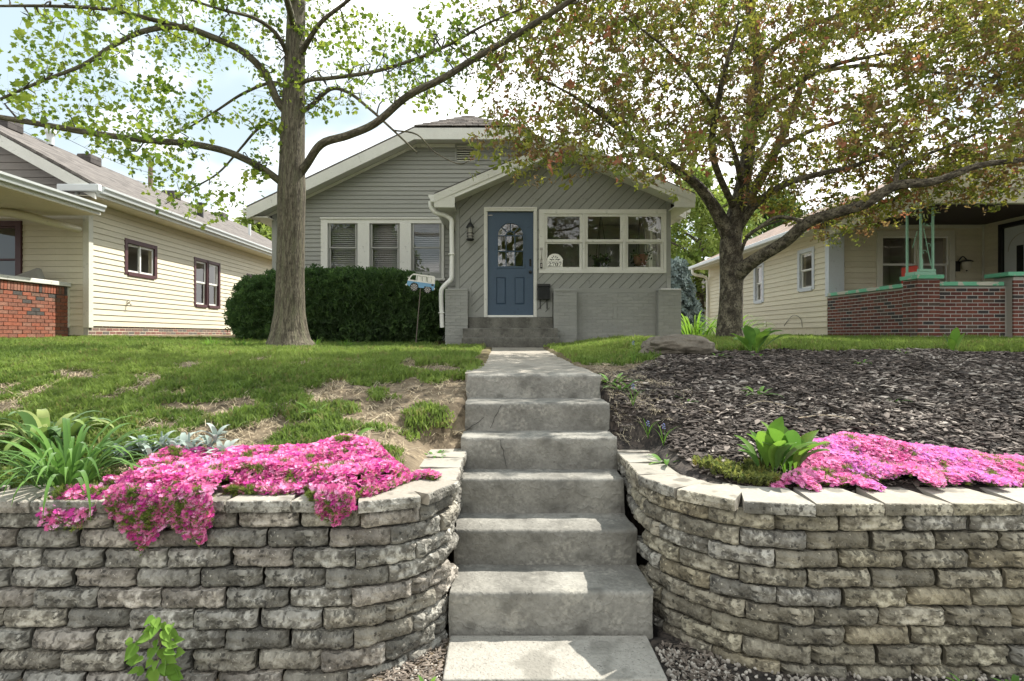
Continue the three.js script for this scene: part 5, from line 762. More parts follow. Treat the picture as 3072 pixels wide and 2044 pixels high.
// a tree from traced limbs; finer boughs reach out to points spread through the crown, each ends in leafy sprigs
function buildTree({ name, label, base, limbs, group: grp, bark, reach, nReach, sprigs, perTip, leafMat, palette, seed, twigR = 0.012, tipSpread = 0.25, sprigScale = [0.8, 1.3], reachMax = 1.7, jog = 0.14, bare = 0, radial = 10, leafDown = 0 }) {
  const r = rng(seed), T = thing(name, label, 'tree', base, grp), nodes = [];
  limbs.forEach((L, i) => {
    const pts = L.map((q) => ({ p: q.p, r: q.r }));
    const m = part(T, i ? 'limb' : 'trunk', limbTube(pts, i ? radial : radial + 6), bark);
    if (!i) { const pa = m.geometry.attributes.position; for (let k = 0; k < pa.count; k++) { const y = pa.getY(k) + base[1], n = fbm(pa.getX(k) * 5 + 3, y * 1.6, pa.getZ(k) * 5, 3) - 0.5, f = 1 + n * 0.10; const ax = L[0].p.x - base[0], az = L[0].p.z - base[2]; if (y < L[0].p.y + 0.7) { pa.setX(k, ax + (pa.getX(k) - ax) * (1 + n * 0.35 * (1 - (y - L[0].p.y) / 0.7))); pa.setZ(k, az + (pa.getZ(k) - az) * (1 + n * 0.35 * (1 - (y - L[0].p.y) / 0.7))); } } m.geometry.computeVertexNormals(); }
    if (L.length > 2) { const c = new THREE.CatmullRomCurve3(pts.map((p) => p.p), false, 'centripetal'); const n = Math.ceil(c.getLength() / 0.12); for (let k = 1; k <= n; k++) { const t = k / n, f = t * (pts.length - 1), q = Math.min(Math.floor(f), pts.length - 2); if (L.start === undefined || t > L.start) nodes.push({ p: c.getPoint(t), r: lerp(pts[q].r, pts[q + 1].r, f - q) }); } }
  });
  // points to reach, nearest to the limbs first
  const want = []; for (let k = 0; want.length < nReach && k < nReach * 30; k++) { const p = reach(r); if (p) want.push(p); }
  const dist = (p) => { let b = 1e9, n = null; for (const q of nodes) { const d = q.p.distanceToSquared(p) + (q.twig ?? 0) * 0.02; if (d < b) { b = d; n = q; } } return [Math.sqrt(b), n]; };
  want.forEach((p) => { p.k = dist(p)[0]; }); want.sort((a, b) => a.k - b.k);
  const twigs = [], mats = [], cols = [], Y = V3(0, 1, 0), q0 = new THREE.Quaternion(), list = sprigs.map(() => []), lc = sprigs.map(() => []);
  for (const p of want) {
    const [d, n] = dist(p); if (d > reachMax || d < 0.05) continue;
    const m1 = n.p.clone().lerp(p, 0.35).add(V3((r() - 0.5) * jog, (r() - 0.3) * jog, (r() - 0.5) * jog)), m2 = n.p.clone().lerp(p, 0.7).add(V3((r() - 0.5) * jog, (r() - 0.4) * jog, (r() - 0.5) * jog));
    const ra = Math.min(twigR * (0.45 + 0.55 * d), n.r * 0.7), pts = [n.p, m1, m2, p];
    twigs.push(tube(pts, [ra, ra * 0.75, ra * 0.5, Math.max(0.002, ra * 0.22)], 4, 2, false));
    const c = new THREE.CatmullRomCurve3(pts, false, 'centripetal'); for (const t of [0.3, 0.55, 0.8, 1]) nodes.push({ p: c.getPoint(t), r: lerp(ra, ra * 0.3, t), twig: (n.twig ?? 0) + 1 });
    const gen = (n.twig ?? 0) + 1; if (r() < bare) continue;
    const num = Math.round(perTip * (0.6 + 0.8 * r()));
    for (let k = 0; k < num; k++) {
      const t = 1 - Math.pow(r(), 1.4) * 0.85, q = c.getPoint(t).add(V3((r() - 0.5) * tipSpread, (r() - 0.5) * tipSpread - leafDown * r(), (r() - 0.5) * tipSpread)), dir = c.getTangent(t).multiplyScalar(0.5).add(V3(r() - 0.5, r() - 0.35, r() - 0.5)).normalize(), v = Math.floor(r() * sprigs.length);
      q0.setFromUnitVectors(Y, dir); list[v].push(M4(q.sub(T.wp), q0.clone(), lerp(sprigScale[0], sprigScale[1], r()))); const pal = palette(r); lc[v].push(pal);
    }
  }
  part(T, 'twigs', merge(twigs), M.twig).userData.kind = 'stuff';
  sprigs.forEach((g, i) => { if (list[i].length) instanced(T, 'leaves', g, leafMat, list[i], lc[i]).userData.kind = 'stuff'; });
  return T;
}
const LP = (list, r0, r1) => list.map(([x, y, d], i) => ({ p: atP(x, y, d), r: lerp(r0, r1, i / (list.length - 1)) }));

// the tall plane-like tree in front of the hedge
{
  const r = rng(77), D = 9.3, leafA = lobedLeaf(0.085, planePts), leafB = lobedLeaf(0.062, planePts, 0.4);
  const base = atP(668, 797, D); base.y -= 0.06;
  const trunk = [[668, 800, D, 0.470], [667, 782, D, 0.360], [667, 760, D, 0.300], [667, 720, D, 0.250], [668, 640, D, 0.226], [670, 520, D, 0.219], [671, 440, D, 0.228], [672, 380, D, 0.207], [674, 290, D, 0.195], [677, 190, D, 0.175], [680, 90, D, 0.156], [684, -30, D + 0.1, 0.138], [690, -200, D + 0.2, 0.110], [700, -420, D + 0.2, 0.074], [705, -600, D + 0.3, 0.028]].map(([x, y, d, q]) => ({ p: atP(x, y, d), r: q }));
  trunk[0].p.y -= 0.05;
  const limbs = [trunk,
    LP([[660, 432, D], [637, 412, D - 0.1], [600, 386, D - 0.25], [530, 352, D - 0.5], [450, 333, D - 0.8], [330, 322, D - 1.1], [200, 305, D - 1.3], [100, 287, D - 1.5], [0, 270, D - 1.6], [-120, 250, D - 1.7]], 0.066, 0.034),
    LP([[662, 262, D], [640, 235, D - 0.1], [610, 170, D - 0.25], [560, 120, D - 0.4], [480, 82, D - 0.6], [420, 62, D - 0.8], [330, 72, D - 1.1], [260, 105, D - 1.3], [190, 150, D - 1.5], [100, 185, D - 1.7], [0, 228, D - 1.8]], 0.07, 0.016),
    LP([[425, 64, D - 0.8], [330, 40, D - 1.1], [250, 22, D - 1.3], [120, 14, D - 1.5], [-40, 14, D - 1.7]], 0.04, 0.015),
    LP([[690, 400, D], [706, 378, D - 0.1], [738, 333, D - 0.3], [800, 312, D - 0.6], [862, 285, D - 0.9], [940, 220, D - 1.3], [1020, 180, D - 1.6], [1100, 130, D - 1.9], [1180, 85, D - 2.2], [1300, 10, D - 2.6], [1370, -40, D - 2.9], [1480, -120, D - 3.1]], 0.074, 0.026),
    LP([[682, 200, D], [705, 186, D - 0.1], [760, 180, D - 0.3], [860, 165, D - 0.7], [950, 138, D - 1.1], [1040, 100, D - 1.5], [1110, 60, D - 1.9], [1200, 20, D - 2.2]], 0.04, 0.012),
    LP([[688, 262, D], [720, 240, D + 0.1], [760, 205, D + 0.1], [800, 212, D - 0.1], [850, 250, D - 0.3], [905, 300, D - 0.5], [960, 352, D - 0.7]], 0.045, 0.012),
    LP([[905, 300, D - 0.5], [960, 310, D - 0.7], [1000, 350, D - 0.8], [1060, 378, D - 0.9], [1080, 370, D - 1]], 0.014, 0.005),
    LP([[668, 150, D], [655, 110, D - 0.2], [628, 70, D - 0.4], [580, 40, D - 0.7], [520, 25, D - 1], [440, 0, D - 1.3]], 0.045, 0.015),
    LP([[690, 130, D], [712, 90, D - 0.3], [740, 50, D - 0.6], [790, 10, D - 0.9], [850, -40, D - 1.2]], 0.05, 0.02),
    LP([[664, 335, D], [640, 300, D + 0.2], [618, 285, D + 0.4], [590, 300, D + 0.5], [555, 340, D + 0.6], [500, 400, D + 0.6], [430, 440, D + 0.6], [380, 470, D + 0.6]], 0.035, 0.008),
    LP([[668, 210, D], [630, 190, D + 0.3], [560, 215, D + 0.6], [490, 260, D + 0.8], [420, 300, D + 1], [330, 330, D + 1.1]], 0.035, 0.008),
    LP([[670, -60, D], [600, -140, D - 0.5], [480, -190, D - 1.1], [300, -200, D - 1.8], [100, -180, D - 2.3]], 0.075, 0.02),
    LP([[690, -100, D], [760, -190, D - 0.4], [900, -260, D - 0.9], [1080, -280, D - 1.5]], 0.075, 0.02),
    LP([[676, 60, D], [660, 0, D - 0.8], [640, -60, D - 1.7], [600, -110, D - 2.6]], 0.06, 0.02),
    LP([[692, -200, D + 0.2], [740, -330, D + 0.8], [820, -460, D + 1.4]], 0.05, 0.015),
  ];
  limbs.forEach((l, i) => { if (i) l.start = 0.12; else l.start = 0.72; });
  const low = [[-200, 200], [0, 250], [150, 330], [320, 410], [380, 500], [520, 515], [600, 430], [640, 300], [720, 300], [860, 230], [960, 260], [1100, 250], [1180, 180], [1300, 140], [1500, 60]];
  const lowAt = (x) => { let i = 1; while (i < low.length - 1 && low[i][0] < x) i++; const [a, b] = [low[i - 1], low[i]]; return lerp(a[1], b[1], clamp((x - a[0]) / (b[0] - a[0]))); };
  buildTree({ name: 'shade_tree', label: 'tall straight trunked tree with fresh light green lobed leaves before the hedge', base: [base.x, base.y + 0.02, base.z], limbs, bark: M.bark, seed: 12, nReach: 2900, reachMax: 1.5, jog: 0.24, bare: 0.32, twigR: 0.024,
    reach: (q) => { const x = -350 + q() * 1850, y = -620 + q() * 1130, c = fbm(x / 130, y / 110, 3.3, 3); if (y > lowAt(x) - 8 || c < 0.40 || (y < -60 && q() < 0.6)) return null; if (x > 1150 && q() < 0.5) return null; const back = x < 560 ? 1.2 : 0.2; return atP(x, y, D - 2.3 * Math.min(1, Math.abs(x - 675) / 450) * (0.35 + 0.65 * q()) + (q() - 0.4) * 2.2 * back); },
    sprigs: [sprig(leafA, 3, 0.16, r, 0.6), sprig(leafB, 4, 0.14, r, 0.6), sprig(leafB, 2, 0.1, r)], perTip: 2.2, tipSpread: 0.24, leafMat: M.leaf, sprigScale: [0.75, 1.25],
    palette: (q) => lin(0.17, 0.27, 0.03).lerp(lin(0.34, 0.42, 0.055), q()).lerp(lin(0.06, 0.13, 0.02), q() < 0.3 ? 0.6 : 0) });
}
// the spreading crab apple on the right
{
  const r = rng(78), D = 9.4, leaf = lobedLeaf(0.080, ovalPts, 0.5), leaf2 = lobedLeaf(0.06, diamondPts, 0.5);
  const base = atP(1682, 782, D);
  const L = (list) => list.map(([x, y, d, q]) => ({ p: atP(x, y, D + d), r: q }));
  const limbs = [
    L([[1682, 790, 0, 0.27], [1681, 770, 0, 0.222], [1682, 720, 0, 0.195], [1684, 660, 0, 0.186], [1684, 610, 0, 0.190], [1682, 565, 0, 0.178], [1690, 510, 0, 0.155], [1705, 450, 0, 0.13], [1718, 380, 0, 0.115], [1728, 300, 0, 0.105], [1738, 220, 0, 0.10], [1747, 140, -0.1, 0.09], [1735, 70, -0.2, 0.085], [1722, -20, -0.3, 0.07], [1715, -140, -0.3, 0.05], [1720, -260, -0.3, 0.02]]),
    L([[1682, 560, 0, 0.12], [1662, 510, -0.1, 0.115], [1636, 465, -0.2, 0.095], [1604, 425, -0.3, 0.08], [1560, 392, -0.5, 0.07], [1500, 352, -0.8, 0.055], [1440, 310, -1.1, 0.042], [1380, 262, -1.4, 0.03], [1310, 215, -1.7, 0.018], [1240, 180, -1.9, 0.008]]),
    L([[1604, 425, -0.3, 0.05], [1570, 392, -0.6, 0.04], [1529, 374, -0.8, 0.034], [1470, 355, -1.0, 0.028], [1415, 362, -1.2, 0.022], [1365, 360, -1.3, 0.016], [1244, 346, -1.6, 0.007]]),
    L([[1694, 530, 0, 0.10], [1718, 470, 0.2, 0.095], [1752, 410, 0.4, 0.085], [1790, 340, 0.5, 0.07], [1822, 260, 0.6, 0.06], [1856, 170, 0.6, 0.05], [1905, 90, 0.6, 0.035], [1960, 20, 0.6, 0.02], [2010, -60, 0.6, 0.01]]),
    L([[1686, 650, 0, 0.12], [1712, 618, -0.2, 0.125], [1752, 590, -0.45, 0.106], [1808, 556, -0.75, 0.096], [1860, 512, -1.05, 0.09], [1925, 490, -1.3, 0.083], [1990, 470, -1.5, 0.077], [2062, 428, -1.7, 0.07], [2150, 418, -1.9, 0.056], [2250, 382, -2.1, 0.042], [2370, 366, -2.2, 0.028], [2500, 340, -2.3, 0.012]]),
    L([[1695, 535, 0, 0.07], [1740, 470, -0.3, 0.065], [1800, 428, -0.6, 0.055], [1880, 402, -0.9, 0.046], [1960, 384, -1.1, 0.036], [2050, 345, -1.3, 0.026], [2160, 300, -1.5, 0.012]]),
    L([[1746, 150, -0.1, 0.055], [1790, 105, -0.3, 0.05], [1860, 62, -0.5, 0.04], [1950, 30, -0.7, 0.03], [2060, 10, -0.9, 0.015]]),
    L([[1738, 130, -0.1, 0.035], [1700, 105, -0.4, 0.03], [1650, 95, -0.6, 0.02], [1580, 70, -0.8, 0.01]]),
    L([[1728, 300, 0, 0.05], [1776, 235, -0.5, 0.045], [1830, 195, -0.8, 0.038], [1920, 150, -1.1, 0.03], [2050, 120, -1.4, 0.022], [2200, 70, -1.7, 0.012]]),
    L([[1708, 430, 0, 0.05], [1690, 350, -0.6, 0.042], [1655, 270, -1.1, 0.034], [1600, 190, -1.6, 0.026], [1530, 110, -2.0, 0.018], [1440, 40, -2.3, 0.01]]),
    L([[1790, 340, 0.5, 0.045], [1870, 300, 0.8, 0.04], [1980, 270, 1, 0.03], [2110, 235, 1.2, 0.02], [2260, 210, 1.3, 0.012]]),
    L([[2062, 428, -1.7, 0.035], [2066, 395, -1.7, 0.032], [2110, 365, -1.4, 0.026], [2200, 330, -1.5, 0.018], [2320, 270, -1.6, 0.01]]),
    L([[1860, 512, -1.05, 0.03], [1790, 500, -0.95, 0.028], [1745, 525, -0.85, 0.022], [1715, 545, -0.9, 0.012]]),
    L([[1700, 600, -0.1, 0.03], [1722, 545, -0.4, 0.026], [1760, 520, -0.6, 0.02], [1800, 508, -0.8, 0.01]]),
    L([[1720, -20, -0.3, 0.05], [1640, -110, -1, 0.04], [1520, -180, -1.8, 0.03], [1380, -230, -2.4, 0.012]]),
    L([[1720, -60, -0.3, 0.05], [1840, -150, -0.6, 0.04], [2000, -220, -1, 0.03], [2220, -250, -1.4, 0.012]]),
    L([[1690, 500, 0, 0.06], [1720, 400, 1.0, 0.05], [1780, 300, 1.8, 0.03], [1850, 200, 2.4, 0.015]]),
    L([[1690, 480, 0, 0.06], [1640, 350, -1.2, 0.05], [1660, 200, -2.2, 0.035], [1700, 50, -2.8, 0.015]]),
    L([[1856, 170, 0.6, 0.04], [2000, 150, -0.6, 0.03], [2180, 170, -1.8, 0.018], [2300, 180, -2.4, 0.01]]),
  ];
  limbs.forEach((l, i) => { l.start = i ? 0.22 : 0.55; });
  const low = [[1080, 330], [1130, 375], [1190, 395], [1240, 425], [1290, 400], [1400, 395], [1480, 410], [1560, 455], [1620, 435], [1680, 400], [1740, 470], [1800, 520], [1900, 545], [1960, 560], [2000, 530], [2100, 500], [2180, 470], [2357, 460], [2700, 420]];
  const lowAt = (x) => { let i = 1; while (i < low.length - 1 && low[i][0] < x) i++; const [a, b] = [low[i - 1], low[i]]; return lerp(a[1], b[1], clamp((x - a[0]) / (b[0] - a[0]))); };
  buildTree({ name: 'crab_apple_tree', label: 'spreading crab apple tree with bronze and olive leaves and mottled forked trunk', base: [base.x, base.y + 0.02, base.z], limbs, bark: M.bark2, seed: 21, nReach: 2700, reachMax: 1.25, jog: 0.16, twigR: 0.012, radial: 8,
    reach: (q) => { const x = 1080 + q() * 1620, y = -170 + q() * 740, c = fbm(x / 85, y / 60, 8.3, 3); if (y > lowAt(x) || c < 0.36) return null; if (x < 1330 && y > -40 && q() < (1330 - x) / 330) return null; if (x > 1570 && x < 1680 && y > 380) return null; const side = Math.abs(x - 1720) / 600; if (x > 1700 && y > 330) return atP(x, y, (x > 1950 ? D - 0.5 : D + 0.3) - q() * 1.1); return atP(x, y, D - 0.6 - side * 0.9 + (q() - 0.5) * 4.2 * (1 - 0.35 * side) - (y > 300 ? 0.6 : 0)); },
    sprigs: [sprig(leaf, 6, 0.16, r, 0.7), sprig(leaf, 5, 0.12, r, 0.7), sprig(leaf2, 6, 0.14, r, 0.7)], perTip: 6.2, tipSpread: 0.36, leafMat: M.leaf, sprigScale: [0.75, 1.2],
    palette: (q) => { const k = q(); return k < 0.46 ? lin(0.15, 0.20, 0.035).lerp(lin(0.27, 0.28, 0.05), q()) : k < 0.76 ? lin(0.20, 0.13, 0.06).lerp(lin(0.25, 0.18, 0.065), q()) : k < 0.96 ? lin(0.36, 0.36, 0.06) : lin(0.40, 0.17, 0.09); } });
}
// background trees
function farTree(name, label, x, d, h, w, seed, palette, grp, y0 = 1.5, dens = 260, leafS = 0.28, bottom = 0.3) {
  const r = rng(seed), g = (px, py, dz, q) => ({ p: V3(x + px * w, y0 + py * h, -d - dz * w), r: q }), R = h * 0.022;
  const limbs = [[g(0, -0.02, 0, R * 1.3), g(0.01, 0.2, 0, R), g(-0.02, 0.45, 0, R * 0.75), g(0.02, 0.7, 0, R * 0.5), g(0, 0.93, 0, R * 0.15)]];
  for (let i = 0; i < 8; i++) { const a = i * 2.4 + r(), y = bottom + 0.06 * i * (1 - bottom) * 1.3; limbs.push([g(0, y, 0, R * 0.5), g(0.16 * Math.cos(a), y + 0.09, 0.16 * Math.sin(a), R * 0.35), g(0.36 * Math.cos(a), y + 0.15, 0.36 * Math.sin(a), R * 0.12)]); }
  limbs.forEach((l, i) => { l.start = i ? 0.3 : 0.4; });
  const s = [sprig(lobedLeaf(leafS, ovalPts, 0.5), 6, leafS * 2.2, r, 0.7)];
  return buildTree({ name, label, base: [x, y0, -d], limbs, bark: M.bark2, group: grp, seed, nReach: dens, reachMax: h * 0.3, jog: h * 0.02, twigR: R * 0.2, radial: 6, reach: (q) => { const a = q() * 6.28, y = bottom + q() * (1 - bottom), k = Math.sqrt(q()) * 0.5 * Math.sin(Math.PI * Math.pow((y - bottom) / (1 - bottom) * 0.92 + 0.06, 0.8)); return fbm(a * 2, y * 7, seed, 2) < 0.42 ? null : V3(x + k * w * Math.cos(a), y0 + y * h, -d + k * w * Math.sin(a)); }, sprigs: s, perTip: 7, tipSpread: h * 0.05, leafMat: M.leaf, sprigScale: [0.7, 1.3], palette });
}
const springGreen = (q) => lin(0.16, 0.24, 0.04).lerp(lin(0.30, 0.36, 0.08), q()), midGreen = (q) => lin(0.06, 0.12, 0.025).lerp(lin(0.13, 0.2, 0.04), q());
{ const p = atP(585, 560, 34); farTree('background_tree', 'small spring green tree beyond the left roof', p.x, 34, 7.4, 6, 301, springGreen, 'background trees'); }
{ const p = atP(1610, 560, 30); farTree('background_tree', 'loose light green tree beyond the gap right of the bungalow', p.x, 30, 8.8, 7.0, 302, springGreen, 'background trees', 1.5, 300, 0.24, 0.22); }
{ const p = atP(1780, 480, 38); farTree('background_tree', 'green tree behind the red shingled roof on the right', p.x, 38, 9.5, 8, 303, midGreen, 'background trees', 1.5, 260, 0.3, 0.25); }
farTree('street_tree', 'broad green tree across the road, right of the white house', 9, -22, 11, 9, 304, midGreen, 'trees across the road', -0.05, 320, 0.4, 0.2);
farTree('street_tree', 'tall green tree across the road, left of the white house', -11, -20, 12, 9, 305, midGreen, 'trees across the road', -0.05, 320, 0.4, 0.2);
farTree('street_tree', 'dark green tree before the white house across the road', 2.5, -17, 9, 6, 306, midGreen, 'trees across the road', -0.05, 240, 0.35, 0.35);
farTree('street_tree', 'broad green tree across the road, farthest to the right', 34, -22, 12, 11, 307, midGreen, 'trees across the road', -0.05, 260, 0.5, 0.15);
// blue spruce beside the bungalow
{
  const p = atP(1553, 640, 26), T = thing('blue_spruce', 'blue grey spruce just past the bungalow corner', 'tree', [p.x, 1.5, -26]), r = rng(9), h = 3.3; part(T, 'trunk', tube([V3(p.x, 1.4, -26), V3(p.x, 1.5 + h, -26)], [0.12, 0.02], 7, 4), M.bark2);
  const spr = merge(Array.from({ length: 14 }, (_, i) => { const g = new THREE.PlaneGeometry(0.05, 0.16); g.translate(0, 0.08, 0).rotateX(0.9).rotateY(i * 2.4).translate(0, i * 0.03, 0); return g; })), ls = [], lc = [];
  for (let i = 0; i < 1500; i++) { const t = Math.pow(r(), 0.7), a = Math.floor(r() * 9) * 0.7 + r() * 0.35 + Math.floor(t * 11) * 1.1, k = (0.35 + 0.65 * r()) * (t) * 1.1, y = 1.8 + h * (1 - t) - 0.18 * k + (r() - 0.5) * 0.12; ls.push(M4(V3(k * Math.cos(a), y - 1.5, k * Math.sin(a)), new THREE.Quaternion().setFromUnitVectors(V3(0, 1, 0), V3(Math.cos(a), 0.15, Math.sin(a)).normalize()), 0.7 + r() * 0.6)); lc.push(lin(0.14, 0.19, 0.175).lerp(lin(0.26, 0.32, 0.31), r())); }
  instanced(T, 'needles', spr, M.leaf, ls, lc).userData.kind = 'stuff';
}
// ---------------------------------------------------------------- hedge, lawn, mulch, flowers
// yew hedge under the main windows
{
  const T = thing('yew_hedge', 'clipped dark green yew hedge under the three front windows', 'hedge', [-3.6, 1.42, -12]), r = rng(501);
  const x0 = -5.6, x1 = -1.3, zc = -11.75, topY = (x) => 2.77 + 0.06 * (vnoise(x * 2.2, 4) - 0.5) - 0.5 * Math.pow(clamp((-5.0 - x) / 0.6), 2) - 0.3 * Math.pow(clamp((x + 1.75) / 0.5), 2);
  // added solid core in dull leaf green, blocks the view through the hedge
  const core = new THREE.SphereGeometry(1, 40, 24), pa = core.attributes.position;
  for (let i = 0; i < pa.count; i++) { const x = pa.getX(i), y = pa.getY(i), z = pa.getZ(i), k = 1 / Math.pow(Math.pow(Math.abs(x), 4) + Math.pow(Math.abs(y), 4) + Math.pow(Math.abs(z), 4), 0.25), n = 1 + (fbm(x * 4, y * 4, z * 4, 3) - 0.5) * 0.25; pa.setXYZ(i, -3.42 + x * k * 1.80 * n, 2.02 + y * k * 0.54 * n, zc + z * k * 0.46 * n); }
  core.computeVertexNormals(); part(T, 'filler_core', core, M.hedgeCore = std(lin(0.05, 0.075, 0.028), 1));
  for (const x of [-5.0, -4.4, -3.8, -3.2, -2.6, -1.9]) part(T, 'stem', tube([V3(x, 1.35, zc), V3(x + 0.1, 1.7, zc), V3(x - 0.05, 2.1, zc)], [0.04, 0.03, 0.02], 6, 3), M.twig);
  const needle = geoOf([-0.006, 0, 0, 0.006, 0, 0, 0.005, 0.04, 0.003, -0.005, 0.04, 0.003], [0, 1, 2, 0, 2, 3]);
  const spr = [0, 1, 2].map(() => merge(Array.from({ length: 26 }, (_, i) => { const s = i % 2 ? 1 : -1, y = i / 26 * 0.16, n = needle.clone(); n.scale(1.2, 0.8 + 0.6 * r(), 1); n.rotateZ(s * (0.9 + 0.3 * r())).rotateX((r() - 0.5) * 0.9).rotateY(i % 3 ? 0 : 1.3).translate(0, y, 0); return n; })));
  const ls = [[], [], []], lc = [[], [], []], Y = V3(0, 1, 0);
  for (let i = 0; i < 17000; i++) {
    const a = r() * 6.283, u = Math.acos(1 - 2 * r()) - Math.PI / 2, e = [Math.cos(a) * Math.cos(u), Math.sin(u), Math.sin(a) * Math.cos(u)], k = 1 / Math.pow(e.reduce((s, q) => s + Math.pow(Math.abs(q), 3.4), 0), 1 / 3.4);
    const x = -3.42 + e[0] * k * 1.98, lump = (fbm(x * 4.2, e[1] * 4.5, e[2] * 3 + a, 3) - 0.5) * 0.42, sh = 1 + lump - 0.12 * r() * r(); if (e[2] < -0.3) continue;
    let p = V3(-3.42 + e[0] * k * 1.98 * sh, 2.08 + e[1] * k * 0.70 * sh, zc + e[2] * k * 0.56 * sh); if (p.y > topY(p.x) + 0.05 * r()) p.y = topY(p.x) - 0.1 * r() + (r() < 0.03 ? 0.14 * r() : 0); if (p.y < 1.5) continue;
    const dir = V3(e[0] * 0.8, e[1] * 0.6 + 0.35, e[2]).add(V3(r() - 0.5, r() - 0.5, r() - 0.5)).normalize(), v = i % 3; ls[v].push(M4(p.sub(T.wp), new THREE.Quaternion().setFromUnitVectors(Y, dir).multiply(Q(0, r() * 6, 0)), 0.9 + 0.8 * r())); lc[v].push(lin(0.055, 0.11, 0.033).lerp(lin(0.17, 0.29, 0.08), r() * r()));
  }
  spr.forEach((g, v) => { instanced(T, 'foliage', g, M.yew ??= leafy(0xffffff, 0.35), ls[v], lc[v]).userData.kind = 'stuff'; });
}
// grass: tufts of bent blades
function tuft(n, h, spread, r, wide = 0.0045) { const pos = [], idx = []; for (let i = 0; i < n; i++) { const a = r() * 6.28, o = Math.sqrt(r()) * spread, x = o * Math.cos(a), z = o * Math.sin(a), H = h * (0.55 + 0.6 * r()), b = r() * 6.28, lean = H * (0.15 + 0.6 * r()), w = wide * (0.7 + 0.6 * r()), cx = Math.cos(b + 1.57) * w, cz = Math.sin(b + 1.57) * w, k = pos.length / 3, lx = Math.cos(b) * lean, lz = Math.sin(b) * lean; pos.push(x - cx, -0.005, z - cz, x + cx, -0.005, z + cz, x + lx * 0.35 + cx * 0.8, H * 0.6, z + lz * 0.35 + cz * 0.8, x + lx * 0.35 - cx * 0.8, H * 0.6, z + lz * 0.35 - cz * 0.8, x + lx, H * 0.95, z + lz); idx.push(k, k + 1, k + 2, k, k + 2, k + 3, k + 3, k + 2, k + 4); } return geoOf(pos, idx); }
const blocked = (x, d) => (x > WALK_X0 - 0.01 && x < WALK_X1 + 0.01 && d < 10.6) || (d > 10.2 && x > -1.2 && x < 3.6) || (x > -5.2 && x < 3.8 && d > 12.7) || (x < -8.8 && d > 11.8) || (x > 7.55 && d > 10.05) || (x < -9.2 && d > 9.2) || (x > -4.95 && x < -1.1 && d > 10.75 && d < 12.8);
{
  const r = rng(601), kinds = [tuft(14, 0.058, 0.05, r), tuft(14, 0.046, 0.055, r), tuft(12, 0.075, 0.045, r)], ls = [[], [], []], lc = [[], [], []];
  const cover = (x, d) => { if (x > 0.2) return 1; const n = fbm(x * 2.3 + 20, d * 3.0, 3, 4), q = fbm(x * 5, d * 7, 9, 2); const full = 0.8 * sstep(4.9, 6.6, d) + 0.2 * sstep(6, 9, d), need = lerp(0.45, 0.36, full) - 0.03 * sstep(-1, -4, x); return sstep(need, need + 0.06, n * 0.55 + q * 0.45); };
  const put = (x, d, c, tall = 1) => { const v = Math.floor(r() * 3), lush = vnoise(x * 0.9, d * 0.9, 5); ls[v].push(M4(V3(x, groundY(x, d), -d), Q((r() - 0.5) * 0.3, r() * 6.28, (r() - 0.5) * 0.3), V3(0.9 + 0.5 * r(), tall * (0.6 + 0.6 * r()) * (0.7 + 0.5 * c), 0.9 + 0.5 * r()))); lc[v].push(lin(0.10, 0.18, 0.03).lerp(lin(0.27, 0.36, 0.075), clamp(lush * 0.7 + r() * 0.45)).lerp(lin(0.28, 0.24, 0.10), r() < 0.07 ? 0.7 : 0)); };
  for (let i = 0; i < 30000; i++) { const x = -5.4 + r() * 5.16, d = 3.05 + r() * 2.6, c = cover(x, d); if (inWall(WL, x, d) < 0.36 && d < 4.0) continue; if (r() < c) put(x, d, c, 0.72); }
  for (let i = 0; i < 62000; i++) { const d = 5.5 + Math.pow(r(), 1.25) * 7, x = (r() * 2 - 1) * (2 + d * 0.98); if (blocked(x, d) || isBed(x, d)) continue; if (r() < cover(x, d)) put(x, d, 1, x > 2 ? 1.0 : 0.8); }
  for (let i = 0; i < 5000; i++) { const x = (r() * 2 - 1) * 12, d = -1.4 + r() * 2; put(x, d, 1); ls.at(-1); }
  kinds.forEach((g, v) => { const m = instanced(scene, 'lawn_grass', g, M.grass, ls[v], lc[v]); tag(m, ['short green lawn grass of the front yards', 'fine low lawn grass of the front yards', 'taller lawn grass blades of the front yards'][v], 'grass', 'lawn grass', 'stuff'); });
  // straw: dead blades lying on the bare bank
  const sg = merge(Array.from({ length: 7 }, () => { const L = 0.03 + r() * 0.06, g = new THREE.PlaneGeometry(0.0024, L, 1, 2), p = g.attributes.position; p.setZ(2, 0.006); p.setZ(3, 0.006); return g.rotateX(-1.45 + r() * 0.3).rotateY(r() * 6.28).translate((r() - 0.5) * 0.09, 0.006 + r() * 0.008, (r() - 0.5) * 0.09); })), sl = [], sc = [];
  for (let i = 0; i < 5000; i++) { const x = -4.6 + r() * 4.33, d = 2.95 + r() * 3.2; if (inWall(WL, x, d) < 0.33 && d < 4.0) continue; const c = cover(x, d); if (r() < c * 0.75 || (x > -1.3 && r() < 0.6)) continue; sl.push(M4(V3(x, groundY(x, d) + 0.004, -d), Q((r() - 0.5) * 0.4, r() * 6.28, (r() - 0.5) * 0.4 ), 0.7 + r() * 0.7)); sc.push(lin(0.36, 0.29, 0.18).lerp(lin(0.58, 0.49, 0.34), r())); }
  for (let i = 0; i < 700; i++) { const d = 4.0 + r() * 2.6, x = 0.86 + r() * (0.25 + 0.5 * r()); sl.push(M4(V3(x, groundY(x, d) + 0.004, -d), Q(0.2, r() * 6.28, 0.2), 0.8)); sc.push(lin(0.40, 0.33, 0.22).lerp(lin(0.55, 0.48, 0.36), r())); }
  tag(instanced(scene, 'straw', sg, M.chipD ??= std(0xffffff, 1, { side: THREE.DoubleSide }), sl, sc), 'dead straw lying on the bare bank', 'straw', null, 'stuff');
}
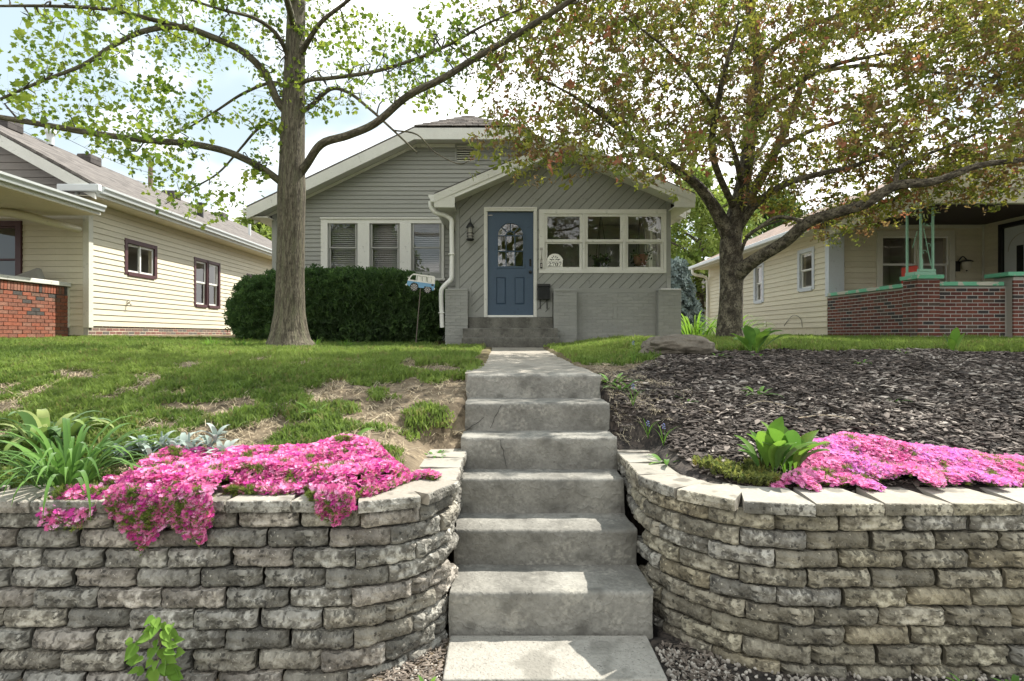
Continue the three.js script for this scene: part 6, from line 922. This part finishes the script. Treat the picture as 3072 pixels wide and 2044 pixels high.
// shredded bark mulch
{
  const r = rng(611), geos = [0, 1, 2].map((k) => { const g = new THREE.BoxGeometry(1, 0.22, 0.26 + 0.1 * k, 2, 1, 1), p = g.attributes.position; for (let i = 0; i < p.count; i++) { const x = p.getX(i); p.setY(i, p.getY(i) * (1 - Math.abs(x) * 1.2) + (0.25 - x * x) * 0.5 * (k - 1)); p.setZ(i, p.getZ(i) * (1.1 - Math.abs(x) * (0.8 + 0.3 * k)) + x * 0.15 * (k - 1)); } g.computeVertexNormals(); return g; }), ls = [[], [], []], lc = [[], [], []];
  for (let i = 0; i < 60000; i++) {
    const d = 2.9 + Math.pow(r(), 1.15) * 3.5, x = 0.86 + r() * (1.9 + d * 0.82); if (!isBed(x, d) || (inWall(WR, x, d) < 0.31 && d < 4.1)) continue; const v = i % 3, L = 0.016 + 0.075 * Math.pow(r(), 2.6), dry = fbm(x * 1.6, d * 2.2, 4, 3);
    ls[v].push(M4(V3(x, groundY(x, d) + 0.003 + 0.012 * r(), -d), Q((r() - 0.5) * 0.7, r() * 6.28, (r() - 0.5) * 0.7), V3(L, L * (0.35 + 0.3 * r()), L * (0.5 + 0.6 * r())))); const k = r() + (dry - 0.5) * 0.7; lc[v].push(k < 0.60 ? lin(0.036, 0.029, 0.025).lerp(lin(0.085, 0.068, 0.058), r()) : k < 0.90 ? lin(0.13, 0.105, 0.088).lerp(lin(0.24, 0.205, 0.18), r()) : lin(0.36, 0.32, 0.28));
  }
  for (let i = 0; i < 900; i++) { const s = r() < 0.7, x = s ? -0.62 + r() * 0.33 : 0.82 + r() * 0.28, d = s ? 2.5 + r() * 0.45 : 2.5 + r() * 0.4, L = 0.015 + 0.03 * r(); ls[i % 3].push(M4(V3(x, -0.02 + 0.01 * r(), -d), Q((r() - 0.5) * 0.6, r() * 6.28, (r() - 0.5) * 0.6), V3(L, L * 0.4, L * 0.7))); lc[i % 3].push(lin(0.07, 0.055, 0.043).lerp(lin(0.24, 0.2, 0.165), r())); }
  geos.forEach((g, v) => tag(instanced(scene, 'bark_mulch', g, M.chip, ls[v], lc[v]), ['shredded dark bark mulch on the right bed', 'narrow splinters of bark mulch on the right bed', 'broad chips of bark mulch on the right bed'][v], 'mulch', 'bark mulch', 'stuff'));
  // gravel by the foot of the walls
  const pg = new THREE.IcosahedronGeometry(0.011, 1), pl = [], pc = []; for (let i = 0; i < 900; i++) { const s = r() < 0.2, x = s ? -0.55 + r() * 0.3 : 0.8 + Math.pow(r(), 1.5) * 2, d = 2.46 + r() * (s ? 0.4 : 0.25 + 0.25 * clamp(1.4 - x)); pl.push(M4(V3(x, -0.022, -d), Q(r() * 3, r() * 3, r() * 3), V3(0.4 + r(), 0.35 + 0.4 * r(), 0.4 + 0.8 * r()))); pc.push(lin(0.16, 0.14, 0.12).lerp(lin(0.5, 0.46, 0.4), r())); }
  tag(instanced(scene, 'gravel', pg, M.chip, pl, pc), 'loose gravel along the foot of the walls', 'gravel', null, 'stuff');
}
// creeping phlox: mats of small five-petalled flowers over needle foliage
function phlox(name, label, base, spots, n, seed, pal) {
  const r = rng(seed), T = thing(name, label, 'phlox', base, 'creeping phlox mats');
  const petal = (a) => geoOf([0, 0.001, 0, 0.0035, 0.002, 0.006, 0.0042, 0.002, 0.0115, 0, 0.0015, 0.0100, -0.0042, 0.002, 0.0115, -0.0035, 0.002, 0.006], [0, 1, 5, 1, 2, 3, 1, 3, 5, 5, 3, 4]).rotateX(-0.1).rotateY(a), fl = merge([0, 1, 2, 3, 4].map((i) => petal(i * 1.2566)));
  const head = merge(Array.from({ length: 4 }, (_, i) => fl.clone().rotateX((r() - 0.5) * 1.1).rotateZ((r() - 0.5) * 1.1).rotateY(r() * 6).translate((r() - 0.5) * 0.038, r() * 0.012, (r() - 0.5) * 0.038)));
  const nd = merge(Array.from({ length: 12 }, (_, i) => geoOf([-0.0014, 0, 0, 0.0014, 0, 0, 0, 0.018, 0], [0, 1, 2]).rotateX(0.9 * r()).rotateY(i * 2.4).translate(0, 0.001 * i, 0)));
  const fm = [], fc = [], nm = [], nc = [], Y = V3(0, 1, 0);
  let guard = 0; while (fm.length < n && guard++ < n * 20) { const s = spots(r); if (!s) continue; const [p, nrm, flower] = s, q = new THREE.Quaternion().setFromUnitVectors(Y, nrm.clone().add(V3((r() - 0.5) * 0.9, (r() - 0.2) * 0.4, (r() - 0.5) * 0.9)).normalize()).multiply(Q(0, r() * 6.28, 0)); p.sub(T.wp);
    for (let k = 0; k < (flower ? 1 : 3); k++) { nm.push(M4(p.clone().add(V3((r() - 0.5) * 0.03, (flower ? -0.022 : -0.012) + 0.014 * r(), (r() - 0.5) * 0.03)), q.clone().multiply(Q((r() - 0.5) * 1.4, r() * 6, (r() - 0.5) * 1.4)), 0.8 + 0.7 * r())); nc.push(lin(0.11, 0.17, 0.03).lerp(lin(0.28, 0.34, 0.06), r())); }
    if (flower) { fm.push(M4(p, q, 0.85 + 0.4 * r())); fc.push(pal(r, p.x + T.wp.x)); } else if (r() < 0.3) fm.push(M4(p, q, 0.5)), fc.push(pal(r, p.x + T.wp.x)); }
  instanced(T, 'flowers', head, M.petal, fm, fc).userData.kind = 'stuff'; instanced(T, 'foliage', nd, M.grass, nm, nc).userData.kind = 'stuff'; return T;
}
const hotPink = (r) => { const k = r(); return k < 0.55 ? lin(0.74, 0.13, 0.36).lerp(lin(0.82, 0.30, 0.52), r()) : k < 0.85 ? lin(0.60, 0.07, 0.34) : lin(0.88, 0.42, 0.66); };
{
  // left mat: a low mound behind and over the caps, with drapes hanging down the blocks
  const capTop = WL.cap + 0.058;
  // trailing stems hang down the blocks: [middle, half width, length]
  const drapes = [[-1.86, 0.022, 0.07], [-1.82, 0.02, 0.13], [-1.775, 0.024, 0.17], [-1.735, 0.022, 0.22], [-1.69, 0.024, 0.19], [-1.65, 0.018, 0.12], [-1.60, 0.02, 0.08], [-1.555, 0.022, 0.14], [-1.51, 0.024, 0.16], [-1.455, 0.022, 0.19], [-1.42, 0.014, 0.11], [-0.93, 0.03, 0.03], [-0.86, 0.022, 0.06], [-0.80, 0.024, 0.095], [-0.74, 0.02, 0.05]];
  const spill = (x) => drapes.reduce((m, [c, w, L]) => Math.max(m, L * Math.exp(-Math.pow((x - c) / w, 4))), 0);
  const frontD = (x) => { const k = sstep(0.0, 0.05, spill(x)); return lerp(2.86 + 0.08 * (vnoise(x * 6, 2) - 0.5) - 0.05 * sstep(-1.2, -0.8, x), 2.665, k) + 0.16 * sstep(-1.75, -2.15, x) + 0.34 * sstep(-0.72, -0.42, x); };
  phlox('creeping_phlox', 'large hot pink phlox mat spilling over the left retaining wall', [-1.3, 0.75, -3.0], (r) => {
    const x = -2.16 + r() * 1.80;
    if (r() < 0.30) { const f = frontD(x), L = spill(x), v = r(), top = capTop + 0.075; if (L > 0.03) { const y = top - v * (L + 0.075); return [V3(x, y, -(WL.front - 0.045 - 0.025 * Math.sin(Math.min(1, v * 1.1) * 3) - 0.012 * r())), V3(0, 0.5, 0.85), fbm(x * 22, y * 22, 5, 2) > 0.36 - 0.1 * v]; } return v > 0.35 ? null : [V3(x, capTop + 0.005 + v * 0.06, -(f - 0.03 * r())), V3(0, 0.8, 0.6), fbm(x * 12, v * 2, 6, 2) > 0.45]; }
    const f = frontD(x), d = f + Math.pow(r(), 0.9) * (3.6 - f), back = 3.52 - 0.3 * sstep(-0.9, -0.5, x) - 0.12 * sstep(-1.7, -2.1, x) + 0.06 * Math.sin(x * 5), e = sstep(-2.18, -1.95, x) * sstep(-0.42, -0.62, x) * sstep(back, back - 0.16, d); if (e < 0.1) return null;
    const g = Math.max(groundY(x, Math.max(d, 2.98)), d < 3.02 ? capTop : 0), rim = sstep(0, 0.12, d - f), bump = (fbm(x * 5, d * 6, 3, 3) - 0.4) * 0.10, y = g + (0.02 + e * (0.055 + bump)) * (0.25 + 0.75 * rim) + 0.005 + 0.012 * r(); return [V3(x, y, -d), V3(0, 1, 0.35), fbm(x * 16, d * 18, 8, 2) > 0.36 - 0.1 * r()]; }, 8200, 701, hotPink);
  phlox('creeping_phlox', 'small pink phlox sprig hanging over the left end of the wall', [-2.2, 0.75, -2.75], (r) => { const x = -2.12 + (r() - 0.5) * 0.26 + (r() < 0.3 ? 0.03 : 0), v = r(); const d = lerp(2.82, 2.66, v), y = v < 0.45 ? capTop + 0.015 + 0.02 * r() : capTop + 0.02 - (v - 0.45) * 0.26; if (Math.abs(x + 2.12) > 0.05 + 0.1 * (1 - Math.abs(v - 0.5))) return null; return [V3(x, y, -d), V3(0, 0.7, 0.7), fbm(x * 16, v * 7, 2, 2) > 0.5]; }, 190, 702, hotPink);
  const capR = WR.cap + 0.058;
  phlox('creeping_phlox', 'broad pink and violet phlox mat behind the right retaining wall caps', [2.2, 0.8, -3.2], (r) => {
    const x = 1.40 + r() * 1.75, d = 2.9 + r() * 0.85, e = sstep(1.66, 1.92, x + 0.26 * sstep(3.2, 2.98, d)) * sstep(3.74, 3.5, d + 0.1 * Math.sin(x * 4) - 0.0 * x) * (x > 2.35 ? sstep(3.7, 3.35, d + (x - 2.35) * 0.35) : 1); if (e < 0.2) return null; const gap = Math.abs(((x + 0.05) % 0.335) - 0.1675) > 0.13; if (d < 2.99 && !gap) return null;
    const y = groundY(x, Math.max(d, 2.95)) + e * (0.05 + (fbm(x * 5, d * 5, 4, 3) - 0.45) * 0.12) + 0.008; return [V3(x, y, -d), V3(0, 1, 0.3), fbm(x * 16, d * 18, 18, 2) > 0.33 - 0.1 * r()]; }, 7400, 703, (r, x) => { const v = x > 1.95 && vnoise(x * 3, 5) > 0.5 && r() < 0.45; return v ? lin(0.66, 0.18, 0.60).lerp(lin(0.76, 0.34, 0.70), r()) : lin(0.78, 0.16, 0.44).lerp(lin(0.85, 0.38, 0.62), r()); });
}
// broad and strap leaves, each a mesh of its own
function bladeGeo(L, w, bend, up, seed, kind = 'strap', cup = 0.25) {
  const n = 9, pos = [], idx = []; let x = 0, y = 0, a = up;
  for (let i = 0; i <= n; i++) { const t = i / n, ww = kind === 'strap' ? w * Math.min(1, 0.7 + t) * (1 - Math.pow(t, 3)) : kind === 'hosta' ? (t < 0.32 ? w * 0.12 : w * Math.pow(Math.sin(Math.PI * Math.pow((t - 0.30) / 0.70, 0.72)), 0.8) + 0.002) : w * Math.pow(Math.sin(Math.PI * Math.pow(t * 0.96 + 0.03, 0.8)), 0.8), wave = kind === 'hosta' ? Math.sin(i * 2.1 + seed) * 0.06 * ww : 0; pos.push(x - 0, y + ww * cup + wave, -ww, x, y, 0, x, y + ww * cup - wave, ww); x += Math.cos(a) * L / n; y += Math.sin(a) * L / n; a -= bend / n * (0.4 + 1.3 * t); }
  for (let i = 0; i < n; i++) { const q = i * 3; idx.push(q, q + 3, q + 1, q + 1, q + 3, q + 4, q + 1, q + 4, q + 2, q + 2, q + 4, q + 5); } return geoOf(pos, idx);
}
function clump(name, label, cat, x, d, n, gen, mats, seed, y0, grp, spread = 0.05) {
  const r = rng(seed), y = (y0 ?? groundY(x, d)) - 0.01, T = thing(name, label, cat, [x, y, -d], grp), kinds = Array.from({ length: 6 }, (_, i) => gen(r, i));
  for (let i = 0; i < n; i++) { const a = i * 2.39996 + r() * 0.6, o = spread * Math.sqrt(r()), m = piece(T, 'leaf', kinds[i % 6], mats[Math.floor(r() * mats.length)], x + o * Math.cos(a), y, -d - o * Math.sin(a), a); const s = 0.72 + 0.5 * r(); m.scale.set(s, s * (0.85 + 0.3 * r()), s); m.rotation.z = (r() - 0.5) * 0.35; m.rotation.order = 'YZX'; }
  return T;
}
M.hosta = [leafy(lin(0.13, 0.27, 0.03), 0.5), leafy(lin(0.18, 0.33, 0.04), 0.5), leafy(lin(0.10, 0.22, 0.035), 0.45)];
M.lily = [leafy(lin(0.09, 0.20, 0.035), 0.4), leafy(lin(0.13, 0.26, 0.05), 0.4), leafy(lin(0.07, 0.16, 0.03), 0.4)];
M.lamb = [leafy(lin(0.33, 0.40, 0.36), 0.25), leafy(lin(0.27, 0.35, 0.32), 0.25), leafy(lin(0.38, 0.44, 0.40), 0.25)];
M.helle = [leafy(lin(0.20, 0.30, 0.07), 0.4), leafy(lin(0.30, 0.36, 0.12), 0.4), leafy(lin(0.10, 0.19, 0.06), 0.4)];
M.bright = [leafy(lin(0.16, 0.32, 0.03), 0.5), leafy(lin(0.22, 0.38, 0.05), 0.5)];
const hostaLeaf = (r, i) => bladeGeo(0.27 + 0.06 * r(), 0.036 + 0.012 * r(), 0.7 + 0.7 * r(), 1.5 - 0.06 * i, i, 'hosta', 0.5);
clump('hosta', 'bright green hosta clump in the mulch beside the right phlox', 'hosta', 1.55, 3.2, 17, hostaLeaf, M.hosta, 801, undefined, 'hostas', 0.05); clump('hosta', 'bright green hosta shoots growing against the larger hosta clump', 'hosta', 1.68, 3.22, 17, hostaLeaf, M.hosta, 802, undefined, 'hostas', 0.04);
clump('hosta', 'green hosta at the mulch edge in front of the crab apple trunk', 'hosta', 2.76, 6.05, 14, (r, i) => bladeGeo(0.34, 0.052, 0.8 + 0.8 * r(), 1.4 - 0.1 * i, i, 'hosta', 0.35), M.hosta, 803, undefined, 'hostas', 0.06);
clump('hosta', 'young hosta shoot with two leaves before the brick porch', 'hosta', 4.95, 6.05, 5, (r, i) => bladeGeo(0.26, 0.042, 0.5, 1.5 - 0.08 * i, i, 'hosta', 0.5), M.hosta, 804, undefined, 'hostas', 0.03);
clump('hosta', 'small hosta shoot among weeds right of the left phlox', 'hosta', -1.0, 3.5, 6, (r, i) => bladeGeo(0.19, 0.035, 1.2, 1.1 - 0.1 * i, i, 'hosta', 0.35), M.hosta, 805, undefined, 'hostas', 0.03);
clump('daylily', 'arching daylily clump at the left end of the wall', 'daylily', -2.42, 3.08, 95, (r, i) => bladeGeo(0.50 + 0.12 * r(), 0.0115, 1.9 + 0.9 * r(), 1.45 - 0.12 * i, i, 'strap', 0.3), M.lily, 811, undefined, null, 0.13);
clump('hellebore', 'pale green hellebore behind the daylily clump', 'hellebore', -2.98, 3.62, 44, (r, i) => bladeGeo(0.32, 0.03, 1.6 + r(), 1.3 - 0.12 * i, i, 'oval', 0.2), M.helle, 812, undefined, null, 0.16);
{ const r = rng(813), T = thing('lambs_ear', 'silver grey lambs ear between the daylily and the pink phlox', 'lambs ear', [-2.0, groundY(-2, 3.42), -3.42]); const ks = Array.from({ length: 6 }, (_, i) => bladeGeo(0.11 + 0.04 * r(), 0.016, 0.9 + r(), 1.35 - 0.1 * i, i, 'oval', 0.3)); for (let j = 0; j < 16; j++) { const x = -2.32 + j * 0.045 + (r() - 0.5) * 0.05, d = 3.40 + (r() - 0.5) * 0.16, y = groundY(x, d) + (j === 12 ? 0.10 : 0.02 * r()); for (let i = 0; i < 9; i++) { const a = i * 2.4 + r(), m = piece(T, 'leaf', ks[i % 6], M.lamb[Math.floor(r() * 3)], x, y + 0.006 * i, -d, a); const s = 0.7 + 0.6 * r(); m.scale.set(s, s, s); } } for (const x of [-2.1, -1.93]) part(T, 'flower_stalk', tube([V3(x, groundY(x, 3.42), -3.42), V3(x - 0.01, groundY(x, 3.42) + 0.16, -3.42)], [0.008, 0.005], 6, 3), M.lamb[1]); }
clump('shrub_lily', 'bright sunlit daylily bed beside the bungalow corner', 'daylily', 4.05, 11.6, 60, (r, i) => bladeGeo(0.75, 0.018, 1.8 + r(), 1.45 - 0.1 * i, i, 'strap', 0.3), M.bright, 821, undefined, 'sunlit daylilies', 0.35); clump('shrub_lily', 'bright sunlit daylily bed left of the crab apple trunk', 'daylily', 4.65, 11.2, 60, (r, i) => bladeGeo(0.7, 0.018, 1.8 + r(), 1.45 - 0.1 * i, i, 'strap', 0.3), M.bright, 822, undefined, 'sunlit daylilies', 0.35);
// low evergreen groundcover behind the right caps
{ const r = rng(831), T = thing('candytuft', 'low olive green groundcover behind the curved right caps', 'groundcover', [1.2, 0.8, -3.1]), g = merge(Array.from({ length: 9 }, (_, i) => lobedLeaf(0.028, diamondPts, 0.3).rotateX(0.7).rotateY(i * 2.4).translate(0, 0.004 * i, 0))), ls = [], lc = []; for (let i = 0; i < 900; i++) { const x = 0.98 + r() * 0.56, d = 2.98 + r() * 0.36; if (inWall(WR, x, d) < 0.30 || d > 3.30 - 0.1 * (x - 1) || vnoise(x * 9, d * 9) < 0.25) continue; ls.push(M4(V3(x, groundY(x, d) + 0.01 + 0.04 * r() * vnoise(x * 8, d * 8), -d).sub(T.wp), Q((r() - 0.5), r() * 6, (r() - 0.5)), 0.7 + 0.6 * r())); lc.push(lin(0.10, 0.14, 0.035).lerp(lin(0.28, 0.30, 0.07), r()).lerp(lin(0.36, 0.28, 0.06), r() < 0.08 ? 0.6 : 0)); } instanced(T, 'foliage', g, M.leaf, ls, lc).userData.kind = 'stuff'; }
// volunteer sapling in front of the left wall
{ const r = rng(841), x = -1.53, d = 2.47, T = thing('sapling', 'leafy green sapling growing up against the left wall blocks', 'sapling', [x, -0.03, -d]), leafG = [0, 1, 2].map((k) => { const pts = [[0, 0], [0.22, -0.04], [0.37, 0.14], [0.36, 0.36], [0.25, 0.6], [0.12, 0.82], [0, 1.02], [-0.12, 0.82], [-0.25, 0.6], [-0.36, 0.36], [-0.37, 0.14], [-0.22, -0.04]]; return lobedLeaf(0.062, pts, 0.25 + 0.2 * k); }); const sm2 = [leafy(lin(0.14, 0.27, 0.035), 0.4), leafy(lin(0.19, 0.33, 0.05), 0.4)];
  for (const o of [0, 0.03]) part(T, 'stem', tube([V3(x + o, -0.04, -d), V3(x + o - 0.01, 0.12, -d + 0.01), V3(x + 0.02 - o, 0.28, -d)], [0.005, 0.004, 0.002], 5, 3), M.wood);
  for (let i = 0; i < 44; i++) { const v = r(), y = 0.06 + v * 0.26, w = 0.092 * Math.sin(Math.PI * (0.25 + v * 0.68)) + 0.012, px = x + (r() - 0.5) * 2 * w, pz = -d + 0.03 + (r() - 0.4) * 0.05, m = piece(T, 'leaf', leafG[i % 3], sm2[i % 2], px, y + 0.03, pz); m.rotation.order = 'YXZ'; m.rotation.set(2.0 + r() * 0.9, (r() - 0.5) * 1.4, -(px - x) * 16 + (r() - 0.5) * 1.4); const s = 0.6 + 0.5 * r(); m.scale.set(s, s, s); } }
// weeds
const weedLeaf = (r, i) => bladeGeo(0.08 + 0.04 * r(), 0.010, 1.0 + r(), 1.0 - 0.13 * i, i, 'oval', 0.2);
const weeds = [[2.02, 4.35, 1.3, 'dandelion rosette in the middle of the mulch bed'], [1.06, 3.55, 1.5, 'ragged green weed beside the right end of the wall caps'], [2.2, 5.6, 1.0, 'small weed below the boulder'], [2.6, 5.6, 0.9, 'tiny weed in the mulch left of the far hosta'], [3.4, 5.2, 0.8, 'lone seedling high in the mulch bed'], [3.0, 4.2, 0.8, 'lone seedling on the right of the mulch bed'], [1.45, 4.3, 0.9, 'little weed right of the steps'], [0.95, 4.72, 1.6, 'leafy violet weed against the top step'], [0.98, 4.55, 1.6, 'leafy violet weed against the fifth step'], [1.25, 6.1, 1.2, 'low yellow green weed by the walk edge'], [-0.45, 3.75, 1.0, 'small weed left of the fourth step'], [-1.35, 4.0, 1.4, 'clover patch on the bare bank'], [-2.4, 4.9, 1.2, 'small weed high on the bare bank'], [2.32, 2.5, 1.2, 'ragged weed at the foot of the right wall'], [2.12, 2.49, 0.8, 'small round weed at the foot of the right wall'], [0.9, 2.46, 0.8, 'clover sprig at the right corner of the foot slab'], [-0.34, 2.5, 0.9, 'weed at the left corner of the foot slab'], [-0.13, 2.47, 0.7, 'weed tuft at the front edge of the foot slab'], [4.3, 5.9, 1.0, 'weed at the back edge of the mulch']];
weeds.forEach(([x, d, s, l], i) => { const t = clump('weed', l, 'weed', x, d, 11, weedLeaf, [M.hosta[2], M.lily[1], M.bright[0]], 900 + i, d < 2.6 ? -0.02 : undefined, 'weeds', 0.03); t.scale.set(s, s, s); });
// blue flowered squill stems by the mulch edge
[[1.0, 4.2, 0.17], [1.13, 3.85, 0.15], [1.3, 5.45, 0.22], [1.06, 4.0, 0.12]].forEach(([x, d, h], i) => { const y = groundY(x, d), T = thing('squill', ['tall', 'short', 'farthest, by the walk', 'smallest'][i] + ' blue flowered squill stem by the edge of the mulch bed', 'flower', [x, y, -d], 'squill stems'); part(T, 'stem', tube([V3(x, y - 0.01, -d), V3(x + 0.01, y + h * 0.6, -d), V3(x, y + h, -d)], [0.003, 0.0025, 0.002], 5, 3), M.hosta[2]); part(T, 'flower_head', merge(Array.from({ length: 7 }, (_, k) => new THREE.SphereGeometry(0.0045, 6, 4).translate(x + 0.009 * Math.cos(k * 2.4), y + h - 0.03 + 0.006 * k, -d + 0.009 * Math.sin(k * 2.4)))), M.squill ??= std(lin(0.22, 0.24, 0.5), 0.8)); for (let k = 0; k < 4; k++) { const m = piece(T, 'leaf', M.sq ??= bladeGeo(0.2, 0.004, 1.4, 1.3, 1, 'strap', 0.2), M.hosta[0], x, y, -d, k * 1.7); } });
// clumps round the trunk and along the hedge
[[-4.75, 9.05, 'left of the tree trunk'], [-3.62, 9.35, 'right of the tree trunk'], [-3.25, 9.6, 'in front of the hedge'], [-2.7, 9.6, 'in front of the hedge near the garden ornament'], [-4.15, 8.8, 'at the foot of the tree trunk']].forEach(([x, d, l], i) => clump('tall_grass', 'tuft of taller pale green grass ' + l, 'grass tuft', x, d, 34, (r, k) => bladeGeo(0.20, 0.006, 1.0 + r(), 1.5 - 0.08 * k, k, 'strap', 0.2), [M.bright[0], M.lily[1]], 950 + i, undefined, 'taller grass tufts', 0.14));
// fallen sticks and dry leaves on the bank
[[-0.85, 3.42, 0.16, 0.3, 'upright pale dry stem behind the left phlox'], [-0.62, 3.5, 0.12, 1.4, 'pale dry stick lying behind the left phlox']].forEach(([x, d, L, t, l]) => { const y = groundY(x, d); solo('dry_stick', tube([V3(x, y, -d), V3(x + L * Math.sin(t) * 0.5, y + L * Math.cos(t) * 0.5 + 0.01, -d), V3(x + L * Math.sin(t), y + L * Math.cos(t) + 0.01, -d)], [0.004, 0.003, 0.002], 5, 3), M.stick ??= std(lin(0.5, 0.42, 0.3), 0.9), l, 'stick', null, 'dry sticks'); });
[[2.35, 3.9, 0.5], [2.0, 4.15, 0.35]].forEach(([x, d, L], i) => solo('dry_stick', tube([V3(x - L / 2, groundY(x - L / 2, d) + 0.02, -d), V3(x, groundY(x, d + 0.06) + 0.02, -d - 0.06), V3(x + L / 2, groundY(x + L / 2, d - 0.1) + 0.02, -d + 0.1)], [0.004, 0.003, 0.002], 5, 4), M.stick, ['long thin twig lying on the mulch above the hosta', 'shorter thin twig lying on the mulch above the hosta'][i], 'stick', null, 'dry sticks'));
// ---------------------------------------------------------------- boulder and garden ornament
{
  const g = new THREE.IcosahedronGeometry(1, 16), p = g.attributes.position;
  for (let i = 0; i < p.count; i++) { let x = p.getX(i), y = p.getY(i), z = p.getZ(i); const k = 1 / Math.pow(Math.pow(Math.abs(x), 3.2) + Math.pow(Math.abs(y), 3.2) + Math.pow(Math.abs(z), 3.2), 1 / 3.2), n = 1 + (fbm(x * 1.3 + 4, y * 1.5, z * 1.5, 5) - 0.5) * 0.55 + (fbm(x * 5, y * 5, z * 5, 3) - 0.5) * 0.16 - Math.abs(fbm(x * 2.6 + 9, y * 2.6, z * 2.6, 3) - 0.5) * 0.3; x *= k * n; y *= k * n; z *= k * n; p.setXYZ(i, x * 0.335 * (1.06 - 0.16 * y), Math.min(y * 0.135, 0.105 + 0.02 * x + 0.03 * fbm(x * 3, z * 3, 1, 4)), z * 0.26); }
  const b = mergeVerts(metric(g)); b.translate(1.9, groundY(1.9, 6.0) + 0.075, -6.0); solo('boulder', b, M.rock, 'low flat topped brown boulder at the edge of the mulch', 'boulder');
}
function mergeVerts(g) { g.computeVertexNormals(); const p = g.attributes.position, n = g.attributes.normal, m = new Map(); for (let i = 0; i < p.count; i++) { const k = [p.getX(i), p.getY(i), p.getZ(i)].map((q) => q.toFixed(5)).join(); if (!m.has(k)) m.set(k, V3(0, 0, 0)); m.get(k).add(V3(n.getX(i), n.getY(i), n.getZ(i))); } for (let i = 0; i < p.count; i++) { const k = [p.getX(i), p.getY(i), p.getZ(i)].map((q) => q.toFixed(5)).join(), v = m.get(k).clone().normalize(); n.setXYZ(i, v.x, v.y, v.z); } return g; }
{
  const d = 10.3, s = d / FOC / 15.68, c = (x, y) => [(1200 + x / 15.68 - CX) / FOC * d, EYE + (CY - 800 - y / 15.68) / FOC * d], pts = (l) => l.map(([x, y]) => c(x, y)), rev = (l) => pts(l).reverse();
  const [sx, sy] = c(960, 1000), by = groundY(sx - 0.12, d), T = thing('camper_ornament', 'blue and white camper van garden ornament on a thin stake before the hedge', 'garden ornament', [sx, by, -d]);
  const wm = std(lin(0.72, 0.70, 0.64), 0.5), bm = std(lin(0.15, 0.33, 0.52), 0.5), tm = std(lin(0.02, 0.02, 0.022), 0.5);
  part(T, 'stake', tube([V3(sx - 0.10, by - 0.1, -d - 0.012), V3(sx, sy, -d - 0.012)], [0.009, 0.008], 6, 2), M.stakeM = std(lin(0.16, 0.13, 0.11), 0.7));
  const holes = [[[450, 600], [600, 395], [770, 410], [740, 655]], [[800, 420], [1010, 450], [990, 690], [780, 660]], [[1050, 455], [1260, 480], [1240, 720], [1035, 695]], [[1290, 490], [1500, 515], [1480, 755], [1275, 735]]];
  part(T, 'upper_body', extrude(rev([[360, 660], [410, 540], [480, 450], [540, 390], [640, 330], [860, 345], [940, 372], [1400, 425], [1580, 450], [1650, 500], [1640, 830]]), 0.008, holes.map((h) => pts(h))).translate(0, 0, -d), wm);
  part(T, 'lower_body', extrude(rev([[360, 662], [1640, 832], [1590, 1130], [1500, 1110], [1480, 980], [1150, 930], [1110, 1020], [880, 990], [850, 850], [760, 770], [650, 745], [540, 790], [480, 870], [450, 935], [310, 840]]), 0.009).translate(0, 0, -d - 0.0005), bm);
  part(T, 'air_vent', extrude(rev([[1480, 830], [1590, 840], [1580, 930], [1475, 915]]), 0.004).translate(0, 0, -d + 0.009), tm);
  for (const [x, y] of [[865, 560], [950, 575], [1110, 590], [1185, 600], [1355, 620], [1440, 630]]) part(T, 'curtain', extrude(rev([[x - 45, y - 118], [x + 38, y - 110], [x + 30, y + 112], [x - 55, y + 104]]), 0.006).translate(0, 0, -d - 0.004), wm);
  for (const [x, y, rr] of [[660, 970, 190], [1290, 1085, 175]]) {
    const [wx, wy] = c(x, y), R = rr * s; part(T, 'tyre', metric(new THREE.CylinderGeometry(R, R, 0.006, 24).rotateX(Math.PI / 2).translate(wx, wy, -d - 0.009)), tm);
    for (let i = 0; i < 10; i++) { const a = i * 0.6283, g = new THREE.SphereGeometry(1, 8, 5); g.scale(R * 0.33, R * 0.085, 0.004).translate(R * 0.6, 0, 0).rotateZ(a).translate(wx, wy, -d - 0.003); part(T, 'spoke', metric(g), M.spoke ??= std(lin(0.6, 0.58, 0.54), 0.4, { metalness: 0.5 })); }
    part(T, 'hub', metric(new THREE.CylinderGeometry(R * 0.16, R * 0.16, 0.01, 12).rotateX(Math.PI / 2).translate(wx, wy, -d - 0.002)), M.spoke);
  }
  for (const [x, y] of [[300, 860], [1610, 1060]]) { const [bx, byy] = c(x, y); part(T, 'bumper', metric(new THREE.SphereGeometry(0.016, 10, 7).scale(1, 1.3, 0.6).translate(bx, byy, -d)), M.spoke); }
  { const [bx, byy] = c(385, 510); part(T, 'mirror', metric(new THREE.SphereGeometry(0.012, 8, 6).translate(bx, byy, -d)), wm); }
}
scene.traverse((o) => { if (o.isMesh) { o.castShadow = true; o.receiveShadow = true; } });
renderer.render(scene, camera);
